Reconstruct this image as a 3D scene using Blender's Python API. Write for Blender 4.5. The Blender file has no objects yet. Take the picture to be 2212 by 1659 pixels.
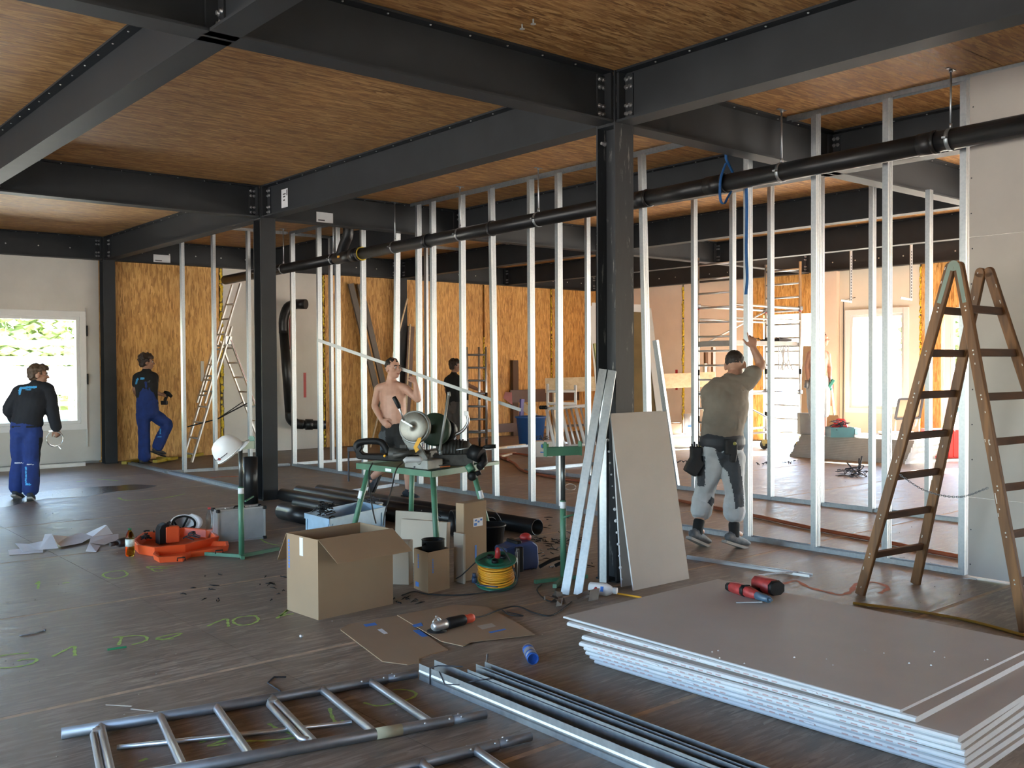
EXPOSURE, SKY_STRENGTH, SUN_STRENGTH = 2.5, 0.46, 34.0
import bpy, bmesh, math, random
from mathutils import Vector as V, Matrix, noise
import numpy as np
random.seed(7)
PI = math.pi
S = bpy.context.scene
COL = S.collection

# ---------------------------------------------------------------- camera
FPX, YAW, PITCH, ROLL, EYE = 2091.13, math.radians(40.0846), math.radians(-1.1516), math.radians(0.3004), 1.66
fw = V((math.sin(YAW)*math.cos(PITCH), math.cos(YAW)*math.cos(PITCH), math.sin(PITCH)))
r0 = V((math.cos(YAW), -math.sin(YAW), 0)); d0 = fw.cross(r0)
cr, sr = math.cos(ROLL), math.sin(ROLL)
rt = r0*cr + d0*sr; dn = d0*cr - r0*sr
EYEP = V((0, 0, EYE))
cam = bpy.data.objects.new('camera', bpy.data.cameras.new('camera')); COL.objects.link(cam)
cam.matrix_world = Matrix(((rt.x, -dn.x, -fw.x, 0), (rt.y, -dn.y, -fw.y, 0), (rt.z, -dn.z, -fw.z, EYE), (0, 0, 0, 1)))
cam.data.sensor_width = 36; cam.data.lens = 36*FPX/2212; cam.data.clip_start = .05; cam.data.clip_end = 400
S.camera = cam

# ---------------------------------------------------------------- light and exposure
S.view_settings.view_transform = 'Standard'; S.view_settings.look = 'None'
S.view_settings.gamma = 1; S.view_settings.use_curve_mapping = False
S.view_settings.exposure = EXPOSURE
S.cycles.use_denoising = True
S.cycles.max_bounces = 10; S.cycles.diffuse_bounces = 6; S.cycles.glossy_bounces = 5
S.cycles.transmission_bounces = 8; S.cycles.transparent_max_bounces = 12
S.cycles.sample_clamp_indirect = 12; S.cycles.caustics_reflective = False; S.cycles.caustics_refractive = False
w = bpy.data.worlds.new('sky'); S.world = w; w.use_nodes = True
nt = w.node_tree; bg = nt.nodes['Background']
sky = nt.nodes.new('ShaderNodeTexSky'); sky.sky_type = 'NISHITA'; sky.sun_disc = False
sky.sun_elevation = math.radians(38); sky.sun_rotation = math.radians(100)
sky.air_density = 1.0; sky.dust_density = .5; sky.ozone_density = 2.5
nt.links.new(sky.outputs[0], bg.inputs[0]); bg.inputs[1].default_value = SKY_STRENGTH
sun = bpy.data.objects.new('sun', bpy.data.lights.new('sun', 'SUN')); COL.objects.link(sun)
sun.data.energy = SUN_STRENGTH; sun.data.angle = math.radians(1.0); sun.data.color = (1.0, .93, .82)
sun.rotation_euler = V((-math.cos(math.radians(38)), .30, -math.sin(math.radians(38)))).to_track_quat('-Z', 'Y').to_euler()
def portal(name, loc, nrm, sx, sy):
    l = bpy.data.lights.new(name, 'AREA'); l.shape = 'RECTANGLE'; l.size = sx; l.size_y = sy; l.cycles.is_portal = True
    o = bpy.data.objects.new(name, l); COL.objects.link(o); o.location = loc
    o.rotation_euler = V(nrm).to_track_quat('-Z', 'Z').to_euler()

# ---------------------------------------------------------------- survey: a sight line met with a plane of the building
def ray(x, y): return rt*((x-1106)/FPX) + dn*((y-829.5)/FPX) + fw
def g(x, y, z=0.):
    d = ray(x, y); return EYEP + d*((z-EYE)/d.z)
def oX(x, y, X):
    d = ray(x, y); return EYEP + d*(X/d.x)
def oY(x, y, Y):
    d = ray(x, y); return EYEP + d*(Y/d.y)
def oD(x, y, D): return EYEP + ray(x, y)*D

# ---------------------------------------------------------------- mesh builder
def frame(z, hint=None):
    z = V(z).normalized(); h = V(hint) if hint else (V((0, 0, 1)) if abs(z.z) < .9 else V((0, 1, 0)))
    x = h.cross(z)
    if x.length < 1e-6: x = V((1, 0, 0)).cross(z)
    x.normalize(); return x, z.cross(x), z
class MB:
    def __init__(s): s.v = []; s.f = []; s.m = []; s.s = []
    def add(s, vs, fs, mi=0, sm=False):
        n = len(s.v); s.v += [V(p) for p in vs]
        for f in fs: s.f.append([i+n for i in f]); s.m.append(mi); s.s.append(sm)
        return s
    def bx(s, x0, x1, y0, y1, z0, z1, mi=0):
        return s.add([(x0,y0,z0),(x1,y0,z0),(x1,y1,z0),(x0,y1,z0),(x0,y0,z1),(x1,y0,z1),(x1,y1,z1),(x0,y1,z1)],
                     [(3,2,1,0),(4,5,6,7),(0,1,5,4),(1,2,6,5),(2,3,7,6),(3,0,4,7)], mi)
    def ob(s, c, ax, ay, az, sx, sy, sz, mi=0):
        c, ax, ay, az = V(c), V(ax)*(sx/2), V(ay)*(sy/2), V(az)*(sz/2)
        return s.add([c-ax-ay-az, c+ax-ay-az, c+ax+ay-az, c-ax+ay-az, c-ax-ay+az, c+ax-ay+az, c+ax+ay+az, c-ax+ay+az],
                     [(3,2,1,0),(4,5,6,7),(0,1,5,4),(1,2,6,5),(2,3,7,6),(3,0,4,7)], mi)
    def bar(s, a, b, w, t, hint=None, mi=0):
        a, b = V(a), V(b); x, y, z = frame(b-a, hint)
        return s.ob((a+b)/2, x, y, z, w, t, (b-a).length, mi)
    def tube(s, pts, r, n=8, mi=0, cap=True, closed=False, sm=True):
        pts = [V(p) for p in pts]; m = len(pts); rs = r if isinstance(r, (list, tuple)) else [r]*m
        vs = []; x = None
        for i, p in enumerate(pts):
            if closed: t = (pts[(i+1) % m]-pts[i-1])
            else: t = pts[min(i+1, m-1)]-pts[max(i-1, 0)]
            t.normalize()
            if x is None: x, y, _ = frame(t)
            else:
                x = (x-t*x.dot(t)); x = x.normalized() if x.length > 1e-6 else frame(t)[0]
                y = t.cross(x)
            for k in range(n):
                a = 2*PI*k/n; vs.append(p+(x*math.cos(a)+y*math.sin(a))*rs[i])
        fs = []
        for i in range(m if closed else m-1):
            for k in range(n):
                j = (i+1) % m; fs.append((i*n+k, i*n+(k+1) % n, j*n+(k+1) % n, j*n+k))
        s.add(vs, fs, mi, sm)
        if cap and not closed:
            s.add(vs[:n], [tuple(range(n-1, -1, -1))], mi); s.add(vs[-n:], [tuple(range(n))], mi)
        return s
    def pipe(s, a, b, ro, ri, n=20, mi=0):
        a, b = V(a), V(b); x, y, z = frame(b-a)
        R = [[c+(x*math.cos(2*PI*k/n)+y*math.sin(2*PI*k/n))*r for k in range(n)] for c, r in ((a, ri), (a, ro), (b, ro), (b, ri))]
        vs = sum(R, []); fs = []; 
        for q in range(4):
            for k in range(n):
                A, B = q*n, ((q+1) % 4)*n; fs.append((A+k, A+(k+1) % n, B+(k+1) % n, B+k))
        return s.add(vs, fs, mi, True)
    def lathe(s, prof, o=(0,0,0), ax=(0,0,1), n=20, mi=0, sm=True, hint=None):
        o = V(o); x, y, z = frame(ax, hint); vs = []
        for r, h in prof:
            for k in range(n): vs.append(o+z*h+(x*math.cos(2*PI*k/n)+y*math.sin(2*PI*k/n))*r)
        fs = [(i*n+k, i*n+(k+1) % n, (i+1)*n+(k+1) % n, (i+1)*n+k) for i in range(len(prof)-1) for k in range(n)]
        s.add(vs, fs, mi, sm)
        if prof[0][0] > 1e-5: s.add(vs[:n], [tuple(range(n-1, -1, -1))], mi)
        if prof[-1][0] > 1e-5: s.add(vs[-n:], [tuple(range(n))], mi)
        return s
    def prof(s, poly, a, b, u, w, mi=0):       # closed outline poly (in axes u, w) swept from a to b
        a, b, u, w = V(a), V(b), V(u), V(w); n = len(poly)
        ring = [u*p+w*q for p, q in poly]
        vs = [a+r for r in ring]+[b+r for r in ring]
        fs = [(k, (k+1) % n, n+(k+1) % n, n+k) for k in range(n)]+[tuple(range(n-1, -1, -1)), tuple(range(n, 2*n))]
        return s.add(vs, fs, mi)
    def sheet(s, poly, t, up=(0,0,1), mi=0):     # flat polygon given thickness
        up = V(up)*t; n = len(poly); poly = [V(p) for p in poly]
        return s.add(poly+[p+up for p in poly], [(k, (k+1) % n, n+(k+1) % n, n+k) for k in range(n)]+[tuple(range(n-1, -1, -1)), tuple(range(n, 2*n))], mi)
    def ball(s, c, r, n=10, mi=0, sc=(1,1,1), R=None):
        c = V(c); vs = []; m = max(4, n//2+1)
        for i in range(m+1):
            t = PI*i/m
            for k in range(n):
                a = 2*PI*k/n; p = V((math.sin(t)*math.cos(a)*sc[0], math.sin(t)*math.sin(a)*sc[1], math.cos(t)*sc[2]))*r
                vs.append(c+((R@p) if R else p))
        return s.add(vs, [(i*n+k, (i+1)*n+k, (i+1)*n+(k+1) % n, i*n+(k+1) % n) for i in range(m) for k in range(n)], mi, True)
    def disc(s, c, nrm, r, n=8, mi=0, h=.004):
        x, y, z = frame(nrm); return s.lathe([(r, 0), (r*.85, h)], c, nrm, n, mi, False)

# ---------------------------------------------------------------- objects
ROOT = {}
def link(o, parent=None):
    COL.objects.link(o)
    if parent is not None: o.parent = parent
    return o
def tag(o, label=None, cat=None, group=None, kind=None):
    if label: o['label'] = label
    if cat: o['category'] = cat
    if group: o['group'] = group
    if kind: o['kind'] = kind
    return o
def thing(name, label, cat, loc=(0,0,0), rz=0., group=None, kind=None):
    o = link(bpy.data.objects.new(name, None)); o.empty_display_size = .1
    o.location = V(loc); o.rotation_euler = (0, 0, rz)
    ROOT[o] = (Matrix.Translation(V(loc)) @ Matrix.Rotation(rz, 4, 'Z')).inverted()
    return tag(o, label, cat, group, kind)
def mesh(name, mb, mats, bevel=0, fix=True):
    me = bpy.data.meshes.new(name); me.from_pydata([tuple(p) for p in mb.v], [], mb.f)
    for m in (mats if isinstance(mats, (list, tuple)) else [mats]): me.materials.append(m)
    me.polygons.foreach_set('material_index', mb.m); me.polygons.foreach_set('use_smooth', mb.s)
    bm = bmesh.new(); bm.from_mesh(me)
    bmesh.ops.remove_doubles(bm, verts=bm.verts, dist=1e-5)
    if fix: bmesh.ops.recalc_face_normals(bm, faces=bm.faces)
    if bevel:
        es = [e for e in bm.edges if len(e.link_faces) == 2 and e.calc_face_angle(0) > .5]
        bmesh.ops.bevel(bm, geom=es, offset=bevel, segments=1, affect='EDGES', clamp_overlap=True)
    bm.to_mesh(me); bm.free(); me.update(); return me
def top(p):
    while p.parent: p = p.parent
    return p
def part(name, mb, mats, parent, label=None, world=False, bevel=0, kind=None, fix=True):
    if world:
        M = ROOT[top(parent)]; mb.v = [M @ p for p in mb.v]
    o = link(bpy.data.objects.new(name, mesh(name, mb, mats, bevel, fix)), parent)
    return tag(o, label, None, None, kind)
def solo(name, mb, mats, label, cat, loc=None, group=None, kind=None, bevel=0, fix=True):   # a thing that is one mesh; vertices in world space
    if loc is None:
        lo = V([min(p[i] for p in mb.v) for i in range(3)]); hi = V([max(p[i] for p in mb.v) for i in range(3)])
        loc = V(((lo.x+hi.x)/2, (lo.y+hi.y)/2, lo.z))
    loc = V(loc); mb.v = [p-loc for p in mb.v]
    o = link(bpy.data.objects.new(name, mesh(name, mb, mats, bevel, fix))); o.location = loc
    ROOT[o] = Matrix.Translation(loc).inverted()
    return tag(o, label, cat, group, kind)
def copyto(o, parent):
    c = o.copy(); COL.objects.link(c); c.parent = parent; return c
def struct(name, mb, mats, parent=None, bevel=0):
    o = link(bpy.data.objects.new(name, mesh(name, mb, mats, bevel)), parent); o['kind'] = 'structure'
    ROOT[o] = Matrix.Identity(4); return o
def dup(o, loc=None, rz=None, label=None):
    c = o.copy(); COL.objects.link(c)
    if loc is not None: c.location = V(loc)
    if rz is not None: c.rotation_euler = (0, 0, rz)
    ROOT[c] = (Matrix.Translation(c.location) @ Matrix.Rotation(c.rotation_euler.z, 4, 'Z')).inverted()
    if label: c['label'] = label
    for ch in list(o.children):
        d = copyto(ch, c)
        for gch in ch.children: copyto(gch, d)
    return c

# ---------------------------------------------------------------- materials
MATS = {}
def srgb(c):
    return tuple((x/12.92 if x <= .04045 else ((x+.055)/1.055)**2.4) for x in c)
def hexc(h): return srgb([int(h[i:i+2], 16)/255 for i in (0, 2, 4)])
class N:
    def __init__(s, name):
        s.m = bpy.data.materials.new(name); s.m.use_nodes = True; s.t = s.m.node_tree; s.b = s.t.nodes['Principled BSDF']
    def n(s, t, **k):
        o = s.t.nodes.new('ShaderNode'+t)
        for a, v in k.items(): setattr(o, a, v)
        return o
    def l(s, a, b): s.t.links.new(a, b)
    def coord(s, scale=(1,1,1), rot=(0,0,0)):
        c = s.n('TexCoord'); m = s.n('Mapping'); m.inputs['Scale'].default_value = scale; m.inputs['Rotation'].default_value = rot
        s.l(c.outputs['Object'], m.inputs[0]); return m.outputs[0]
    def noise(s, vec, scale, detail=3, rough=.55):
        o = s.n('TexNoise'); o.inputs['Scale'].default_value = scale; o.inputs['Detail'].default_value = detail; o.inputs['Roughness'].default_value = rough
        s.l(vec, o.inputs['Vector']); return o.outputs['Fac']
    def ramp(s, fac, stops):
        o = s.n('ValToRGB'); e = o.color_ramp.elements
        while len(e) < len(stops): e.new(.5)
        for q, (p, c) in zip(e, stops): q.position = p; q.color = (*c, 1) if len(c) == 3 else c
        s.l(fac, o.inputs[0]); return o.outputs[0]
    def mix(s, fac, a, b, mode='MIX'):
        o = s.n('MixRGB', blend_type=mode)
        for i, q in ((0, fac), (1, a), (2, b)):
            if hasattr(q, 'is_linked'): s.l(q, o.inputs[i])
            else: o.inputs[i].default_value = q if i == 0 else (*q, 1)
        return o.outputs[0]
    def col(s, x):
        if hasattr(x, 'is_linked'): s.l(x, s.b.inputs['Base Color'])
        else: s.b.inputs['Base Color'].default_value = (*x, 1)
    def rough(s, x, lo=None, hi=None):
        if lo is not None:
            o = s.n('MapRange'); o.inputs['To Min'].default_value = lo; o.inputs['To Max'].default_value = hi; s.l(x, o.inputs[0]); s.l(o.outputs[0], s.b.inputs['Roughness'])
        else: s.b.inputs['Roughness'].default_value = x
    def bump(s, h, dist, st=.5):
        o = s.n('Bump'); o.inputs['Strength'].default_value = st; o.inputs['Distance'].default_value = dist; s.l(h, o.inputs['Height']); s.l(o.outputs[0], s.b.inputs['Normal'])
    def set(s, **k):
        for a, v in k.items(): s.b.inputs[a.replace('_', ' ')].default_value = v
        return s
def mat(name, c, rough=.5, metal=0., var=.12, scale=6., bump=0., bscale=40., **k):
    if name in MATS: return MATS[name]
    q = N(name); c = hexc(c) if isinstance(c, str) else c
    f = q.noise(q.coord(), scale, 4)
    d = tuple(x*(1-var) for x in c); u = tuple(min(1, x*(1+var)) for x in c)
    q.col(q.ramp(f, [(.3, d), (.7, u)])); q.rough(f, max(0, rough-.08), min(1, rough+.08)); q.set(Metallic=metal)
    if bump: q.bump(q.noise(q.coord(), bscale, 3), bump)
    for a, v in k.items(): q.b.inputs[a.replace('_', ' ')].default_value = v
    MATS[name] = q.m; return q.m
def osb(name, axis, c0, c1, c2, rough=.6, dirt=None, size=1.0):
    """strand board: stretched flakes in several layers; axis = the way most strands run"""
    q = N(name); cs = []
    st = {0: (1, 7, 7), 1: (7, 1, 7), 2: (7, 7, 1)}[axis]
    rots = [(0, 0, 0)]*3
    rax = {0: 2, 1: 2, 2: 1}[axis]
    def rv(a):
        r = [0, 0, 0]
        if axis == 2: r[0] = a; r[1] = a
        else: r[2] = a
        return tuple(r)
    outs = []
    for k, a in enumerate((0.0, .32, -.38)):
        vo = q.n('TexVoronoi'); vo.inputs['Scale'].default_value = (5.5+2.2*k)/size; vo.inputs['Randomness'].default_value = 1
        q.l(q.coord(st, rv(a)), vo.inputs['Vector']); outs.append(vo)
    sep = []
    for vo in outs:
        x = q.n('SeparateColor'); q.l(vo.outputs['Color'], x.inputs[0]); sep.append(x)
    f = q.mix(sep[2].outputs[1], sep[0].outputs[0], sep[1].outputs[0])
    fine = q.noise(q.coord(tuple(v*8 for v in st)), 3, 3)
    f2 = q.mix(.3, f, fine)
    c = q.ramp(f2, [(.12, c0), (.45, c1), (.88, c2)])
    big = q.noise(q.coord(), .9, 3)
    c = q.mix(.5, c, q.ramp(big, [(.3, (.72, .72, .72)), (.7, (1.12, 1.1, 1.06))]), 'MULTIPLY')
    if dirt:
        dn_ = q.noise(q.coord(), 2.2, 6, .65); dn2 = q.noise(q.coord((1, 6, 1)), 5, 4, .7)
        c = q.mix(q.ramp(dn_, [(.3, (.25,)*3), (.7, (.8,)*3)]), c, dirt)
        c = q.mix(q.ramp(dn2, [(.6, (0,)*3), (.75, (.3,)*3)]), c, hexc('8f8a84'))
    q.col(c); q.rough(f2, rough-.12, rough+.15); q.bump(f2, .004, .35)
    MATS[name] = q.m; return q.m
def glassy(name, c, rough=.03, ior=1.45, alpha=1.):
    q = N(name); q.col(c); q.set(Roughness=rough, Transmission_Weight=1., IOR=ior); MATS[name] = q.m; return q.m

M_STEEL = mat('anthracite_steel', (.030, .033, .037), .6, 0., .15, 3., **{'Specular_IOR_Level': .25})
M_STEELW = N('worn_anthracite_steel')
def _worn():
    q = M_STEELW; f = q.noise(q.coord((5, 5, .7)), 5, 6, .7)
    q.col(q.ramp(f, [(.42, (.028, .031, .036)), (.60, (.034, .037, .042)), (.68, (.22, .22, .21))])); q.rough(f, .5, .7); q.set(Specular_IOR_Level=.3)
_worn(); M_STEELW = M_STEELW.m
M_BOLT = mat('bolt_zinc', (.30, .30, .30), .4, .8)
M_SCREW = mat('screw_head', (.62, .62, .6), .4, .3)
M_ZINC = N('galvanised_steel')
def _zinc():
    q = M_ZINC; vo = q.n('TexVoronoi'); vo.inputs['Scale'].default_value = 45; q.l(q.coord(), vo.inputs['Vector'])
    f = q.noise(q.coord((6, 6, .6)), 4, 4)
    c = q.mix(.5, q.ramp(vo.outputs['Distance'], [(.1, (.33, .36, .385)), (.8, (.43, .455, .47))]), q.ramp(f, [(.3, (.31, .34, .365)), (.7, (.47, .495, .505))]))
    q.col(c); q.set(Metallic=.85); q.rough(f, .34, .5)
_zinc(); M_ZINC = M_ZINC.m
M_ALU = mat('aluminium', (.62, .63, .64), .38, .9, .08, 8)
M_ALUD = mat('dull_aluminium_tube', (.25, .26, .28), .5, .7, .15, 8, .0008, 30)
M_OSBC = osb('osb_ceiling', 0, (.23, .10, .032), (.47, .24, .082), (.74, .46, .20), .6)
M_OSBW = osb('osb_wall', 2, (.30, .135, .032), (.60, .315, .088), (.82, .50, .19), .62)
M_OSBF = osb('osb_floor', 0, (.10, .073, .055), (.27, .21, .16), (.58, .50, .42), .46, dirt=(.19, .155, .125))
M_SEAM = mat('floor_joint', (.46, .35, .25), .8, 0, .25, 12)
M_DARK = mat('dark_void', (.01, .01, .01), .9)
M_WHITEB = mat('white_board', (.62, .60, .56), .75, 0, .06, 2)
M_PINKB = mat('gypsum_wall_board', (.80, .66, .55), .8, 0, .05, 2)
M_CREAM = mat('cream_board', (.74, .71, .62), .75, 0, .04, 2)
M_FRAME = mat('white_frame', (.78, .79, .79), .4, 0, .03, 3)
M_GLASS = N('window_glass')
def _gl():
    q = M_GLASS; t = q.t; o = t.nodes['Material Output']
    tr = q.n('BsdfTransparent'); gl = q.n('BsdfGlossy'); gl.inputs['Roughness'].default_value = .02
    fr = q.n('Fresnel'); fr.inputs['IOR'].default_value = 1.45; mx = q.n('MixShader')
    tr.inputs[0].default_value = (.93, .96, .95, 1)
    q.l(fr.outputs[0], mx.inputs[0]); q.l(tr.outputs[0], mx.inputs[1]); q.l(gl.outputs[0], mx.inputs[2]); q.l(mx.outputs[0], o.inputs[0])
_gl(); M_GLASS = M_GLASS.m
M_FOAM = mat('yellow_foam', (.62, .45, .04), .8, 0, .3, 20, .006, 25)
M_GYP = mat('plasterboard_face', (.45, .42, .39), .62, 0, .05, 3)
M_GYPE = mat('plasterboard_edge', (.66, .69, .72), .7, 0, .05, 10)
M_BPIPE = mat('black_pipe_plastic', (.012, .012, .013), .38, 0, .2, 5, **{'Specular_IOR_Level': .4})
M_BLACK = mat('black_plastic', (.010, .010, .011), .5, **{'Specular_IOR_Level': .25})
M_RUBBER = mat('black_rubber', (.015, .015, .015), .7)
M_CARD = mat('cardboard', (.30, .205, .125), .85, 0, .06, 3)
M_CARDI = mat('cardboard_inside', (.36, .25, .155), .85, 0, .06, 3)
M_CARDL = mat('pale_cardboard', (.40, .35, .29), .85, 0, .06, 3)
M_GREEN = mat('green_paint', (.06, .17, .105), .45, 0, .15, 8)
M_WHITE = mat('white_plastic', (.75, .76, .77), .35, 0, .03, 4)
M_PAPER = mat('paper', (.72, .74, .78), .8, 0, .04, 6)
M_BLUEP = mat('blue_print', (.06, .20, .62), .7)
M_RED = mat('red_plastic', (.42, .03, .03), .45)
M_ORANGE = mat('orange_plastic', (.75, .10, .025), .42, 0, .08, 5)
M_YEL = mat('yellow_plastic', (.75, .40, .03), .45)
M_CHALKG = mat('green_chalk', (.40, .58, .16), .95, 0, .25, 30)
M_CHALKR = mat('red_chalk', (.55, .20, .12), .95, 0, .25, 30)
M_INK = mat('dark_ink', (.05, .05, .06), .8)
def wood(name, c0, c1, axis=2, rough=.5, sc=1.):
    q = N(name); st = [14, 14, 14]; st[axis] = .8
    f = q.noise(q.coord(tuple(x*sc for x in st)), 2.2, 5, .6); wv = q.n('TexWave'); wv.inputs['Scale'].default_value = 2.2; wv.inputs['Distortion'].default_value = 9; wv.inputs['Detail'].default_value = 3
    q.l(q.coord(tuple(x*sc*.35 for x in st)), wv.inputs['Vector'])
    q.col(q.mix(.45, q.ramp(f, [(.3, c0), (.7, c1)]), q.ramp(wv.outputs['Fac'], [(.2, c0), (.8, c1)]))); q.rough(f, rough-.1, rough+.15)
    MATS[name] = q.m; return q.m
M_LADW = wood('ladder_wood', (.085, .036, .012), (.23, .105, .036), 2, .45)
M_LADR = wood('ladder_rung_wood', (.06, .028, .015), (.14, .066, .034), 0, .5)
M_TIMB = wood('dark_timber', (.075, .040, .024), (.15, .085, .05), 2, .7)
M_PLANK = wood('pale_plank', (.60, .46, .28), (.75, .61, .42), 0, .6)
M_BROWNB = mat('brown_film_board', (.085, .032, .016), .4, 0, .15, 5)
# ================================================================ the setting
ZB, ZC = 3.48, 3.87            # underside of beams, ceiling
X0, X1, Y0, Y1 = -3.75, 17.42, -3.2, 17.30
GX = [2.25, 5.41, 8.40, 11.40, 14.30, 17.33]
GY = [-.78, 5.19, 11.18, 17.19]
SEAM = [-2.9, -.9, 1.11, 3.10, 5.03, 7.02, 9.03, 11.01, 13.0, 15.0]
b = MB(); b.bx(X0-.3, X1+.3, Y0-.3, Y1+.3, -.4, -.02)
floor = struct('floor', b, M_DARK)
ys = [Y0-.3]+SEAM+[Y1+.3]; xs = [X0-.3, 2.4, 8.4, 14.4, X1+.3]
for j in range(len(ys)-1):
    for i in range(len(xs)-1):
        b = MB(); b.bx(xs[i]+.0015, xs[i+1]-.0015, ys[j]+.019, ys[j+1]-.019, -.02, 0)
        struct('floor_panel', b, M_OSBF, floor)
for y in SEAM:
    b = MB()
    b.bx(X0-.3, X1+.3, y-.018, y+.018, -.02, -.0004)
    struct('joint_strip', b, M_SEAM, floor)
b = MB(); b.bx(X0-.3, X1+.3, Y0-.3, Y1+.3, ZC+.03, ZC+.4)
ceil = struct('ceiling', b, M_DARK)
cx_ = [X0-.3, -.69]+GX[:-1]+[X1+.3]; cy_ = [Y0-.3, -.78, 1.2, 3.2, 5.19, 7.25, 9.2, 11.18, 13.2, 15.2, Y1+.3]
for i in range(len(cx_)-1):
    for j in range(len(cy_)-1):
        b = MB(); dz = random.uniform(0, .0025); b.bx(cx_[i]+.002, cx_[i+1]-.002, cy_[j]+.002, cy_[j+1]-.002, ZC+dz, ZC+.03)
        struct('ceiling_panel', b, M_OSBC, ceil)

# wall at the back (Y1): white wall with the window, then strand board, white board, strand board
WT = .12
def wpanel(wall, x0, x1, z0, z1, m, off=0., t=None, hole=None, axis='Y', yy=None):
    b = MB(); g_ = .003
    def bx(u0, u1, v0, v1):
        if axis == 'Y': b.bx(u0+g_, u1-g_, Y1-off, Y1+WT-.002, v0, v1)
        else: b.bx(X1-off, X1+WT-.002, u0+g_, u1-g_, v0, v1)
    if hole:
        h0, h1, k0, k1 = hole
        bx(x0, h0+g_, z0, z1); bx(h1-g_, x1, z0, z1)
        if k0 > z0: bx(h0-g_, h1+g_, z0, k0)
        bx(h0-g_, h1+g_, k1, z1)
    else: bx(x0, x1, z0, z1)
    return struct('wall_panel', b, m, wall)
WL = (2.55, 4.97, .70, 2.50)         # window in the back wall
b = MB()
for x0, x1 in ((X0-.3, WL[0]), (WL[1], X1+.3)): b.bx(x0, x1, Y1+WT, Y1+.3, -.3, ZC+.3)
b.bx(WL[0], WL[1], Y1+WT, Y1+.3, -.3, WL[2]); b.bx(WL[0], WL[1], Y1+WT, Y1+.3, WL[3], ZC+.3)
wall_back = struct('wall_back', b, M_WHITEB)
wpanel(wall_back, X0, 5.30, 0.05, ZC, M_WHITEB, 0, hole=WL)
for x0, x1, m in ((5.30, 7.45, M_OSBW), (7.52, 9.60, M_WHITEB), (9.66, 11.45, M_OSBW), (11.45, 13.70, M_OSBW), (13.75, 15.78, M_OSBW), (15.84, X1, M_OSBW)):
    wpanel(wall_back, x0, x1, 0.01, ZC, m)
def foam(wall, u, z0, z1, axis, wdt=.05):
    b = MB(); n = int((z1-z0)/.035)
    for k in range(n):
        z = z0+(z1-z0)*k/n
        if random.random() < .12: continue
        p = (u+random.uniform(-.012, .012), Y1-.005, z) if axis == 'Y' else (X1-.005, u+random.uniform(-.012, .012), z)
        b.ball(p, random.uniform(.5, 1.0)*wdt*.55, 6, sc=(1, .6, 1.2) if axis == 'Y' else (.6, 1, 1.2))
    o = struct('foam_seam', b, M_FOAM, wall); return o
for u, z0, z1 in ((7.485, .3, ZB), (9.63, .05, ZB), (13.725, 1.3, 2.3), (15.81, .5, ZB)): foam(wall_back, u, z0, z1, 'Y', .07 if u < 8 else .05)
for k in range(4):
    pass
# window 1
def window(name, axis, u0, u1, z0, z1, base, fw_=.10, mull=None, fdepth=.08):
    root = link(bpy.data.objects.new(name, None)); root['kind'] = 'structure'; ROOT[root] = Matrix.Identity(4)
    fr = MB()
    def bx(mb, a, b_, c, d, e0, e1):
        if axis == 'Y': mb.bx(a, b_, base+e0, base+e1, c, d)
        else: mb.bx(base+e0, base+e1, a, b_, c, d)
    for a, b_, c, d in ((u0-fw_, u0, z0-fw_, z1+fw_), (u1, u1+fw_, z0-fw_, z1+fw_), (u0, u1, z0-fw_, z0), (u0, u1, z1, z1+fw_)): bx(fr, a, b_, c, d, -.02, fdepth)
    f = struct('window_frame', fr, M_FRAME, root, .004)
    sa = MB()
    for a, b_, c, d in ((u0, u0+.05, z0, z1), (u1-.05, u1, z0, z1), (u0+.05, u1-.05, z0, z0+.05), (u0+.05, u1-.05, z1-.05, z1)): bx(sa, a, b_, c, d, .015, fdepth-.005)
    struct('sash', sa, M_FRAME, root, .003)
    gl = MB(); bx(gl, u0+.04, u1-.04, z0+.04, z1-.04, .04, .046); struct('pane', gl, M_GLASS, root)
    return root
w1 = window('window_1', 'Y', WL[0]+.0, WL[1], WL[2], WL[3], Y1-.02)
for z in (1.45, 2.27):
    b = MB(); b.bx(WL[1]+.105, WL[1]+.13, Y1-.045, Y1-.0, z-.09, z+.09); struct('hinge', b, M_BLACK, w1, .004)
b = MB(); b.bx(WL[1]+.098, WL[1]+.106, Y1-.03, Y1, .3, 2.66); struct('reveal_strip', b, M_FRAME, w1)
b = MB(); b.bx(X0, 4.95, Y1-.32, Y1-.22, 0, .06); b.bx(X0, 4.95, Y1-.22, Y1-.02, 0.0, .045)
struct('baseboard_back', b, M_ALU)

# wall on the right (X1)
OPN = (10.92, 12.36, .02, 2.68); W2 = (9.21, 10.32, .78, 2.60); D1 = (6.95, 8.42, .02, 2.60)
b = MB(); ucur = Y0-.3
RO = [(-2.6, -.2, .1, 2.7), (.6, 3.0, .1, 2.7), (3.8, 6.2, .1, 2.7)]  # unseen openings, added to let more daylight into the far room
for a0, a1, c0, c1 in RO+[D1, W2, OPN]:
    b.bx(X1+WT, X1+.3, ucur, a0, -.3, ZC+.3); b.bx(X1+WT, X1+.3, a0, a1, -.3, c0); b.bx(X1+WT, X1+.3, a0, a1, c1, ZC+.3); ucur = a1
b.bx(X1+WT, X1+.3, ucur, Y1+.3, -.3, ZC+.3)
wall_right = struct('wall_right', b, M_CREAM)
R = dict(axis='X')
wpanel(wall_right, 14.58, Y1, .01, ZC, M_PINKB, **R); wpanel(wall_right, 12.62, 14.53, .01, ZC, M_PINKB, **R)
wpanel(wall_right, 12.50, 12.62, .01, ZC, M_OSBW, **R)
wpanel(wall_right, OPN[1], 12.50, .01, ZC, M_OSBW, **R)
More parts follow.
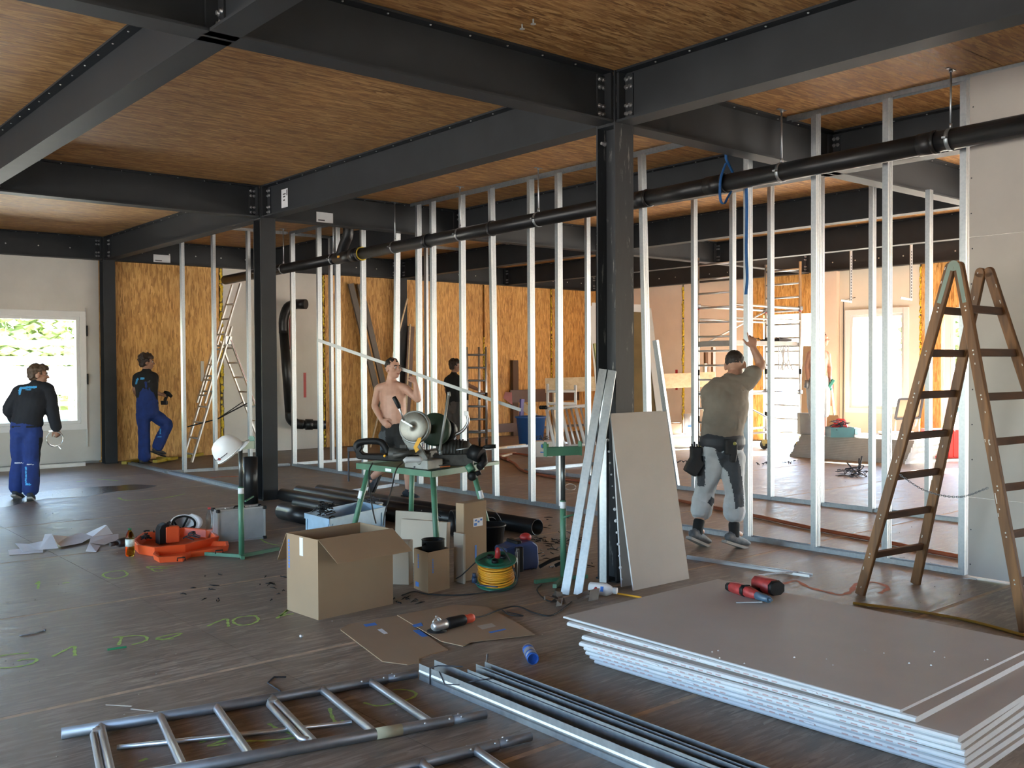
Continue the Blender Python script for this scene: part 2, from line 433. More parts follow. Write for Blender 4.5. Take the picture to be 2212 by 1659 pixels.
wpanel(wall_right, 10.88, OPN[1], OPN[3], ZC, M_OSBW, **R)
wpanel(wall_right, 10.56, 10.90, .01, ZC, M_PINKB, .10, **R)
wpanel(wall_right, 8.90, 10.56, .01, ZC, M_CREAM, 0, hole=W2, **R)
wpanel(wall_right, 8.50, 8.88, .01, ZC, M_OSBW, **R)
wpanel(wall_right, D1[0]-.02, 8.50, D1[3]+.05, ZC, M_OSBW, **R)
uc = Y0
for a0, a1, c0, c1 in RO: wpanel(wall_right, uc, (a1+RO[RO.index((a0, a1, c0, c1))+1][0])/2 if a1 < 6 else D1[0]-.02, .01, ZC, M_CREAM, 0, hole=(a0, a1, c0, c1), **R); uc = (a1+RO[RO.index((a0, a1, c0, c1))+1][0])/2 if a1 < 6 else 0
foam(wall_right, 14.555, .35, ZB, 'X', .07); foam(wall_right, 8.89, .3, 3.45, 'X', .05); foam(wall_right, 12.5, 1.0, 3.2, 'X', .02)
window('window_2', 'X', W2[0], W2[1], W2[2], W2[3], X1-.02)
window('door_1', 'X', D1[0]+.1, D1[1]-.1, D1[2]+.12, D1[3]-.1, X1-.02)
for y, z0, z1 in ((10.66, .80, 1.28),):
    b = MB(); b.bx(X1-.103, X1-.101, y-.03, y+.03, z0, z1); struct('tape_mark', b, M_RED, wall_right)
b = MB(); b.bx(X1-.002, X1, 14.72, 14.79, 1.05, 1.52); struct('tape_mark', b, M_RED, wall_right)
b = MB(); b.bx(9.17, 9.23, Y1-.002, Y1, 1.03, 1.52); struct('tape_mark', b, M_RED, wall_back)
b = MB(); b.bx(12.62, 17.2, Y1-.06, Y1-.002, .12, .02+.16); struct('baseboard_back', b, M_ALUD)
b = MB(); b.tube([(X1-.02, 10.47, .25), (X1-.02, 10.46, 2.9), (X1-.03, 10.2, 2.94)], .008, 6); struct('trim_1', b, M_INK)

# walls behind the camera, with their large openings to the sky
LO = [(-1.6, .6, .8, 2.7), (2.2, 6.8, .1, 2.7), (8.8, 12.6, .1, 2.7)]
b = MB(); ucur = Y0-.3
for a0, a1, c0, c1 in LO:
    b.bx(X0-.3, X0, ucur, a0, -.3, ZC+.3); b.bx(X0-.3, X0, a0, a1, -.3, c0); b.bx(X0-.3, X0, a0, a1, c1, ZC+.3); ucur = a1
b.bx(X0-.3, X0, ucur, Y1+.3, -.3, ZC+.3)
struct('wall_left', b, M_WHITEB)
FO = [(9.4, 12.8, .1, 2.7)]
b = MB(); ucur = X0
for a0, a1, c0, c1 in FO:
    b.bx(ucur, a0, Y0-.3, Y0, -.3, ZC+.3); b.bx(a0, a1, Y0-.3, Y0, -.3, c0); b.bx(a0, a1, Y0-.3, Y0, c1, ZC+.3); ucur = a1
b.bx(ucur, X1, Y0-.3, Y0, -.3, ZC+.3)
struct('wall_front', b, M_WHITEB)
for a0, a1, c0, c1 in LO: portal('portal_left', (X0-.31, (a0+a1)/2, (c0+c1)/2), (1, 0, 0), a1-a0, c1-c0)
for a0, a1, c0, c1 in FO: portal('portal_front', ((a0+a1)/2, Y0-.31, (c0+c1)/2), (0, 1, 0), a1-a0, c1-c0)
for a0, a1, c0, c1 in RO+[D1, W2, OPN]: portal('portal_right', (X1+.31, (a0+a1)/2, (c0+c1)/2), (-1, 0, 0), a1-a0, c1-c0)
portal('portal_back', ((WL[0]+WL[1])/2, Y1+.31, (WL[2]+WL[3])/2), (0, -1, 0), WL[1]-WL[0], WL[3]-WL[2])

# ---------------------------------------------------------------- steel frame
def hpoly(w, d, tf=.016, tw=.010):
    return [(-w/2, -d/2), (w/2, -d/2), (w/2, -d/2+tf), (tw/2, -d/2+tf), (tw/2, d/2-tf), (w/2, d/2-tf), (w/2, d/2), (-w/2, d/2), (-w/2, d/2-tf), (-tw/2, d/2-tf), (-tw/2, -d/2+tf), (-w/2, -d/2+tf)]
BW, BD = .18, ZC-ZB-.002
def boltset(parent, c, nrm, side, zs):
    for s in (-1, 1) if side else (0,):
        for z in zs:
            b = MB(); p = V(c)+V(nrm)*.0+V((0, 0, z))
            if side: p = p+V(side)*s
            b.lathe([(.019, 0), (.019, .004), (.013, .005), (.013, .016), (.011, .018)], p, nrm, 6)
            part('bolt', b, M_BOLT, parent, world=True)
ENDW = .10
def beam(name, label, a, b_, joints=(1, 1), screws=True, dots=False):
    a, b_ = V(a), V(b_); d = (b_-a).normalized(); side = V((0, 0, 1)).cross(d)
    t = thing(name, label, 'steel beam', ((a+b_)/2).to_3d()*1)
    zc = (ZB+ZC-.002)/2; A, B = V((a.x, a.y, zc)), V((b_.x, b_.y, zc))
    m = MB(); m.prof(hpoly(BW, BD), A, B, side, V((0, 0, 1))); part('girder', m, M_STEEL, t, world=True)
    L = (B-A).length
    sgn = -1 if side.x+side.y > 0 else 1        # side facing the camera
    fs = side*sgn
    for k, (E, dd) in enumerate(((A, d), (B, -d))):
        if not joints[k]: continue
        m = MB(); m.ob(E+dd*.012, side, dd, (0, 0, 1), .172, .022, BD-.04); part('end_plate', m, M_STEEL, t, world=True)
        m = MB(); m.ob(E+dd*.055+fs*.011, dd, fs, (0, 0, 1), .085, .012, BD-.06); part('splice_plate', m, M_STEEL, t, world=True)
        for dx in (.035, .075):
            boltset(t, E+dd*dx+fs*.017, fs, None, (-.13, -.07, .07, .13) if dx > .05 else (-.13, -.07, .07, .13))
    if screws:
        m = MB(); n = int(L/.33)
        for k in range(n):
            p = A+d*(.2+(L-.4)*(k+.5)/n)
            m.lathe([(.008, 0), (.006, .006)], p+fs*.055+V((0, 0, BD/2-.0165)), (0, 0, -1), 6)
        o = part('screw', m, M_SCREW, t, world=True, kind='stuff')
    if dots:
        m = MB(); n = int(L/.5)
        for k in range(n): m.lathe([(.014, 0), (.011, .012)], A+d*(.25+(L-.5)*(k+.5)/n)+fs*.006+V((0, 0, -.02)), fs, 6)
        part('rivet', m, M_SCREW, t, world=True, kind='stuff')
    return t
def column(x, y, label, m=M_STEEL):
    t = thing('steel_column', label, 'steel column', (x, y, 0))
    b = MB(); b.prof(hpoly(.2, .2, .015, .010), (x, y, .0), (x, y, ZC-.002), (1, 0, 0), (0, 1, 0)); part('shaft', b, m, t, world=True)
    b = MB(); b.bx(x-.098, x-.005, y-.085, y+.085, ZB-.02, ZB); b.bx(x+.005, x+.098, y-.085, y+.085, ZB-.02, ZB); part('stiffener_plate', b, M_STEEL, t, world=True)
    b = MB(); b.bx(x-.11, x+.11, y-.11, y+.11, 0, .012); part('base_plate', b, M_STEEL, t, world=True)
    return t
c1 = column(5.41, 5.19, 'scuffed dark steel column nearest the camera with plasterboard sheets leaning on it', M_STEELW)
b = MB(); p = V((5.305, 5.19, 3.33)); b.lathe([(.02, 0), (.02, .01), (.013, .012), (.013, .04), (.011, .042)], p, (-1, 0, 0), 8); part('bolt', b, M_BOLT, c1, world=True)
column(5.41, 11.18, 'dark steel column beside the upright black pipe and aluminium case')
column(5.41, 17.19, 'dark steel column in the back wall beside the left window')
column(11.40, 17.19, 'dark steel column at the back wall behind the leaning timbers')
column(11.40, 11.18, 'dark steel column in the far room hidden behind the nearest column')
# stickers and nameplate
def sticker(x, y, z, nx, w, h, parent, lines, barc=None):
    b = MB()
    if nx: b.bx(x-.003, x-.001, y-w/2, y+w/2, z-h/2, z+h/2)
    else: b.bx(x-w/2, x+w/2, y-.003, y-.001, z-h/2, z+h/2)
    o = part('sticker', b, M_PAPER, parent, 'white printed sticker', world=True)
    b = MB()
    for (u0, u1, v0, v1) in lines:
        if nx: b.bx(x-.0042, x-.0028, y+w/2-u1*w, y+w/2-u0*w, z-h/2+v0*h, z-h/2+v1*h)
        else: b.bx(x-w/2+u0*w, x-w/2+u1*w, y-.0042, y-.0028, z-h/2+v0*h, z-h/2+v1*h)
    part('print', b, M_INK, o, world=True); return o
b = MB(); b.bx(5.298, 5.303, 5.13, 5.22, 3.52, 3.80); pl = part('nameplate', b, M_ALUD, c1, 'grey stamped nameplate', world=True)
b = MB(); b.bx(5.2965, 5.298, 5.14, 5.19, 3.535, 3.55)
for k in range(3): b.bx(5.2965, 5.298, 5.15, 5.17, 3.6+.05*k, 3.615+.05*k)
for k in range(3): b.bx(5.2965, 5.298, 5.20, 5.21, 3.6+.05*k, 3.62+.05*k)
part('print', b, M_INK, pl, world=True)
G1, G2, G3 = .105, .09, .02
bA = 'dark steel beam running away from the camera '
bx_ = {}
def bmY(i, j, lab, joints=(1, 1), sc=True):
    e = .105 if i in (1, 3) else .012
    bx_[i, j] = beam('steel_beam', lab, (GX[i], GY[j]+e, ZB), (GX[i], GY[j+1]-e, ZB), joints, sc)
def bmX(x0, x1, j, lab, e0=.105, e1=.105, joints=(1, 1), dots=False):
    return beam('steel_beam', lab, (x0+e0, GY[j], ZB), (x1-e1, GY[j], ZB), joints, True, dots)
bmY(0, 0, 'dark steel cross beam overhead at the top left, nearest of its row', (0, 1)); bmY(0, 1, 'dark steel beam at upper left from the big girder down to the left frame edge')
bmY(0, 2, 'dark steel beam beyond the left window bay, almost out of frame')
bmY(1, 0, 'dark steel beam from the nearest column to the top right corner'); bmY(1, 1, 'dark steel beam between the two front columns with white sticker'); bmY(1, 2, 'dark steel beam from the second column to the back wall column')
bmY(2, 0, 'dark steel beam above the ladder and the near stud frame'); bmY(2, 1, 'dark steel beam right behind the long black drain pipe'); bmY(2, 2, 'dark steel beam above the wall drain pipe at the back')
bmY(3, 0, 'dark steel beam behind the grey partition boards, second row'); bmY(3, 1, 'dark steel beam with bolt pairs in the far room, nearest of the three parallel ones'); bmY(3, 2, 'dark steel beam from the hidden column to the timber-side wall column')
bmY(4, 0, 'dark steel beam over the far board stack by the door'); bmY(4, 1, 'dark steel beam above the scaffold tower, second of three parallel ones'); bmY(4, 2, 'dark steel beam near the far corner of the room')
for j, s in ((1, 'over the window with sticker'), (2, 'over the pink boards')):
    t = beam('steel_beam', 'dark steel edge beam along the far right wall '+s, (17.30, GY[j]+.05, ZB), (17.30, GY[j+1]-.05, ZB), (1, 1), True, True)
bmX(-.69, 5.41, 1, 'big dark steel girder across the top left to the nearest column')
bmX(5.41, 11.40, 1, 'dark steel girder from the nearest column to the right over the near stud frame')
bmX(11.40, 17.3, 1, 'dark steel girder across the far room behind the grey partition boards')
bmX(2.25, 5.41, 2, 'black steel beam left of the second column under the pale ceiling')
g2 = bmX(5.41, 11.40, 2, 'dark steel girder right of the second column with paper label')
bmX(11.40, 17.3, 2, 'dark steel girder over the scaffold tower to the far wall')
bmX(-.69, 5.41, 3, 'black steel beam above the left window', dots=True)
bmX(5.41, 11.40, 3, 'black steel beam above the strand board wall with aluminium ladder', dots=True)
bmX(11.40, 17.3, 3, 'black steel beam above the far strand board wall', dots=True)
sticker(5.405, 10.62, 3.66, True, .16, .22, bx_[1, 1], [(.3, .6, .55, .63), (.25, .7, .7, .76), (.3, .55, .36, .44), (.82, .93, .62, .93)])
sticker(6.25, 11.175, 3.56, False, .24, .16, g2, [(.1, .5, .3, .4)])
sticker(6.35, 17.185, 3.56, False, .3, .16, bx_[1, 2], [(.1, .5, .3, .4)])
for q, nn in (((1128, 52), 'left'), ((1152, 41), 'right')):
    b = MB(); p = g(*q, ZC); b.tube([p, p-V((0, 0, .03))], .006, 6); b.lathe([(.018, 0), (.018, .004)], p-V((0, 0, .03)), (0, 0, -1), 8)
    solo('ceiling_screw', b, M_SCREW, nn+' one of two loose screws sticking out of the ceiling above the big girder', 'screw')

# ---------------------------------------------------------------- partition frames of galvanised studs
def cprof(w, f=.05, t=.002, lip=.008):
    # C section: web along u (width w), flanges along v; open towards +v
    h = w/2
    return [(-h, 0), (-h*.45, 0), (-h*.38, .004), (-h*.22, .004), (-h*.15, 0), (h*.15, 0), (h*.22, .004), (h*.38, .004), (h*.45, 0), (h, 0),
            (h, f), (h-lip, f), (h-lip, f-t), (h-t, f-t), (h-t, t), (-h+t, t), (-h+t, f-t), (-h+lip, f-t), (-h+lip, f), (-h, f)]
def uprof(w, s=.04, t=.0015): return [(-w/2, 0), (w/2, 0), (w/2, s), (w/2-t, s), (w/2-t, t), (-w/2+t, t), (-w/2+t, s), (-w/2, s)]
SW = .075
def stud(parent, x, y, z0, z1, along='Y', lean=(0, 0), w=SW, flip=1):
    b = MB()
    a, c = V((x, y, z0)), V((x+lean[0], y+lean[1], z1))
    if along == 'Y': b.prof(cprof(w), a, c, (1, 0, 0), (0, flip, 0))
    else: b.prof(cprof(w), a, c, (0, 1, 0), (flip, 0, 0))
    return part('stud', b, M_ZINC, parent, world=True)
def track(parent, a, c, up, w=SW+.003, name='floor_track'):
    a, c = V(a), V(c); side = V((0, 0, 1)).cross(c-a).normalized(); b = MB(); b.prof(uprof(w), a, c, side, V((0, 0, up)))
    return part(name, b, M_ZINC, parent, world=True)
TX = 7.55
nf = thing('stud_frame', 'long near partition frame of galvanised studs ending at the grey boards on the right', 'stud frame', (TX, 9, 0))
track(nf, (TX, 3.48, 0), (TX, 9.0, 0), 1); track(nf, (TX, 9.0, 0), (TX, 14.6, 0), 1)
for a, c in ((3.0, 5.08), (5.30, 11.07), (11.29, 14.6)): track(nf, (TX, a, ZC), (TX, c, ZC), -1, name='ceiling_track')
for y, ln in ((14.584, 0), (13.697, 0), (13.118, 0), (12.374, 0), (11.542, -.1), (10.934, 0), (10.597, 0), (9.951, 0), (9.289, .06), (8.612, 0), (8.13, 0), (6.757, .1), (5.527, 0), (4.809, 0), (4.14, 0), (3.50, 0)):
    stud(nf, TX, y-.025, .002, ZC-.003, 'Y', (0, ln))
# plasterboard on the near frame at the right
for y0, y1, z0, z1 in ((.62, 3.44, 2.62, ZC-.03), (.62, 3.44, .62, 2.617), (.62, 3.44, .012, .617)):
    b = MB(); b.bx(TX-.054, TX-.041, y0, y1, z0, z1); part('plasterboard', b, M_GYP, nf, world=True)
b = MB()
for y in (3.42, 2.8, 2.2):
    for k in range(14): b.lathe([(.006, 0), (.004, .001)], (TX-.054, y+random.uniform(-.01, .01), .1+.27*k), (-1, 0, 0), 6)
part('screw', b, M_INK, nf, world=True, kind='stuff')
for y in (2.8, 2.2, 1.6, 1.0): stud(nf, TX, y, .002, ZC-.003)
# frames of the little room at the back left
lf = thing('stud_frame', 'low frame of galvanised studs between the second column and the far left corner', 'stud frame', (6.4, 14.7, 0))
track(lf, (5.52, 14.92, 0), (7.50, 14.66, 0), 1); track(lf, (5.52, 14.7, ZC), (7.5, 14.66, ZC), -1, name='ceiling_track')
for x, y in ((5.78, 14.86), (6.26, 14.8), (6.82, 14.74)): stud(lf, x, y, .002, ZC-.003, 'X')
rf = thing('stud_frame', 'back room frame of galvanised studs parallel to the far strand board wall', 'stud frame', (10, 14.72, 0))
track(rf, (7.60, 14.70, 0), (13.9, 14.74, 0), 1); track(rf, (7.6, 14.70, ZC), (8.3, 14.70, ZC), -1, name='ceiling_track'); track(rf, (8.5, 14.70, ZC), (11.2, 14.72, ZC), -1, name='ceiling_track')
for x in (8.30, 10.29): stud(rf, x, 14.7, .002, ZC-.003, 'X')
ff = thing('stud_frame', 'second stud frame behind the near one, in front of the scaffold tower', 'stud frame', (9.97, 7, 0))
track(ff, (9.84, 11.36, 0), (9.98, 7.0, 0), 1); track(ff, (9.98, 7.0, 0), (10.06, 2.5, 0), 1)
track(ff, (9.97, 5.30, ZC), (9.97, 11.07, ZC), -1, name='ceiling_track'); track(ff, (9.97, 2.5, ZC), (9.97, 5.08, ZC), -1, name='ceiling_track')
for y in (10.12, 8.143, 7.53, 6.967, 6.284, 5.642, 4.998): stud(ff, 9.97, y-.025, .002, ZC-.003 if abs(y-5.1) > .2 else ZB-.003)
track(ff, (9.9, 11.32, 0), (13.0, 11.34, 0), 1)
tk = MB(); side = V((1, 0, 0)); tk.prof(uprof(.078), (5.60, 16.98, 0), (5.56, 11.40, 0), (1, 0, 0), (0, 0, 1))
solo('floor_track', tk, M_ZINC, 'galvanised floor track lying from the back wall column to the second column', 'track')
# ================================================================ foreground
UP = V((0, 0, 1))
def arc(c, r, a0, a1, n, u, w): return [V(c)+(V(u)*math.cos(a0+(a1-a0)*k/n)+V(w)*math.sin(a0+(a1-a0)*k/n))*r for k in range(n+1)]
def cat(pts, n=6):       # smooth curve through the points
    pts = [V(p) for p in pts]; o = []
    P = [pts[0]*2-pts[1]]+pts+[pts[-1]*2-pts[-2]]
    for i in range(1, len(P)-2):
        a, b_, c, d = P[i-1:i+3]
        for k in range(n):
            t = k/n; o.append(.5*((2*b_)+(c-a)*t+(2*a-5*b_+4*c-d)*t*t+(3*b_-a-3*c+d)*t**3))
    return o+[pts[-1]]
# --- stack of plasterboard
zt = .2; bl = []
LP = [(1217,1331),(1226,1343),(1258,1372),(1252,1386),(1262,1395),(1266,1405),(1275,1414),(1285,1424)]
FP_ = [(1942,1533),(1978,1549),(1985,1569),(1973,1580),(2004,1600),(1990,1612),(2014,1634),(2032,1648)]
bn = ['top', 'second', 'third', 'fourth', 'fifth', 'sixth', 'seventh', 'bottom']
stack_rot = None
for k in range(8):
    t = .0125 if k == 0 else .0255; z1_ = zt; zt -= t+.0012
    A = g(*LP[k], z1_); B = g(*FP_[k], z1_); ydir = (A-B); ydir.z = 0; ydir.normalize(); xdir = V((ydir.y, -ydir.x, 0))
    r = t/2; Wd, Ln = 1.455, 2.04
    po = [(Wd-r, -r), (r, -r)]+[(r-r*math.sin(a)*1.6, -r*math.cos(a)) for a in (PI/4, PI/2, 3*PI/4)]+[(r, r), (Wd-r, r)]+[(Wd-r+r*math.sin(a)*1.6, r*math.cos(a)) for a in (PI/4, PI/2, 3*PI/4)]
    b = MB(); c = A+xdir*0-UP*r; b.prof(po, c-ydir*Ln, c, xdir, UP)
    nf_ = len(b.f)
    for i in range(nf_): b.m[i] = 1
    b.m[5] = 0; b.m[0] = 0
    label = {'top': 'top sheet of the plasterboard stack in front, with the red screw gun on it', 'bottom': 'bottom sheet of the plasterboard stack in front, lying on the floor'}.get(bn[k], bn[k]+' plasterboard sheet from the top of the big front stack')
    o = solo('plasterboard_sheet', b, [M_GYP, M_GYPE], label, 'plasterboard', loc=tuple(A-ydir*Ln/2+xdir*Wd/2-UP*t), group='plasterboard sheets stacked in front')
    if k and k < 7:
        b = MB()
        for q in range(34):
            y0 = .12+q*.052; 
            if q % 9 in (7, 8): continue
            cc = A-ydir*(y0)-UP*(t*.5)-xdir*(r*.62)
            b.ob(cc, ydir, xdir, UP, .030, .001, .006)
        part('edge_print', b, mat('faint_red_print', (.50, .36, .36), .8), o, 'faint red edge print', world=True, kind='stuff')
        # torn paper flakes
        b = MB()
        for q in range(2):
            cc = A-ydir*random.uniform(.5, 1.6)-UP*t*.4-xdir*(r*.8); b.ob(cc, ydir, xdir, UP, .05, .004, .006)
        part('torn_paper', b, M_PAPER, o, world=True, kind='stuff')
b = MB()
for k in range(16): b.ball(g(random.uniform(1500, 2150), random.uniform(1390, 1440), .201), random.uniform(.003, .006), 5)
solo('gypsum_crumbs', b, M_GYPE, 'tiny pale gypsum crumbs on the top plasterboard sheet', 'crumbs', kind='stuff')
# --- red screw gun on the stack
P0, P1 = g(1574, 1264, .24), g(1662, 1293, .235); u = (P1-P0); u.z = 0; Ls = u.length; u.normalize(); v = V((-u.y, u.x, 0)); 
if v.dot(fw) < 0: v = -v
t = thing('screw_gun', 'red cordless screw gun lying on the front plasterboard stack', 'screw gun', (P0+P1)/2*V((1,1,0)).length*0+V(((P0.x+P1.x)/2, (P0.y+P1.y)/2, .2)))
def P(a, c, z): return P0*1+u*(a*Ls)+v*c+UP*(z-P0.z+0)
b = MB(); 
def hull(mb, secs, mi=0):     # stacked rectangular sections along u: (a, v0, v1, z0, z1)
    vs = []
    for a, v0, v1, z0, z1 in secs:
        m_ = .25
        dv, dz = (v1-v0)*m_, (z1-z0)*m_
        vs += [P(a, v0+dv, z0), P(a, v1-dv, z0), P(a, v1, z0+dz), P(a, v1, z1-dz), P(a, v1-dv, z1), P(a, v0+dv, z1), P(a, v0, z1-dz), P(a, v0, z0+dz)]
    n = 8; fs = [(i*n+k, i*n+(k+1) % n, (i+1)*n+(k+1) % n, (i+1)*n+k) for i in range(len(secs)-1) for k in range(n)]
    mb.add(vs, fs, mi, True); mb.add(vs[:8], [tuple(range(7, -1, -1))], mi); mb.add(vs[-8:], [tuple(range(8))], mi)
hull(b, [(.1, -.035, .035, .205, .268), (.3, -.038, .038, .204, .272), (.45, -.036, .036, .204, .27), (.62, -.03, .03, .206, .262), (.72, -.026, .026, .208, .256)])
part('housing', b, mat('worn_red_plastic', (.34, .035, .035), .5, 0, .35, 25), t, world=True)
b = MB(); hull(b, [(0, -.03, .03, .208, .258), (.05, -.034, .034, .206, .262), (.1, -.035, .035, .205, .266)]); part('motor_cap', b, M_BLACK, t, world=True)
b = MB(); hull(b, [(.40, -.042, .040, .204, .275), (.47, -.042, .040, .204, .275)]); part('clamp_band', b, M_BLACK, t, world=True)
b = MB(); hull(b, [(.72, -.027, .027, .208, .256), (.85, -.024, .024, .208, .25), (1.0, -.018, .018, .21, .245)]); hull(b, [(1.0, -.010, .010, .222, .238), (1.05, -.010, .010, .222, .238)]); part('nose_piece', b, mat('blue_grey_plastic', (.07, .13, .20), .4), t, world=True)
b = MB(); hull(b, [(.22, .03, .15, .206, .24), (.42, .03, .16, .206, .24)]); part('grip', b, M_BLACK, t, world=True)
b = MB(); hull(b, [(.20, .12, .23, .206, .30), (.62, .12, .23, .206, .295)]); bt = part('battery', b, MATS['worn_red_plastic'], t, world=True)
b = MB(); hull(b, [(.62, .115, .235, .206, .298), (.68, .12, .23, .21, .29)]); part('battery_end', b, M_BLACK, bt, world=True)
b = MB(); b.bar(P(.92, -.03, .213), g(1590, 1301, .205), .026, .006, (0, 0, 1)); part('screw_guide', b, mat('grey_plastic', (.38, .39, .4), .5), t, world=True)
b = MB(); b.bar(g(1652, 1270, .205), g(1667, 1260, .206), .02, .008, (0, 0, 1)); solo('plastic_strip', b, MATS['grey_plastic'], 'short grey plastic strip beside the red screw gun', 'strip')
b = MB(); pts = cat([g(1645, 1243, .205), g(1690, 1239, .2), g(1732, 1236, .02)], 14)
pts = cat([g(1640, 1243, .02), g(1680, 1238, .03), g(1732, 1236, .008)], 16)
b.tube(pts, .006, 6)
for p in pts[::1]: b.ball(p, .009, 6)
solo('screw_belt', b, M_PAPER, 'pale screw belt lying over the metal strip on the floor', 'screw belt', kind=None)
# --- metal strip behind the stack
b = MB(); b.prof(uprof(.06, .02, .002), g(1480, 1205), g(1752, 1246), (g(1752, 1246)-g(1480, 1205)).cross(UP).normalized(), (0, 0, 1)); 
solo('metal_strip', b, M_ALU, 'light metal strip on the floor behind the front plasterboard stack', 'profile')
# --- profiles at the bottom
pf = []
def profile(lab, x0, w, h, y0, y1, z=.0, turn=0):
    b = MB(); b.prof([(0, 0), (w, 0), (w, h), (w-.0016, h), (w-.0016, .0016), (.0016, .0016), (.0016, h*.62), (.0016, h), (0, h), (0, h*.62), (-.003, h*.5), (-.003, h*.42), (0, h*.3)], (x0, y0, z), (x0, y1, z), (1, 0, 0), UP)
    return solo('steel_profile', b, M_ZINC, lab, 'profile', group='galvanised profiles lying in front')
profile('galvanised channel profile at the bottom edge, leftmost of the three, held by black wire', 2.888, .10, .085, 4.205, .9)
profile('galvanised channel profile lying between the two others in the foreground', 2.998, .062, .098, 3.93, .9)
profile('rightmost galvanised channel profile in the foreground, dark along its side', 3.085, .06, .098, 3.97, .9)
b = MB(); q = [V((2.883, 4.10, .002)), V((2.883, 4.10, .087)), V((2.935, 4.10, .089)), V((3.0, 4.04, .088)), V((3.02, 4.0, .09))]
b.tube(q, .0035, 6)
b.tube([V((2.884, 4.02, .088)), V((2.883, 3.97, .035)), V((2.885, 3.86, .06)), V((2.93, 3.78, .09)), V((3.0, 3.72, .102))], .003, 6)
solo('tie_wire', b, M_INK, 'black tie wire around the end of the foreground profiles', 'wire')
# --- aluminium ladder frames of a scaffold
def scaf_frame(name, label, Af, Bf, An, Bn, rungs, rr=.025, inner=True, hookk=(), grp='scaffold frames on the floor in front'):
    Af, Bf, An, Bn = map(V, (Af, Bf, An, Bn)); z = Af.z
    t = thing(name, label, 'scaffold frame', ((Af.x+Bn.x)/2, (Af.y+Bn.y)/2, 0), group=grp)
    for A, B in ((Af, Bf), (An, Bn)):
        b = MB(); d = (B-A).normalized(); E = B-d*.17; b.pipe(A, E, rr, rr-.004, 14); b.tube([A+d*.002, E], rr-.0035, 14)
        tb = part('side_tube', b, M_ALUD, t, world=True)
        b = MB(); b.pipe(E-d*.01, B, rr*.86, rr*.74, 14); part('spigot', b, M_ALUD, tb, world=True)
        b = MB()
        for s_ in (.03, .09, .21):
            for a in (-.9, .9): 
                nn = (d.cross(UP)*math.sin(a)+UP*math.cos(a)); b.ball(B-d*(s_+.1)+nn*rr*.95, .006, 6)
        part('rivet', b, M_ALU, tb, world=True, kind='stuff')
    for k, r_ in enumerate(rungs):
        p, q = Af.lerp(Bf, r_[0]), An.lerp(Bn, r_[1]); d = (q-p).normalized()
        b = MB(); b.tube([p+d*.01, p+d*.03, q-d*.03, q-d*.01], [.023, .019, .019, .023], 12)
        rg = part('rung', b, M_ALU, t, world=True)
        if k in hookk:
            b = MB(); sd = (Af-Bf).normalized(); o_ = sd*.036
            b.tube([p+d*.04+o_*.4+UP*.008, p+d*.08+o_, p+d*.5+o_, q-d*.1+o_, q-d*.06+o_*.3], .015, 10)
            b.ob(p+d*.075+o_*.5+UP*.01, d, sd, UP, .03, .04, .02); part('clip', b, M_ALU, rg, world=True)
    return t
z = .026
A0, A1 = V((1.215, 4.575, z)), V((2.885, 4.225, z)); B0, B1 = V((1.06, 3.95, z)), V((2.795, 3.525, z))
rr_ = [(.095, .095), (.245, .245), (.395, .395), (.55, .55), (.70, .70), (.85, .85)]
f1 = scaf_frame('scaffold_frame', 'aluminium scaffold ladder frame lying at the lower left, farther of two', A0, A1, B0, B1, rr_, hookk=(0, 3))
b = MB(); b.tube([(1.36, 4.28, .014), (2.28, 3.87, .014)], .011, 10); part('brace', b, M_ALU, f1, world=True)
b = MB(); d = (B1-B0).normalized(); p = B0.lerp(B1, .70); b.tube([p, p+d*.12], .0258, 14); part('tape_wrap', b, mat('old_tape', (.33, .30, .20), .8), f1, 'yellowed tape wrap', world=True)
C0, C1 = V((1.15, 3.42, z)), V((2.775, 3.185, z)); D0, D1_ = V((1.0, 2.80, z)), V((2.68, 2.50, z))
scaf_frame('scaffold_frame', 'aluminium scaffold ladder frame at the bottom edge, nearer of two and cut off', C0, C1, D0, D1_, [(.2, .2), (.36, .36), (.52, .52), (.675, .675), (.83, .83)])
# --- cardboard sheets, grinder, can
def flat(name, pts, t, m, label, catg, z=0., **k):
    b = MB(); b.sheet([V((p.x, p.y, z)) for p in [g(*q, z) for q in pts]], t); return solo(name, b, m, label, catg, **k)
cs1 = flat('cardboard_sheet', [(735,1361),(826,1430),(880,1437),(905,1433),(905,1424),(930,1415),(968,1405),(880,1345),(863,1330),(752,1350)], .005, M_CARD, 'flattened cardboard sheet in front of the big box', 'cardboard')
cs2 = flat('cardboard_sheet', [(858,1330),(952,1386),(1000,1397),(1018,1388),(1155,1372),(1105,1340),(1052,1312),(985,1307)], .005, M_CARD, 'flattened cardboard sheet under the angle grinder', 'cardboard', z=.0065)
for s_, pts, m, z in ((cs1, [(785,1349),(810,1345),(815,1350),(790,1354)], M_BLUEP, .0055), (cs1, [(815,1360),(825,1358),(838,1368),(830,1370)], M_PAPER, .0055), (cs1, [(892,1362),(905,1360),(925,1374),(912,1376)], M_BLUEP, .0055),
                      (cs2, [(890,1350),(910,1345),(914,1352),(895,1355)], M_BLUEP, .0120), (cs2, [(1030,1352),(1062,1346),(1072,1353),(1042,1360)], M_CARDL, .0120), (cs2, [(1055,1365),(1090,1358),(1094,1360),(1060,1368)], M_BLUEP, .0120)):
    b = MB(); b.sheet([g(*q, z) for q in pts], .0006); part('print', b, m, s_, world=True)
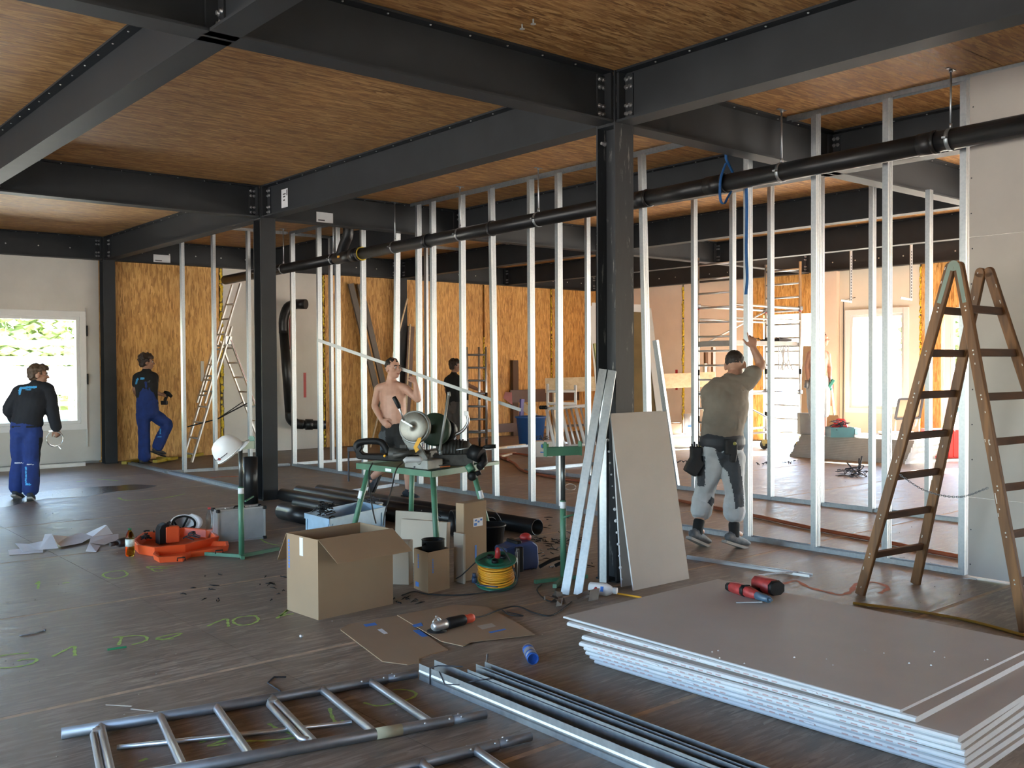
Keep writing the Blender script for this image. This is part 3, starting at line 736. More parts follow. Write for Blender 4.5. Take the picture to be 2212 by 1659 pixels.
# angle grinder
G0, G1_ = g(944, 1352, .045), g(1022, 1334, .05); u = (G1_-G0).normalized(); v = UP.cross(u)
t = thing('angle_grinder', 'angle grinder with red grip and black disc on the flattened cardboard', 'angle grinder', V((G0.x, G0.y, .012)))
Lg = (G1_-G0).length
b = MB(); b.tube([G0+u*.07, G0+u*.09, G0+u*.20, G0+u*.21], [.030, .036, .034, .03], 14); part('motor_body', b, M_BLACK, t, world=True)
b = MB(); b.tube([G0+u*.21, G0+u*.23, G0+u*(Lg-.02), G0+u*Lg], [.03, .027, .030, .024], 14); part('grip', b, mat('red_grip', (.55, .07, .03), .5), t, world=True)
b = MB(); b.tube([G0+u*(-.035), G0+u*(-.02), G0+u*.03, G0+u*.07], [.018, .030, .033, .030], 14); b.lathe([(.027, -.035), (.027, .0), (.02, .02)], G0, UP, 14)
hd = part('gear_head', b, M_ALU, t, world=True)
b = MB(); b.tube(arc(G0+UP*.02, .03, 0, PI, 8, u, UP), .005, 6); b.bar(G0+u*.02+UP*.03, G0+u*.02+v*.04+UP*.05, .012, .012); part('guard_lever', b, M_ALU, hd, world=True)
b = MB(); b.lathe([(.0625, 0), (.0625, .003), (.015, .006), (.01, .012)], G0+UP*(-.031), UP, 28); part('disc', b, M_BLACK, t, world=True)
b = MB(); pts = cat([G0+u*(Lg-.01), g(1045, 1330, .03), g(1085, 1315, .012), g(1118, 1310, .012), g(1150, 1322, .006), g(1185, 1330, .006), g(1210, 1320, .006), g(1235, 1300, .006)], 8); b.tube(pts, .005, 6)
pts = cat([g(1085, 1318, .016), g(1100, 1328, .012), g(1130, 1330, .006), g(1095, 1322, .012)], 8); b.tube(pts, .004, 6)
part('cord', b, M_RUBBER, t, world=True)
# spray can
a, e = g(1134, 1390, .035), g(1152, 1424, .035); d = (e-a).normalized(); L = .2; a = e-d*L
t = thing('foam_can', 'blue and white foam can lying on its side with the blue end toward the camera', 'can', (e.x, e.y, 0))
b = MB(); b.lathe([(.02, 0), (.033, .008), (.033, .15), (.029, .165)], a, d, 20); bd = part('can_body', b, mat('can_print', (.42, .44, .5), .3, .3, .3, 30), t, world=True)
b = MB(); b.lathe([(.0335, .02), (.0335, .06)], a, d, 20); b.lathe([(.0335, .12), (.0335, .14)], a, d, 20); part('blue_band', b, mat('can_blue', (.03, .12, .45), .3), bd, world=True)
b = MB(); b.lathe([(.032, .165), (.034, .17), (.034, .19), (.030, .2), (.026, .19), (.024, .182)], a, d, 20); part('cap', b, MATS['can_blue'], t, world=True)
# --- small litter in front
b = MB(); b.tube(cat([g(42, 1373, .003), g(70, 1369, .004), g(96, 1362, .004)], 4), .004, 6); b.ball(g(97, 1361, .008), .008, 8); solo('bent_nail', b, M_ALUD, 'long bent nail on the floor at the far left', 'nail')
b = MB(); b.ball(g(651, 1374, .012), .013, 12); solo('steel_ball', b, M_ALU, 'small shiny steel ball on the floor below the big box', 'ball')
b = MB(); b.bar(g(232, 1403, .006), g(273, 1397, .006), .012, .010, UP); solo('green_crayon', b, mat('green_crayon', (.02, .22, .10), .5), 'green marking crayon lying beside the chalk letters', 'crayon')
b = MB(); b.tube([g(578, 1475, .003), g(592, 1462, .004), g(618, 1462, .004)], .004, 6); b.tube([g(578, 1475, .003), g(606, 1493, .004)], .004, 6); solo('bent_rod', b, M_INK, 'thin bent black rod behind the scaffold frame', 'rod')
b = MB(); b.bar(g(1051, 1433, .002), g(1053, 1412, .06), .01, .004); solo('metal_clip', b, M_ALU, 'thin metal clip standing beside the foreground profiles', 'clip')
for lab, q in (('thin grey plastic splinter behind the scaffold frame, left one', [(229, 1522), (285, 1525)]), ('thin grey plastic splinter behind the scaffold frame, right one', [(283, 1531), (332, 1536)])):
    b = MB(); b.bar(g(*q[0], .002), g(*q[1], .002), .008, .004, UP); solo('splinter', b, M_CARDL, lab, 'splinter')
# --- big cardboard box
def carton(t, c00, dx, dy, w_, d_, h, th=.005, m=M_CARD, mi=M_CARDI, bottom=True):
    """open box: corner c00, directions dx, dy; outer walls and inner lining"""
    c00, dx, dy = V(c00), V(dx), V(dy)
    ws = [(c00, dx, dy, w_), (c00+dy*(d_-th), dx, dy, w_), (c00+dy*th, dy, dx, d_-2*th), (c00+dx*(w_-th)+dy*th, dy, dx, d_-2*th)]
    for o_, a_, n_, l_ in ws:
        b = MB(); b.ob(o_+a_*(l_/2)+n_*(th/2)+UP*(h/2), a_, n_, UP, l_, th, h); part('side', b, m, t, world=True)
    if bottom:
        b = MB(); b.ob(c00+dx*(w_/2)+dy*(d_/2)+UP*.004, dx, dy, UP, w_-2*th, d_-2*th, .006); part('base', b, mi, t, world=True)
c = V((3.071, 5.62, 0)); dx = (g(848, 1305)-c); dx.z = 0; dx.normalize(); dy = V((-dx.y, dx.x, 0)); H = .525; Wb, Db = .605, .385
t = thing('cardboard_box', 'big open cardboard box with a flap folded down on its long side', 'box', c+dx*.3+dy*.19)
carton(t, c, dx, dy, Wb, Db, H)
b = MB(); f0, f1_ = c+UP*H, c+dx*Wb+UP*H; dr = (-dy*.82-UP*.57+dx*.10).normalized(); b.sheet([f0, f1_, f1_+dr*.235, f0+dr*.235+dx*.0], .004, (dy*.3+UP)); part('flap', b, M_CARD, t, world=True)
b = MB(); f0, f1_ = c+dy*Db+UP*H, c+dx*Wb+dy*Db+UP*H; dr = (dy*.45-UP*.89-dx*.06).normalized(); b.sheet([f0, f1_, f1_+dr*.22, f0+dr*.22], .004, (dy*.8+UP*.4)); part('flap', b, M_CARD, t, world=True)
b = MB(); nn = -dx; 
for k in range(9): b.ob(c+dy*(Db-.03)-dx*.0006+UP*(.30+.022*k), dy, dx, UP, .016, .001, .016)
part('print', b, M_BLUEP, t, world=True, kind='stuff')
b = MB(); b.ob(c+dy*(Db*.52)-dx*.0006+UP*.455, dy, dx, UP, .042, .001, .12); part('paper_tag', b, M_PAPER, t, 'white paper label', world=True)
b = MB(); b.ob(c+dx*.47-dy*.0006+UP*.40, dx, dy, UP, .11, .001, .085); lb = part('paper_tag', b, M_CARDL, t, 'printed paper label', world=True)
b = MB()
for k in range(4): b.ob(c+dx*.46-dy*.0014+UP*(.38+.014*k), dx, dy, UP, .07, .0006, .007)
part('print', b, M_INK, lb, world=True)
# --- small box with black pan
c = g(925, 1283); dx = (g(967, 1272)-c); dx.normalize(); dy = (g(893, 1270)-c).normalized(); 
t = thing('cardboard_box', 'small cardboard box with a black ring standing out of its top', 'box', c)
carton(t, c, dx, dy, .225, .22, .30)
b = MB()
for k in range(6): b.ob(c+dx*.05-dy*.0006+UP*(.15+.018*k), dx, dy, UP, .010, .001, .013)
b.ob(c+dy*.17-dx*.0006+UP*.04, dy, dx, UP, .05, .001, .035)
for k in range(6): b.ob(c+dy*.15-dx*.0006+UP*(.17+.018*k), dy, dx, UP, .014, .001, .013)
part('print', b, M_BLUEP, t, world=True, kind='stuff')
b = MB(); cc = c+dx*.13+dy*.11; b.lathe([(.085, .12), (.085, .355), (.088, .365), (.082, .365), (.078, .355), (.078, .14), (.0, .13)], cc, UP, 24); b.tube([cc+UP*.34-dx*.085, cc+UP*.335-dx*.11, cc+UP*.33-dx*.085+dy*.02], .007, 6)
solo('pipe_socket', b, M_BLACK, 'short black pipe piece standing in the small cardboard box', 'pipe fitting')
# --- pale flat cardboard boxes
def slab(name, label, a, e, th, h, m, catg='box', lean=0., parts=()):
    a, e = V(a), V(e); d = (e-a); L = d.length; d.normalize(); n = V((-d.y, d.x, 0))
    t = thing(name, label, catg, (a+e)/2); up = (UP*math.cos(lean)+n*math.sin(lean)); nn = (n*math.cos(lean)-UP*math.sin(lean))
    b = MB(); b.ob(a+d*(L/2)+nn*(th/2)+up*(h/2)+UP*max(0, th*math.sin(lean)), d, nn, up, L, th, h); part('body', b, m, t, world=True, bevel=.004)
    for (x0, z0, ww, hh, mm, nm) in parts:
        b = MB(); b.ob(a+d*(x0*L)+up*(z0*h)-nn*.0012+UP*max(0, th*math.sin(lean)), d, nn, up, ww, .001, hh); part(nm, b, mm, t, world=True)
    return t
slab('flat_carton', 'pale flat carton standing between the big box and the small one', g(838, 1262), g(884, 1264), .10, .33, M_CARDL, parts=[(.3, .95, .12, .03, M_PAPER, 'paper_tag')])
slab('flat_carton', 'pale long flat carton standing behind the small box with the black ring', g(862, 1215), g(962, 1225), .06, .36, M_CARDL, lean=.10)
slab('flat_carton', 'long pale carton edge standing farthest back under the saw table', g(852, 1190), g(940, 1198), .02, .36, M_CARDL, lean=.06)
tb = slab('tall_carton', 'tall narrow cardboard box standing left of the cable reel', g(1003, 1257), g(1052, 1245), .09, .60, M_CARD, parts=[(.5, .34, .02, .12, M_BLUEP, 'print')])
b = MB(); a, e = g(1003, 1257), g(1052, 1245); d = (e-a).normalized(); n = V((-d.y, d.x, 0))
lbl = MB(); lbl.ob(a+d*.155-n*.0014+UP*.44, d, n, UP, .105, .001, .065); lo_ = part('paper_tag', lbl, M_PAPER, tb, 'white shipping label with blue print', world=True)
for k in range(3): b.ob(a+d*(.13+.03*k)-n*.0024+UP*(.455-.012*(k % 2)), d, n, UP, .022, .0006, .014)
b.ob(a+d*.125-n*.0024+UP*.425, d, n, UP, .03, .0006, .02); part('print', b, M_BLUEP, lo_, world=True)
slab('flat_carton', 'pale narrow carton side leaning against the tall narrow box', g(980, 1256), g(1002, 1262), .02, .38, M_CARDL)
# --- light blue plastic crate with pipe clips
c = V((4.60, 8.10, 0)); pA, pB, pC = g(660, 1108, .26), g(712, 1121, .26), g(832, 1094, .26)
c = V((pB.x, pB.y, 0)); dx = (pC-pB); dx.z = 0; Lx = dx.length; dx.normalize(); dy = (pA-pB); dy.z = 0; Ly = dy.length; dy.normalize()
t = thing('plastic_crate', 'light blue-grey plastic crate behind the big cardboard box', 'crate', c+dx*(Lx/2)+dy*(Ly/2))
MC = mat('crate_blue', (.30, .43, .55), .45)
th = .008
for o_, a_, n_, l_ in [(c, dx, dy, Lx), (c+dy*(Ly-th), dx, dy, Lx), (c+dy*th, dy, dx, Ly-2*th), (c+dx*(Lx-th)+dy*th, dy, dx, Ly-2*th)]:
    b = MB(); b.ob(o_+a_*(l_/2)+n_*(th/2)+UP*.13, a_, n_, UP, l_, th, .26); part('side', b, MC, t, world=True)
b = MB()
for o_, a_, n_, l_, sg in [(c, dx, dy, Lx, -1), (c+dy*Ly, dx, dy, Lx, 1), (c, dy, dx, Ly, -1), (c+dx*Lx, dy, dx, Ly, 1)]: b.ob(o_+a_*(l_/2)+n_*(sg*.006)+UP*.235, a_, n_, UP, l_+.024, .012, .05)
part('rim', b, MC, t, world=True)
b = MB()
for k in (.06, .94): b.ob(c-dx*.005+dy*(Ly*k)+UP*.105, dy, dx, UP, .02, .01, .21); b.ob(c-dy*.005+dx*(Lx*k)+UP*.105, dx, dy, UP, .02, .01, .21)
part('rib', b, MC, t, world=True, kind='stuff')
b = MB(); b.ob(c+dx*(Lx/2)+dy*(Ly/2)+UP*.01, dx, dy, UP, Lx-.02, Ly-.02, .012); part('base', b, MC, t, world=True)
def clutter(n, cen, rx, ry, z0, z1, rng, kind='scrap', sz=(.03, .12)):
    b = MB(); cen = V(cen)
    for k in range(n):
        a = rng.uniform(0, 2*PI); rr = math.sqrt(rng.random()); p = cen+V((math.cos(a)*rx*rr, math.sin(a)*ry*rr, 0)); z = rng.uniform(z0, z1)
        d = V((rng.gauss(0, 1), rng.gauss(0, 1), rng.gauss(0, .35))).normalized(); l = rng.uniform(*sz)
        if k % 3 == 0: b.tube([p+UP*z-d*l/2, p+UP*(z+l*.2), p+UP*z+d*l/2], .006, 5)
        elif k % 3 == 1: b.tube(arc(p+UP*(z+l*.15), l*.35, rng.uniform(0, 3), rng.uniform(4, 6), 7, d, UP.cross(d).normalized()), .007, 5)
        else: b.bar(p+UP*z-d*l/2, p+UP*z+d*l/2, l*.3, .006)
    return b
rng = random.Random(3)
b = clutter(36, c+dx*(Lx*.22)+dy*(Ly*.75), .10, .08, .20, .34, rng); solo('pipe_clips', b, M_BLACK, 'heap of black pipe clips in the light blue crate', 'pipe clips', kind='stuff')
# second, white tub with wire and black bags behind
c2 = g(768, 1150); 
t = thing('white_tub', 'white plastic tub with tangled wire behind the light blue crate', 'tub', g(800, 1128, 0)); p = V(t.location)
b = MB(); b.lathe([(.10, 0), (.13, .2), (.14, .2), (.13, .19), (.10, .01)], p, UP, 20); part('body', b, mat('milky_plastic', (.6, .62, .63), .5), t, world=True)
b = clutter(24, p, .10, .10, .17, .25, rng, sz=(.03, .1)); solo('wire_tangle', b, M_INK, 'tangled dark wire in the white tub under the saw table', 'wire', kind='stuff')
b = clutter(46, g(905, 1160), .26, .12, .05, .24, rng, sz=(.04, .13)); solo('black_scraps', b, M_BLACK, 'heap of black plastic scraps under the saw table', 'scraps', kind='stuff')
# --- black pipes on the floor
PD = (g(1410*.0+1000, 1100)-g(690, 1060)); 
dirp = V((.42, -.905, 0)).normalized()
def ppipe(label, q, r, L, z, name='drain_pipe'):
    e = g(*q, z); b = MB(); b.pipe(e, e+dirp*L, r, r-.006, 24); return solo(name, b, M_BPIPE, label, 'pipe', group='black pipes on the floor by the second column')
def fit_dir(q0, q1, z):
    a, e = g(*q0, z), g(*q1, z); return (e-a).normalized(), (e-a).length
dirp, Lq = fit_dir((690, 1062), (985, 1112), .075)
ppipe('long black pipe on the floor, farthest back of the heap', (690, 1060), .08, 3.9, .08)
ppipe('long black pipe on the floor, second from the back of the heap', (645, 1062), .08, 3.6, .08)
ppipe('black pipe on the floor, its end nearest the foot of the second column', (610, 1068), .075, 2.6, .075)
ppipe('short black pipe lying between the others behind the crate', (642, 1088), .075, 1.6, .075)
dirp, Lq = fit_dir((605, 1105), (690, 1123), .075)
ppipe('thick black pipe end nearest the camera, left of the light blue crate', (610, 1104), .088, .62, .088)
b = MB(); p = g(976, 1160); b.pipe(p+UP*.13+V((0, 0, 0)), p+UP*.13+V((.13, -.05, 0)), .13, .12, 28); solo('pipe_ring', b, M_BPIPE, 'big black pipe ring standing under the saw table', 'pipe')
b = MB(); p = g(542, 1087); b.pipe(p, p+UP*.56, .085, .079, 24); solo('upright_pipe', b, M_BPIPE, 'short black pipe standing upright against the second column', 'pipe')
# --- black bucket
p = g(1050, 1215)+V((.1, .1, 0)); t = thing('black_bucket', 'black bucket behind the tall narrow box', 'bucket', p)
b = MB(); b.lathe([(.11, 0), (.15, .3), (.158, .3), (.158, .285), (.148, .285), (.108, .012), (0, .012)], p, UP, 24); part('body', b, M_BLACK, t, world=True)
b = MB(); b.tube(arc(p+UP*.29, .158, PI*1.05, PI*1.95, 10, (1, 0, 0), V((0, -.35, -.93))), .003, 6); part('wire_handle', b, M_ALUD, t, world=True)
# --- cable reel
p = g(1072, 1270)+UP*.035; t = thing('cable_reel', 'green cable reel wound with orange cable beside the tall box', 'cable reel', p-UP*.035)
MG = mat('reel_green', (.012, .13, .085), .4)
FHc = V((math.sin(YAW), math.cos(YAW), 0)); rax = (UP-FHc*.21).normalized(); rx_, ry_, _ = frame(rax, FHc)
b = MB(); b.lathe([(.02, .002), (.150, .002), (.155, .008), (.150, .014), (.10, .016), (.10, .175), (.150, .18), (.157, .187), (.150, .193), (.12, .188), (.095, .178), (.06, .180), (.05, .195), (.0, .195)], p, rax, 36); part('spool', b, MG, t, world=True)
b = MB()
for k in range(10):
    z = .028+.0155*k; b.tube([p+rx_*(math.cos(a)*(.126+.004*math.sin(k*2)))+ry_*(math.sin(a)*(.126+.004*math.sin(k*2)))+rax*(z+.004*math.sin(a+k)) for a in [2*PI*i/28 for i in range(28)]], .0088, 6, closed=True)
part('cable', b, mat('orange_cable', (.70, .32, .02), .5), t, world=True, kind='stuff')
b = MB()
for k in range(3): a = 2*PI*k/3+.4; b.lathe([(.026, 0), (.026, .018), (.02, .022), (.018, .012), (0, .012)], p+rx_*(math.cos(a)*.055)+ry_*(math.sin(a)*.055)+rax*.19, rax, 14)
part('socket', b, M_BLACK, t, world=True, kind='stuff')
b = MB(); b.tube([p+V((.0, -.02, .19)), p+V((.0, -.02, .25)), p+V((0, -.02, .27))], [.024, .018, .010], 10); pl = part('plug', b, M_RED, t, 'red plug', world=True)
b = MB(); b.tube(cat([p+V((0, -.02, .27)), p+V((.02, -.06, .26)), p+V((.04, -.15, .13)), p+V((.0, -.2, .012)), g(1010, 1284, .008), g(930, 1284, .008), g(895, 1278, .008), g(868, 1286, .008)], 8), .005, 6); part('lead', b, M_RUBBER, t, world=True)
b = MB(); b.tube(cat([p+V((-.05, .05, .2)), p+V((-.15, .05, .17)), g(1000, 1240, .1), g(985, 1250, .05)], 6), .005, 6); part('lead', b, M_RUBBER, t, world=True)
b = MB(); q = p+V((-.19, .02, 0)); b.tube([q+UP*.10, q+UP*.07], [.014, .016], 10); b.tube([q+UP*.03, q+UP*.07], .02, 10); b.tube(cat([q+UP*.03, q+UP*.012+V((.03, -.04, 0)), p+V((-.1, -.14, .012))], 6), .006, 6); part('plug', b, mat('navy_plastic', (.02, .04, .09), .5), t, 'dark blue plug', world=True)
b = MB(); q = p+V((.16, -.03, 0)); b.tube([q+V((0, -.015, .0)), q+V((0, -.015, .22))], .011, 8); b.tube([q+V((.035, .0, .02)), q+V((.035, .0, .235)), q+V((.01, -.01, .24)), q+V((0, -.015, .215))], .006, 8); part('frame_tube', b, M_ALUD, t, world=True)
# --- blue tool bag
a, e = g(1098, 1238), g(1163, 1230); c = (a+e)/2; d = (e-a).normalized(); n = V((-d.y, d.x, 0)); t = thing('tool_bag', 'blue tool machine with red knob behind the cable reel', 'machine', c)
b = MB(); b.prof([(-.15, .0), (.15, .0), (.16, .05), (.15, .19), (.10, .23), (-.02, .22), (-.08, .20), (-.15, .19)], c+n*.02, c+n*.22, d, UP); part('housing', b, mat('machine_blue', (.03, .055, .16), .45), t, world=True, bevel=.012)
b = MB(); b.ob(c+n*.12+UP*.225-d*.02, d, n, UP, .05, .18, .03); b.ob(c+n*.0+UP*.1-d*.04, d, n, UP, .06, .05, .2); part('black_trim', b, M_BLACK, t, world=True, bevel=.008)
b = MB(); b.ball(c+d*.10+n*.14+UP*.245, .05, 14, sc=(1, 1, .7)); part('knob', b, M_RED, t, 'red knob', world=True)
b = MB(); b.tube(cat([c+d*.15+UP*.02, c+d*.26+UP*.06, c+d*.34+UP*.07, c+d*.37+UP*.04, c+d*.3+UP*.015], 6), .016, 8); part('strap', b, M_BLACK, t, world=True)
# --- roller stands
def roller_stand(label, p, H, ax, tw, foot):
    p = V(p); ax = V(ax).normalized(); n = V((-ax.y, ax.x, 0)); t = thing('roller_stand', label, 'roller stand', p, group='green roller stands')
    b = MB(); b.tube([p+UP*.03, p+UP*.62], .024, 14); part('lower_tube', b, M_GREEN, t, world=True)
    b = MB(); b.tube([p+UP*.62, p+UP*(H-.09)], .018, 12); part('inner_tube', b, mat('oily_steel', (.10, .11, .11), .35, .7), t, world=True)
    b = MB(); b.lathe([(.0245, 0), (.0245, .05)], p+UP*.56, UP, 14); part('sticker', b, M_PAPER, t, 'white sticker', world=True)
    for dv, L in foot:
        dv = V(dv).normalized(); b = MB(); b.ob(p+dv*(L/2)+UP*.022, dv, V((-dv.y, dv.x, 0)), UP, L, .03, .028); part('foot', b, M_GREEN, t, world=True)
    b = MB(); b.tube([p+UP*.5-n*.06+ax*-.02, p+UP*.52+ax*.13-n*.03], .008, 8); part('clamp_lever', b, M_GREEN, t, world=True)
    c = p+UP*(H-.06); b = MB(); b.prof([(-.03, -.03), (.03, -.03), (.03, .035), (.027, .035), (.027, -.027), (-.027, -.027), (-.027, .035), (-.03, .035)], c-ax*tw/2, c+ax*tw/2, n, UP); part('trough', b, M_GREEN, t, world=True)
    for s in (-1, 1):
        b = MB(); b.prof([(-.032, -.035), (.032, -.035), (.032, .06), (.02, .075), (-.02, .075), (-.032, .06)], c+ax*(s*tw/2)-ax*.003, c+ax*(s*tw/2)+ax*.003, n, UP); part('end_plate', b, M_GREEN, t, world=True)
    b = MB(); b.tube([c-ax*(tw/2-.006)+UP*.012, c+ax*(tw/2-.006)+UP*.012], .021, 16); part('roller', b, M_RUBBER, t, world=True)
    return t
rp = g(1217, 1255); ra = g(1248, 963, 1.0)-g(1180, 972, 1.0); ra.z = 0
roller_stand('green roller stand on the right, its roller empty, beside the leaning profiles', rp, 1.055, (.93, -.36, 0), .285, [((-.9, .2, 0), .25), ((.9, -.35, 0), .2), ((-.75, -.5, 0), .28), ((.5, .6, 0), .2)])
lp_ = g(522, 1206)
roller_stand('green roller stand on the left carrying a white hard hat', lp_, 1.03, (.80, .42, 0), .31, [((-.55, .83, 0), .36), ((.8, .18, 0), .40), ((-.3, -.9, 0), .10)])
b = MB(); q = g(611, 1193, .03); b.bar(q+V((-.03, .005, 0)), q+V((.03, -.01, 0)), .028, .028); solo('striped_cap', b, mat('red_white_stripe', (.5, .3, .3), .6), 'striped end cap at the foot of the left roller stand', 'cap')
RXc = V((math.cos(YAW), -math.sin(YAW), 0))
# white hard hat hung on the left stand
def hardhat(label, c, upv, fwd, inside=False):
    c = V(c); x = V(fwd).normalized(); z = V(upv).normalized(); x = (x-z*x.dot(z)).normalized(); y = z.cross(x)
    t = thing('hard_hat', label, 'hard hat', c-z*.0)
    Rm = Matrix((x, y, z)).transposed()
    b = MB(); n = 28; rings = []
    for r_, h in ((1.0, 0), (1.0, .03), (.97, .06), (.88, .10), (.70, .135), (.42, .155), (.15, .162), (0.001, .163)):
        rings.append([Rm@V((r_*.128*math.cos(a), r_*.102*math.sin(a), h)) + c for a in [2*PI*k/n for k in range(n)]])
    vs = sum(rings, []); fs = [(i*n+k, i*n+(k+1) % n, (i+1)*n+(k+1) % n, (i+1)*n+k) for i in range(len(rings)-1) for k in range(n)]
    inn = [c+(p-c)*.955+z*(-.0) for p in vs]; o_ = len(vs)
    fs2 = [tuple(o_+q for q in reversed(f)) for f in fs]; rim = [(k, o_+k, o_+(k+1) % n, (k+1) % n) for k in range(n)]
    b.add(vs+inn, fs+fs2+rim, 0, True); part('shell', b, M_WHITE, t, world=True)
    b = MB(); m = 14; pk = []
    for i in range(m+1):
        a = -1.1+2.2*i/m; ri = V((.126*math.cos(a), .100*math.sin(a), .004)); ro = V((.126*math.cos(a)+.055*math.cos(a*.9), .100*math.sin(a)*1.05, -.012)); pk.append((ri, ro))
    vs = [Rm@q+c for pr in pk for q in pr]+[Rm@(q+V((0, 0, .005)))+c for pr in pk for q in pr]; o_ = 2*(m+1)
    fs = [(2*i, 2*i+1, 2*i+3, 2*i+2) for i in range(m)]+[(o_+2*i, o_+2*i+2, o_+2*i+3, o_+2*i+1) for i in range(m)]+[(2*i+1, o_+2*i+1, o_+2*i+3, 2*i+3) for i in range(m)]+[(2*i, 2*i+2, o_+2*i+2, o_+2*i) for i in range(m)]
    b.add(vs, fs, 0, True); part('peak', b, M_WHITE, t, world=True)
    b = MB(); b.tube([Rm@V((.130*math.cos(a), .104*math.sin(a), .012))+c for a in [2*PI*k/n for k in range(n)]], .004, 6, closed=True); part('rim', b, M_WHITE, t, world=True)
    b = MB()
    if inside:
        b.tube([Rm@V((.108*math.cos(a), .085*math.sin(a), .012))+c for a in [2*PI*k/n for k in range(n)]], .011, 6, closed=True)
        for a0 in (.5, 2.1): b.tube([Rm@V((.10*math.cos(a0)*q, .08*math.sin(a0)*q, .012+.10*(1-q*q)))+c for q in [i/5-1 for i in range(11)]], .010, 6)
        b.tube(cat([Rm@V((-.11, .02, .01))+c, Rm@V((-.16, .0, -.02))+c, Rm@V((-.13, -.03, .0))+c], 5), .014, 6); part('harness', b, M_BLACK, t, world=True)
    else:
        b.tube([Rm@V((.131*math.cos(a), .105*math.sin(a), .05))+c for a in [PI*.5+PI*k/12 for k in range(13)]], .0025, 5); part('headband_edge', b, M_INK, t, world=True)
        dl = (Rm.transposed()@(-FHc*.85-UP*.38-RXc*.35)).normalized(); q = V((dl.x*.131**2, dl.y*.105**2, dl.z*.163**2)); q = q/math.sqrt((dl.x*.131)**2+(dl.y*.105)**2+(dl.z*.163)**2)
        nn = (Rm@V((q.x/.131**2, q.y/.105**2, q.z/.163**2))).normalized(); b = MB(); b.lathe([(.012, -.006), (.012, .003)], Rm@q+c, nn, 14); part('badge', b, M_RED, t, 'red round badge', world=True)
    return t
hc = oD(487, 972, 7.95); hardhat('white hard hat with red dot hung on the left roller stand', oD(500, 980, 7.95), (-.55, .1, .62), (.7, -.4, .45))
hardhat('white hard hat lying upside down beside the aluminium case', g(400, 1136, .09)+V((0, .03, .02)), (.1, .62, -.45), (.9, -.25, .1), True)
# --- aluminium case
a, e = g(472, 1174), g(572, 1163); d = (e-a).normalized(); n = V((-d.y, d.x, 0)); L = (e-a).length; h = .30; th = .14
t = thing('aluminium_case', 'aluminium tool case standing on its side behind the left roller stand', 'case', (a+e)/2)
b = MB(); b.ob(a+d*L/2+n*th/2+UP*(h/2+.006), d, n, UP, L-.012, th-.01, h-.012); part('shell', b, mat('case_grey', (.40, .41, .42), .5, .5), t, world=True)
b = MB()
for s in (0, 1):
    for q in (0, th): b.ob(a+d*(s*L)+n*q+UP*(h/2+.006), d, n, UP, .014, .014, h); b.ob(a+d*L/2+n*q+UP*(.006+s*h), d, n, UP, L, .014, .014)
    b.ob(a+d*(s*L)+n*th/2+UP*(h/2+.006), d, n, UP, .006, th, h)
part('edge_trim', b, M_ALU, t, world=True)
b = MB()
for s in (0, 1):
    for z in (.012, h): 
        for q in (0, th): b.ob(a+d*(s*L)+n*q+UP*z, d, n, UP, .035, .035, .03)
part('corner_cap', b, M_BLACK, t, world=True, kind='stuff', bevel=.006)
b = MB(); b.tube(cat([a+d*L*.38+n*th/2+UP*h, a+d*L*.42+n*th/2+UP*(h+.022), a+d*L*.58+n*th/2+UP*(h+.022), a+d*L*.62+n*th/2+UP*h], 4), .009, 8); part('handle', b, M_BLACK, t, world=True)
for s in (.25, .78):
    b = MB(); b.ob(a+d*L*s+n*th/2+UP*(h+.012), d, n, UP, .05, .03, .012); part('latch', b, M_ALU, t, world=True, bevel=.003)
# bottle behind the case
def bottle(name, label, p, R, H, mliq, mcap, mlab=None, liq=.6, lean=None):
    p = V(p); t = thing(name, label, 'bottle', p)
    ax = V(lean).normalized() if lean else UP
    prof = [(R*.85, 0), (R, R*.25), (R, H*.32), (R*.93, H*.36), (R*.93, H*.42), (R, H*.46), (R, H*.66), (R*.75, H*.80), (R*.36, H*.91), (R*.36, H*.945)]
    b = MB(); b.lathe(prof, p, ax, 18); part('body', b, mliq, t, world=True)
    b = MB(); b.lathe([(R*.42, H*.94), (R*.42, H*.995), (R*.38, H)], p, ax, 14); part('cap', b, mcap, t, world=True)
    if mlab: b = MB(); b.lathe([(R*1.02, H*.36), (R*1.02, H*.62)], p, ax, 18); part('wrap', b, mlab, t, 'printed paper wrap', world=True)
    return t
M_PET = glassy('clear_plastic', (.86, .93, .95), .05, 1.2); M_JUICE = glassy('apple_juice', (.85, .48, .05), .05, 1.15)
bottle('water_bottle', 'clear bottle with red cap standing behind the aluminium case', g(453, 1168), .036, .32, M_PET, M_RED)
bottle('juice_bottle', 'bottle of amber juice with green cap beside the orange tool case', g(281, 1201), .038, .245, M_JUICE, mat('green_cap', (.01, .12, .05), .4), mat('juice_label', (.55, .6, .55), .6, 0, .4, 25))
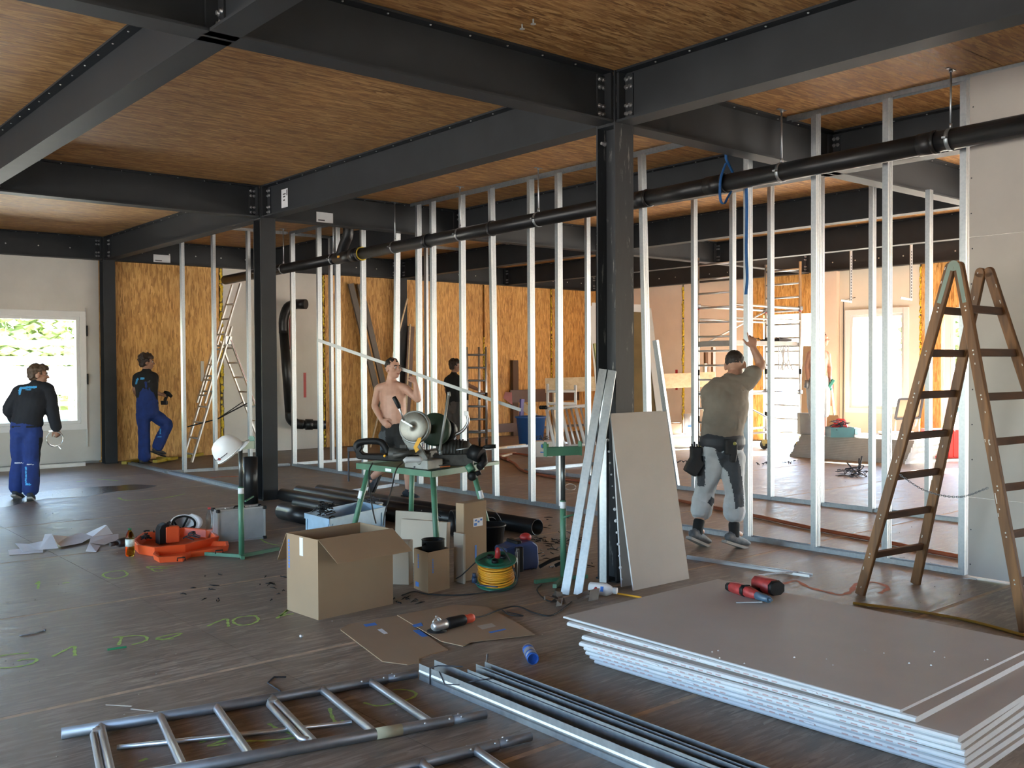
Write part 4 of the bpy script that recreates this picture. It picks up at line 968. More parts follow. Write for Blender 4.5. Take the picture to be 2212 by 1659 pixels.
# --- orange tool case, open
c0 = g(300, 1192); dxc = (g(450, 1165)-c0); dxc.z = 0; 
t = thing('tool_case', 'open orange tool case with tools beside the juice bottle', 'tool case', g(380, 1190))
def tray(pts, h, name, lab=None):
    P_ = [g(*q) for q in pts]; cen = sum(P_, V((0, 0, 0)))/len(P_)
    b = MB(); n = len(P_); inn = [cen+(p-cen)*.90 for p in P_]
    vs = P_+[cen+(p-cen)*1.04+UP*h for p in P_]+[cen+(p-cen)*.96+UP*h for p in P_]+[p+UP*.012 for p in inn]
    fs = [tuple(range(n-1, -1, -1))]+[(k, (k+1) % n, n+(k+1) % n, n+k) for k in range(n)]+[(n+k, n+(k+1) % n, 2*n+(k+1) % n, 2*n+k) for k in range(n)]+[(2*n+k, 2*n+(k+1) % n, 3*n+(k+1) % n, 3*n+k) for k in range(n)]+[tuple(range(3*n, 4*n))]
    b.add(vs, fs); return part(name, b, M_ORANGE, t, lab, world=True, bevel=.004)
tray([(290,1186),(300,1197),(335,1203),(400,1196),(470,1178),(455,1163),(400,1158),(310,1170)], .085, 'base_tray')
ld = tray([(333,1209),(345,1216),(395,1213),(412,1204),(455,1199),(492,1190),(490,1181),(440,1180),(340,1199)], .05, 'lid')
for q in ((391, 1211), (473, 1195)):
    b = MB(); p = g(*q, .055); b.tube([p+V((-.03, 0, 0)), p+V((-.03, 0, .025)), p+V((.03, -.01, .025)), p+V((.03, -.01, 0))], .006, 6); part('latch', b, M_BLACK, t, world=True)
b = MB(); p = g(372, 1172, .02); b.ob(p+UP*.08, V((.9, -.2, 0)).normalized(), V((.2, .9, 0)).normalized(), UP, .12, .09, .15); ts = solo('tool_battery', b, M_ORANGE, 'orange tool block standing in the open orange case', 'tool', bevel=.008)
b = MB(); b.ob(V((0, 0, 0)), (1, 0, 0), (0, 1, 0), (0, 0, 1), .01, .01, .01); 
b = MB(); p = g(366, 1172, .02)+V((-.06, .01, 0)); b.prof([(-.05, .0), (.05, 0), (.05, .16), (.02, .19), (-.03, .17), (-.05, .13)], p+V((0, .05, .0)), p+V((0, -.05, 0)), (1, 0, 0), UP); part('handle', b, M_BLACK, ts, world=True, bevel=.006)
rng = random.Random(5); b = clutter(20, g(330, 1175), .14, .10, .06, .10, rng, sz=(.04, .1)); solo('drill_bits', b, M_BLACK, 'black bits and clips lying in the open orange case', 'bits', kind='stuff')
b = clutter(8, g(418, 1172), .09, .05, .05, .09, rng, sz=(.05, .1)); solo('hand_tools', b, M_INK, 'small dark hand tools at the right of the orange case', 'tools', kind='stuff')
# --- drawings and heat gun on the floor
def paper(label, verts, faces):
    P_ = [g(x, y, .003)+UP*h for x, y, h in verts]; b = MB(); cn = sum(P_, V((0, 0, 0)))/len(P_)
    n = len(P_); b.add(P_+[p+UP*.0015 for p in P_], [tuple(reversed(f)) for f in faces]+[tuple(n+q for q in f) for f in faces])
    es = {}
    for f in faces:
        for k in range(len(f)):
            e = (f[k], f[(k+1) % len(f)]); es[tuple(sorted(e))] = es.get(tuple(sorted(e)), []) + [e]
    for k, v_ in es.items():
        if len(v_) == 1: p, q = v_[0]; b.f.append([p, q, n+q, n+p]); b.m.append(0); b.s.append(False)
    return solo('plan_sheet', b, M_PAPER, label, 'paper', group='plans on the floor', fix=False)
paper('folded plan sheet at the left end of the papers on the floor', [(17,1188,0),(20,1199,0),(93,1193.5,0),(93,1187,.004),(55,1186,.006)], [(0,1,2,3,4)])
paper('white plan sheet with a raised fold beside the leftmost one', [(32,1175,.006),(50,1194,.006),(126,1187,.012),(112,1174,.09),(97,1174,.085),(92,1171,.01),(85,1190,.008),(62,1178,.012)], [(0,1,6,7),(7,6,5),(6,2,3,4),(6,4,5)])
paper('white plan sheet spread flat in the middle of the floor papers', [(113,1175,.085),(147,1166,.03),(124,1179,.02),(132,1184,.012),(176,1176,.012),(201,1166,.03),(178,1158,.03)], [(0,2,1),(1,2,4,5,6),(2,3,4)])
paper('crumpled plan sheet standing up behind the other papers', [(180,1160,.02),(226,1155,.095),(231,1156,.098),(244,1158,.02),(201,1166,.03)], [(0,4,1),(1,4,3,2)])
paper('plan sheet with curled corner toward the camera right of the middle one', [(196,1167,.03),(256,1158,.02),(256,1167,.006),(226,1178,.006),(193,1180,.03),(185,1192,.003),(208,1193,.003),(217,1182,.012)], [(0,4,3,2,1),(4,5,6,7)])
b = MB(); a, e = g(238, 1176, .05), g(262, 1172, .05); d = (e-a).normalized(); b.tube([a, a+d*.07], .02, 10); b.tube([a+d*.07, a+d*.09, a+d*.17, a+d*.2], [.03, .04, .045, .03], 12); b.tube([a+d*.14, a+d*.15+V((.03, -.05, -.04))], .022, 8)
solo('heat_gun', b, mat('dark_brown_plastic', (.03, .02, .018), .5), 'dark heat gun lying at the papers next to the juice bottle', 'heat gun')
# --- puddle
b = MB(); ed = [(-60,1110),(30,1092),(95,1078),(180,1072),(260,1062),(330,1052),(300,1047),(240,1051),(150,1056),(80,1062),(20,1070),(-60,1078)]
P_ = [g(*q, .0015) for q in ed]; ring = cat(P_+[P_[0]], 6)[:-1]
ring = [p+V((noise.noise(p*3), noise.noise(p*3+V((5, 5, 5))), 0))*.12 for p in ring]; ring = [V((p.x, p.y, .0016)) for p in ring]
b.add(ring, [tuple(range(len(ring)))])
MW = N('puddle_water'); f = MW.noise(MW.coord(), 16, 3); MW.col((.03, .028, .026)); MW.set(Roughness=.04, IOR=1.33); MW.bump(MW.noise(MW.coord((1, 1, 1)), 22, 4, .7), .02, .55); MW.b.inputs['Specular IOR Level'].default_value = .9
solo('puddle', b, MW.m, 'puddle of water on the floor at the feet of the man in the dark jacket', 'puddle', fix=False)
# --- chalk writing on the floor
def chalk(name, label, strokes, m=M_CHALKG, wd=.012, z=.0012):
    b = MB()
    for st in strokes:
        pts = [V((p.x, p.y, z)) for p in cat([g(*q) for q in st], 5)] if len(st) > 2 else [g(*q, z) for q in st]
        L_, R_ = [], []
        for i, p in enumerate(pts):
            d = (pts[min(i+1, len(pts)-1)]-pts[max(i-1, 0)]).normalized(); nn = V((-d.y, d.x, 0))*(wd/2*(1+.35*math.sin(i*1.7))); L_.append(p+nn); R_.append(p-nn)
        n = len(pts); b.add(L_+R_, [(i, i+1, n+i+1, n+i) for i in range(n-1)])
    return solo(name, b, m, label, 'chalk mark', fix=False)
for nm, st in (('big letter G farthest left', [[(62,1411),(30,1413),(0,1418),(-25,1428),(-22,1440),(5,1443),(40,1440),(70,1433),(79,1424),(50,1425),(38,1428)]]),
    ('digit 1 after the letter G', [[(113,1419),(140,1405),(160,1396),(161,1406),(162,1417)]]),
    ('letter D above the green crayon', [[(256,1394),(262,1376),(245,1378),(280,1374),(310,1374),(318,1381),(305,1388),(285,1393)]]),
    ('small letter e after the D', [[(338,1381),(365,1379),(390,1370),(385,1368),(355,1374),(338,1380),(350,1382),(375,1380)]]),
    ('digit 1 left of the zero', [[(448,1353),(470,1343),(490,1337),(492,1345),(494,1354)]]),
    ('digit 0 left of the big box', [[(545,1330),(515,1334),(503,1342),(515,1350),(540,1349),(558,1340),(552,1331),(545,1330)]]),
    ('letter A partly under the big box', [[(598,1336),(608,1328),(622,1317),(616,1324),(606,1331),(620,1328),(634,1326)]]),
    ('digit 1 below the floor papers', [[(78,1262),(84,1256),(83,1264),(82,1272)]]), ('faint tick between 1 and o', [[(135,1260),(150,1258)]]),
    ('letter o below the orange tool case', [[(268,1233),(245,1234),(223,1240),(230,1248),(255,1249),(275,1242),(268,1233)]]),
    ('letter E below the orange tool case', [[(376,1222),(345,1224),(318,1224),(330,1229),(365,1227),(330,1229),(335,1234),(352,1233)]])):
    chalk('chalk_letter', 'green chalk '+nm+' on the floor', st, wd=.018)
for nm, st in (('loop between the second and third rung', [[(430,1605),(470,1592),(500,1588),(480,1600),(450,1612),(490,1606)]]), ('corner stroke under the double rung', [[(530,1601),(575,1600),(640,1592),(600,1575),(580,1563)]]),
    ('curve under the rung at right', [[(785,1518),(815,1525),(850,1520),(890,1508),(898,1498),(880,1491),(850,1490)]]), ('hook under the fifth rung', [[(712,1530),(718,1550),(728,1562),(742,1556)]]), ('short stroke at the bottom edge', [[(300,1645),(318,1638)]])):
    chalk('chalk_mark', 'green chalk '+nm+' of the scaffold frame', st, wd=.016)
chalk('chalk_mark', 'green chalk arc on the floor right of the aluminium case', [[(560,1162),(575,1172),(600,1178),(615,1177)]], wd=.02)
for nm, st in (('wavy stroke in front of', [[(255,1075),(275,1081),(345,1077),(400,1067)]]), ('left short stroke behind', [[(165,1041),(185,1039)]]), ('right short stroke behind', [[(210,1035),(255,1038)]])):
    chalk('chalk_mark', 'faint green chalk '+nm+' the puddle', st, wd=.03)
chalk('chalk_mark', 'red chalk loop on the floor left of the wooden ladder', [[(1690,1262),(1720,1255),(1745,1268),(1790,1280),(1815,1285),(1838,1278),(1850,1262),(1890,1258),(1918,1270),(1900,1282)]], M_CHALKR, .035)
chalk('chalk_mark', 'faint red chalk smear in front of the back left frame', [[(455,1032),(480,1030),(518,1029)]], M_CHALKR, .09)
# --- black scraps of plastic
rng = random.Random(11)
def scraps(n, q0, q1, label, sz=(.02, .09), dens=None):
    b = MB()
    for k in range(n):
        p = g(rng.uniform(q0[0], q1[0]), rng.uniform(q0[1], q1[1]), .006); d = V((rng.gauss(0, 1), rng.gauss(0, 1), rng.gauss(0, .12))).normalized(); l = rng.uniform(*sz)
        sd = UP.cross(d).normalized()
        b.tube([p-d*l/2, p+sd*l*.15+UP*abs(rng.gauss(0, .006)), p+d*l/2], [.002, .005, .002], 5)
    return solo('plastic_scraps', b, M_BLACK, label, 'scraps', kind='stuff')
scraps(80, (1105, 1115), (1280, 1230), 'scattered black plastic shavings around the right roller stand', (.03, .14)); scraps(40, (1150, 1160), (1262, 1172), 'row of black plastic shavings behind the right roller stand')
scraps(14, (560, 1240), (640, 1300), 'few black plastic shavings left of the big cardboard box'); scraps(10, (845, 1290), (910, 1310), 'few black shavings right of the big cardboard box')
scraps(12, (390, 1240), (480, 1300), 'single black shavings on the open floor at left')
b = MB(); rng2 = random.Random(4)
for k in range(420):
    p = g(rng2.uniform(0, 2212), 1659-620*rng2.random()**.6, .003); b.ball(p, rng2.uniform(.002, .006), 4, sc=(1, 1, .4))
solo('floor_crumbs', b, M_CARDL, 'small pale crumbs strewn over the strand board floor', 'crumbs', kind='stuff')
# --- leaning steel profiles at the nearest column
def lean_profile(label, base, topp, w, d_, hint, m=M_ZINC):
    base, topp = V(base), V(topp); z = (topp-base).normalized(); x = V(hint); x = (x-z*x.dot(z)).normalized(); y = z.cross(x)
    b = MB(); b.prof([(-w/2, 0), (w/2, 0), (w/2, d_), (w/2-.002, d_), (w/2-.002, .002), (w*.18, .002), (w*.14, .006), (w*.06, .006), (w*.02, .002), (-w*.1, .002), (-w*.14, .006), (-w*.22, .006), (-w*.26, .002), (-w/2+.002, .002), (-w/2+.002, d_), (-w/2, d_)], base, topp, x, y)
    return solo('steel_profile', b, m, label, 'profile', group='profiles leaning on the nearest column')
PB = g(1243, 1286); PT = oX(1318, 800, 5.285); hx = V((.62, -.78, 0))
lean_profile('galvanised profile leaning steeply on the nearest column, front one', g(1243, 1286)+V((.012, -.01, .004)), oX(1322, 800, 5.262), .060, .04, hx)
lean_profile('galvanised profile leaning on the nearest column, behind the front one', g(1243, 1286)+V((-.05, .06, .004)), oX(1322, 800, 5.262)+V((-.035, .06, .01)), .06, .04, hx)
lean_profile('galvanised profile upright against the nearest column beside the boards', V((5.235, 5.16, 0.002)), V((5.262, 5.18, 1.62)), .06, .04, V((.3, -1, 0)))
# --- leaning plasterboards
def lean_board(label, a, e, topz, back, th=.0125):
    a, e = V(a), V(e); d = (e-a); L = d.length; d.normalize(); n = V((-d.y, d.x, 0)); up = (UP*topz+n*back).normalized(); h = math.hypot(topz, back); nn = d.cross(up)
    b = MB(); b.ob(a+d*L/2+up*h/2-nn*th/2, d, nn, up, L, th, h); 
    b.m = [1 if i in (3, 5) else 0 for i in range(6)]
    return solo('plasterboard_offcut', b, [M_GYP, M_GYPE], label, 'plasterboard', group='plasterboards leaning on the nearest column')
ga, ge = g(1369, 1276), g(1489, 1250)
lean_board('plasterboard sheet leaning on the nearest column, front one', ga, ge+V((.0, .0, 0)), 1.285, .235)
lean_board('plasterboard sheet leaning on the nearest column, behind the front one', g(1350, 1270)+V((0.0, .03, 0)), g(1350, 1270)+V((.56, .03, 0)), 1.29, .10)
b = MB()
for k in range(14): b.ball(g(1350, 1270)+V((-.004, .03+.16*k/14, .06+1.2*k/14)), random.uniform(.006, .014), 5)
solo('torn_paper_edge', b, M_PAPER, 'torn pale paper bits along the edge of the rear leaning board', 'paper', kind='stuff')
# --- milk bottle, rag, yellow hose
a, e = g(1273, 1270, .045), g(1329, 1276, .04); d = (e-a).normalized()
t = thing('milk_bottle', 'white plastic drink bottle lying by the leaning profiles', 'bottle', (a.x, a.y, 0))
b = MB(); b.lathe([(.038, 0), (.045, .006), (.045, .13), (.03, .165), (.02, .175), (.02, .18)], a, d, 20); bd = part('body', b, M_WHITE, t, world=True)
b = MB(); b.lathe([(.024, .18), (.024, .205), (.022, .207)], a, d, 16); part('cap', b, M_WHITE, t, world=True)
side = d.cross(UP); fr_ = (V((-.64, -.76, .25))-d*V((-.64, -.76, .25)).dot(d)).normalized()
b = MB(); b.ball(a+d*.06+fr_*.043, .012, 8, sc=(1, 1, 1)); b.ball(a+d*.075+fr_*.044-UP*.006, .010, 8); b.ball(a+d*.05+fr_*.042-UP*.008, .009, 8); part('fruit_print', b, M_RED, bd, 'red fruit print', world=True)
b = MB(); b.ob(a+d*.105+fr_*.0455, d, d.cross(fr_), fr_, .022, .035, .002); part('print', b, M_BLUEP, bd, 'blue print', world=True)
b = MB(); rng = random.Random(8); base = g(1245, 1302)
for k in range(9):
    p = base+V((rng.uniform(-.16, .2), rng.uniform(-.10, .10), .015)); q = p+V((rng.uniform(-.12, .12), rng.uniform(-.12, .12), 0))
    mid = (p+q)/2+UP*rng.uniform(.02, .07)+V((rng.uniform(-.04, .04), rng.uniform(-.04, .04), 0))
    pts = cat([p, mid, q], 5); w_ = rng.uniform(.02, .035); sd = (q-p).cross(UP).normalized()
    vs = [x+sd*w_ for x in pts]+[x-sd*w_+UP*.012 for x in pts]; n = len(pts); b.add(vs, [(i, i+1, n+i+1, n+i) for i in range(n-1)], 0, True)
solo('rag', b, mat('rag_cloth', (.16, .125, .10), .9, 0, .2, 20), 'crumpled brown strap rag at the foot of the leaning profiles', 'rag', fix=False)
b = MB(); b.tube(cat([g(1170, 1262, .006), g(1160, 1275, .006), g(1180, 1296, .006), g(1210, 1300, .006)], 6), .005, 6); b.tube(cat([g(1232, 1278, .006), g(1205, 1280, .006), g(1203, 1270, .006), g(1228, 1267, .006)], 6), .004, 6); solo('loose_cable', b, M_RUBBER, 'loose dark cable on the floor left of the leaning profiles', 'cable')
b = MB(); b.tube(cat([g(1328, 1281, .008), g(1365, 1287, .008), g(1385, 1291, .008)], 4), .007, 6); solo('orange_cord', b, M_YEL, 'short piece of orange cord between white bottle and board stack', 'cord')
b = MB(); b.tube(cat([g(1843, 1303, .01), g(1900, 1310, .01), g(1990, 1322, .01), g(2080, 1338, .01), g(2150, 1355, .01), g(2230, 1378, .01), g(2300, 1400, .01)], 6), .0095, 8); solo('yellow_hose', b, mat('yellow_hose', (.34, .20, .02), .5), 'yellow hose on the floor behind the front board stack', 'hose')
b = MB(); b.bar(g(2080, 1249, .003), g(2110, 1251, .003), .02, .004, UP); solo('board_shaving', b, M_PAPER, 'small white paper strip at the foot of the grey partition boards', 'scrap')
# --- wooden double ladder
aN, aF = V((6.30, 2.985, 2.28)), V((6.84, 3.03, 2.28))
t = thing('wooden_ladder', 'paint-spattered wooden double ladder at right in front of the grey boards', 'ladder', (6.6, 3.0, 0))
sets = [((6.336, 3.675, 0), aN+V((0, .028, 0)), (6.958, 3.585, 0), aF+V((0, .03, 0)), 'left'), ((6.215, 2.50, 0), aN-V((0, .028, 0)), (6.955, 2.32, 0), aF-V((0, .03, 0)), 'right')]
hints = V((1, 0, 0)); M_SPAT = mat('paint_spatter', (.62, .60, .56), .7)
rngl = random.Random(2)
for fN, tN, fF, tF, sd in sets:
    fN, tN, fF, tF = map(V, (fN, tN, fF, tF)); hv = (fF-fN).normalized()
    rails = []
    for f_, t_ in ((fN, tN), (fF, tF)):
        b = MB(); d = (t_-f_).normalized(); y = d.cross(hv).normalized(); x = y.cross(d)
        hw, ht = .0165, .036
        n_ = 6; po = [(-hw, -ht), (hw, -ht), (hw, ht), (-hw, ht)]
        b.prof(po, f_+d*.0, t_, x, y)
        b.lathe([(ht, -hw), (ht, hw)], t_, x, 16)
        rl = part('rail', b, M_LADW, t, world=True, bevel=.004); rails.append((f_, t_, rl, x, y, d))
    Lr = (tN-fN).length
    for k in range(8):
        s_ = (.13+.125*k)
        if s_ > .985: continue
        if sd == 'left' and k == 7: continue
        p, q = fN.lerp(tN, s_), fF.lerp(tF, s_); d = (q-p).normalized()
        b = MB(); dn_ = rails[0][5]; wdt = d.cross(dn_).normalized(); b.ob((p+q)/2, d, wdt, d.cross(wdt).normalized(), (q-p).length-.01, .022, .05); rg = part('rung', b, M_LADR, t, world=True, bevel=.002)
        for pp, sg in ((p, -1), (q, 1)):
            b = MB()
            for z in (-.012, .014): b.lathe([(.006, 0), (.004, .003)], pp+d*(sg*.0165)+rails[0][5]*z, d*sg, 8)
            part('screw', b, M_SCREW, rg, world=True)
    for (f_, t_, rl, x, y, d) in rails:
        b = MB()
        for k in range(9):
            s_ = rngl.random(); pp = f_.lerp(t_, s_)-x*.0168+y*rngl.uniform(-.03, .03); l_ = rngl.uniform(.006, .03)
            b.ob(pp, d, y, x, l_*(2.5 if k == 0 else 1), .006, .0008)
        part('paint_spot', b, M_SPAT, rl, world=True, kind='stuff')
b = MB()
for tp, fo in ((aN, sets[0][0]), (aN, sets[1][0])):
    d = (V(fo)-tp).normalized(); hv = V((1, 0, 0)); y = d.cross(hv).normalized(); b.ob(tp+d*.11-hv*.0185+V((0, .028 if fo is sets[0][0] else -.028, 0)), d, y, hv, .26, .028, .004)
b.lathe([(.035, 0), (.035, .005)], aN-V((.0205, 0, -.01)), (1, 0, 0), 16)
part('hinge', b, mat('hinge_green', (.16, .21, .18), .5, .3), t, world=True)
b = MB(); chain = [oX(1960, 948, 6.33), oX(2020, 985, 6.33), oX(2085, 980, 6.3), oX(2120, 970, 6.27)]
pts = cat([V((6.335, 3.45, .93)), V((6.32, 3.2, .80)), V((6.29, 2.95, .78)), V((6.26, 2.75, .86))], 16)
for i in range(len(pts)-1):
    c = (pts[i]+pts[i+1])/2; d = (pts[i+1]-pts[i]).normalized(); w_ = UP if i % 2 else d.cross(UP).normalized(); w_ = (w_-d*w_.dot(d)).normalized()
    b.tube([c+d*(.012*math.cos(a))+w_*(.006*math.sin(a)) for a in [2*PI*k/8 for k in range(8)]], .002, 4, closed=True)
part('chain', b, M_ALUD, t, 'thin safety chain', world=True, kind='stuff')
# ================================================================ saw table
RX = V((math.cos(YAW), -math.sin(YAW), 0)); FH = V((math.sin(YAW), math.cos(YAW), 0))
tA, tB, tC = g(770, 1000, .8), g(932, 1018, .8), g(1080, 996, .8)
da = (tA-tB).normalized(); dc = (tC-tB).normalized(); La = (tA-tB).length; Lc = .72
t = thing('saw_table', 'green steel machine table on splayed legs loaded with saws and tools', 'table', V((tB.x, tB.y, 0))+da*.5+dc*.36)
b = MB(); b.ob(tB+da*La/2+dc*Lc/2-UP*.024, da, dc, UP, La, Lc, .006)
for o_, a_, n_, l_ in ((tB, da, dc, La), (tB+dc*Lc, da, dc, La), (tB, dc, da, Lc), (tB+da*La, dc, da, Lc)): b.ob(o_+a_*l_/2-UP*.025, a_, n_, UP, l_, .012, .05)
part('table_top', b, M_GREEN, t, world=True)
b = MB(); b.ob(tB+dc*.85+da*.06-UP*.02, dc, da, UP, .3, .05, .03); part('support_arm', b, M_GREEN, t, world=True)
cen = tB+da*La/2+dc*Lc/2
for i, c_ in enumerate((tB+da*.03+dc*.05, tB+da*(La-.12)+dc*.05, tB+da*.1+dc*(Lc-.05), tB+da*(La-.1)+dc*(Lc-.06))):
    out = (c_-cen); out.z = 0; out.normalize(); f_ = V((c_.x, c_.y, 0))+out*.20
    b = MB(); b.tube([c_-UP*.05, f_], .024, 12); lg = part('leg', b, M_GREEN, t, world=True)
    if i in (1, 2): b = MB(); p = c_.lerp(f_, .30); dd = (f_-c_).normalized(); b.lathe([(.0255, 0), (.0255, .07)], p, dd, 14); part('sticker', b, M_PAPER, lg, 'white sticker', world=True)
b = MB(); p = tB+da*.55-dc*.0068-UP*.03; b.ob(p, da, dc, UP, .08, .0015, .025); part('sticker', b, M_PAPER, t, 'white sticker', world=True)
M_SAWG = mat('saw_grey', (.25, .26, .25), .45, .3, .2, 10); M_DISC = mat('brushed_disc', (.24, .23, .20), .48, .7, .15, 20); M_DGREEN = mat('dark_green_paint', (.025, .05, .028), .5)
M_GRIME = mat('grimy_metal', (.055, .054, .05), .55, .4, .45, 18)
def W_(x, y, D=8.0): return oD(x, y, D)
# band saw
t = thing('band_saw', 'grey metal band saw with silver wheel cover and green wheel cover on the green table', 'saw', g(905, 1003, .8))
c1_, c2_ = W_(893, 922, 7.95), W_(937, 927, 8.15)
nn = (-FH*.93-RX*.30+UP*.15).normalized()
b = MB(); b.lathe([(.0, -.05), (.112, -.05), (.122, -.04), (.122, .0), (.114, .008), (.05, .009), (.012, .011), (.012, .025), (0, .025)], c1_, nn, 32); w1_ = part('wheel_cover', b, M_DISC, t, 'silver wheel cover', world=True)
b = MB(); b.bar(c1_+nn*.02, c1_+nn*.02-RX*.09+UP*.055, .014, .008, nn); part('spoke', b, M_ALU, w1_, world=True)
b = MB(); b.lathe([(.128, -.06), (.136, -.05), (.136, -.015), (.128, -.012)], c1_, nn, 32); part('wheel_housing', b, M_SAWG, t, world=True)
b = MB(); b.lathe([(0, -.06), (.13, -.06), (.14, -.05), (.14, -.005), (.13, .006), (0, .006)], c2_, nn, 32); part('wheel_cover', b, M_DGREEN, t, 'dark green wheel cover', world=True)
b = MB(); b.lathe([(.09, -.16), (.095, -.06)], c2_+RX*.06-UP*.0, nn, 20); part('motor', b, M_BLACK, t, world=True)
b = MB(); b.ob((c1_+c2_)/2-nn*.07, (c2_-c1_).normalized(), UP, nn, .24, .08, .05); b.bar(W_(880, 940, 8.0), W_(915, 998, 8.0), .10, .05, FH); b.ob(g(915, 1000, .84), da, dc, UP, .3, .2, .08); part('frame', b, M_SAWG, t, world=True, bevel=.006)
b = MB(); b.tube([W_(873, 908, 7.9), W_(862, 880, 7.85)], .009, 8); lv = part('lever', b, M_ALU, t, world=True)
b = MB(); b.tube([W_(863, 882, 7.85), W_(861, 876, 7.85), W_(851, 858, 7.82)], [.014, .019, .017], 10); part('grip', b, M_BLACK, lv, world=True)
b = MB(); q = [(898, 978), (893, 966), (903, 946), (910, 945), (909, 952), (901, 966), (905, 972)]; P_ = [W_(x, y, 7.85) for x, y in q]; b.sheet(P_, .03, FH); part('guard', b, M_YEL, t, 'yellow guard', world=True)
b = MB(); b.ob(tB+da*.42+dc*.36+UP*.07, da, dc, UP, .12, .5, .10); part('vise_bed', b, M_GRIME, t, world=True, bevel=.006)
# black portable saw on the left
t = thing('portable_saw', 'black portable saw with big loop handle at the left end of the green table', 'saw', W_(800, 1000, 8.1)*V((1, 1, 0)).length*0+g(800, 1001, .8))
b = MB(); 
def slabv(mb, q, D, th): mb.sheet([W_(x, y, D) for x, y in q], th, FH)
slabv(b, [(772, 992), (768, 985), (770, 968), (780, 960), (783, 966), (778, 975), (784, 981), (905, 983), (905, 996), (850, 997)], 7.95, .12); part('body', b, M_BLACK, t, world=True, bevel=.008)
b = MB(); b.tube(cat([W_(776, 978, 8.0), W_(770, 966, 8.0), W_(776, 956, 8.0), W_(800, 953, 8.0), W_(822, 955, 8.0), W_(832, 966, 8.0), W_(838, 978, 8.0)], 6), .028, 10); part('loop_handle', b, M_BLACK, t, world=True)
b = MB(); b.tube([W_(840, 980, 7.95), W_(880, 982, 7.95)], .05, 14); b.tube([W_(850, 985, 7.88), W_(900, 975, 7.88)], .02, 8); part('motor', b, M_GRIME, t, world=True)
b = MB(); b.tube([W_(753, 967, 8.0), W_(753, 1040, 8.0)], .008, 8); b.ob(W_(760, 970, 8.0), RX, FH, UP, .07, .03, .035); part('stop_rod', b, M_INK, t, world=True)
b = MB(); b.ob(W_(872, 969, 8.0), RX, FH, UP, .06, .05, .07); part('switch_box', b, M_GRIME, t, world=True, bevel=.005)
b = MB(); b.ball(W_(831, 985, 7.87), .012, 8); part('button', b, M_YEL, t, 'yellow button', world=True)
b = MB(); b.tube(cat([W_(805, 1000, 7.9), W_(797, 1020, 7.85), W_(799, 1060, 7.75), W_(806, 1105, 7.7), g(812, 1130, .3)], 6), .006, 6); part('cord', b, M_RUBBER, t, world=True)
b = MB(); b.tube(cat([W_(870, 1000, 7.85), W_(856, 1015, 7.75), W_(845, 1060, 7.6), W_(832, 1105, 7.5), W_(828, 1135, 7.45)], 6), .006, 6); part('cord', b, M_RUBBER, t, world=True)
# grimy gear motor with crank on the right
t = thing('gear_motor', 'grimy grey gear motor on the right half of the green table', 'machine', g(985, 1000, .8))
b = MB(); b.tube([W_(945, 975, 8.3), W_(955, 972, 8.3), W_(1010, 975, 8.3), W_(1015, 977, 8.3)], [.05, .095, .09, .06], 16); b.ob(W_(980, 992, 8.25), RX, FH, UP, .34, .18, .10); part('body', b, M_GRIME, t, world=True, bevel=.006)
b = MB()
for k in range(7): b.lathe([(.099, 0), (.099, .012)], W_(955+7*k, 973, 8.3), (W_(1010, 975, 8.3)-W_(955, 972, 8.3)), 16)
part('cooling_fin', b, M_GRIME, t, world=True, kind='stuff')
b = MB(); b.tube([W_(1018, 975, 8.1), W_(1040, 985, 8.05)], .065, 14); b.tube([W_(1035, 1010, 8.0), W_(1047, 998, 8.05), W_(1042, 975, 8.1)], .03, 8); b.ball(W_(1020, 1028, 8.0), .042, 12); b.tube([W_(1020, 1028, 8), W_(1038, 1020, 8)], .02, 8); part('chain_wheel', b, M_BLACK, t, world=True)
b = MB(); b.tube([W_(1012, 1005, 8.0), W_(1020, 1018, 7.98)], .035, 10); part('crank_block', b, M_GREEN, t, world=True)
b = MB(); b.tube([W_(950, 973, 8.0), W_(969, 852, 8.0)], .011, 8); b.tube([W_(967, 852, 8.0), W_(973, 851, 8.0)], .02, 8); b.tube([W_(948, 978, 7.98), W_(956, 978, 7.98)], .018, 8); part('feed_lever', b, M_SAWG, t, world=True)
b = MB(); b.tube([W_(985, 972, 8.1), W_(1018, 967, 8.1)], .006, 6); bb = solo('probe', b, M_ALU, 'long thin probe with black grip on the green table', 'tool')
b = MB(); b.tube([W_(1018, 967, 8.1), W_(1030, 967, 8.1)], .012, 8); b.tube([W_(1044, 966, 8.1), W_(1050, 965, 8.1), W_(1071, 964, 8.1)], [.01, .019, .017], 10); b.tube([W_(1030, 967, 8.1), W_(1044, 966, 8.1)], .007, 6); part('grip', b, M_BLACK, bb, world=True)
b = MB(); ar = [(958, 935), (970, 940), (990, 936), (1003, 926), (1011, 912), (1010, 900), (1007, 893)]; P_ = cat([W_(x, y, 8.25) for x, y in ar], 4); b.tube(P_, .013, 8)
b.ob(P_[-1], RX, FH, UP, .04, .04, .035); b.tube([W_(958, 935, 8.25), W_(955, 990, 8.25)], .01, 6); solo('pipe_clamp', b, M_ALU, 'open shiny pipe clamp sticking up from the green table', 'pipe clamp')
b = MB(); slabv(b, [(948, 985), (949, 945), (962, 938), (985, 940), (985, 985)], 8.6, .03); solo('white_board_piece', b, M_WHITE, 'white board offcut behind the gear motor on the table', 'board')
bottle('water_bottle', 'clear bottle with blue cap standing at the front of the green table', g(919, 1005, .8), .048, .345, M_PET, mat('cap_blue', (.15, .38, .62), .4))
rng = random.Random(21); b = clutter(30, tB+da*.25+dc*.30, .28, .2, .0, .05, rng, sz=(.03, .12)); solo('table_clutter', b, M_INK, 'small dark tools and clips lying on the green table', 'tools', kind='stuff')
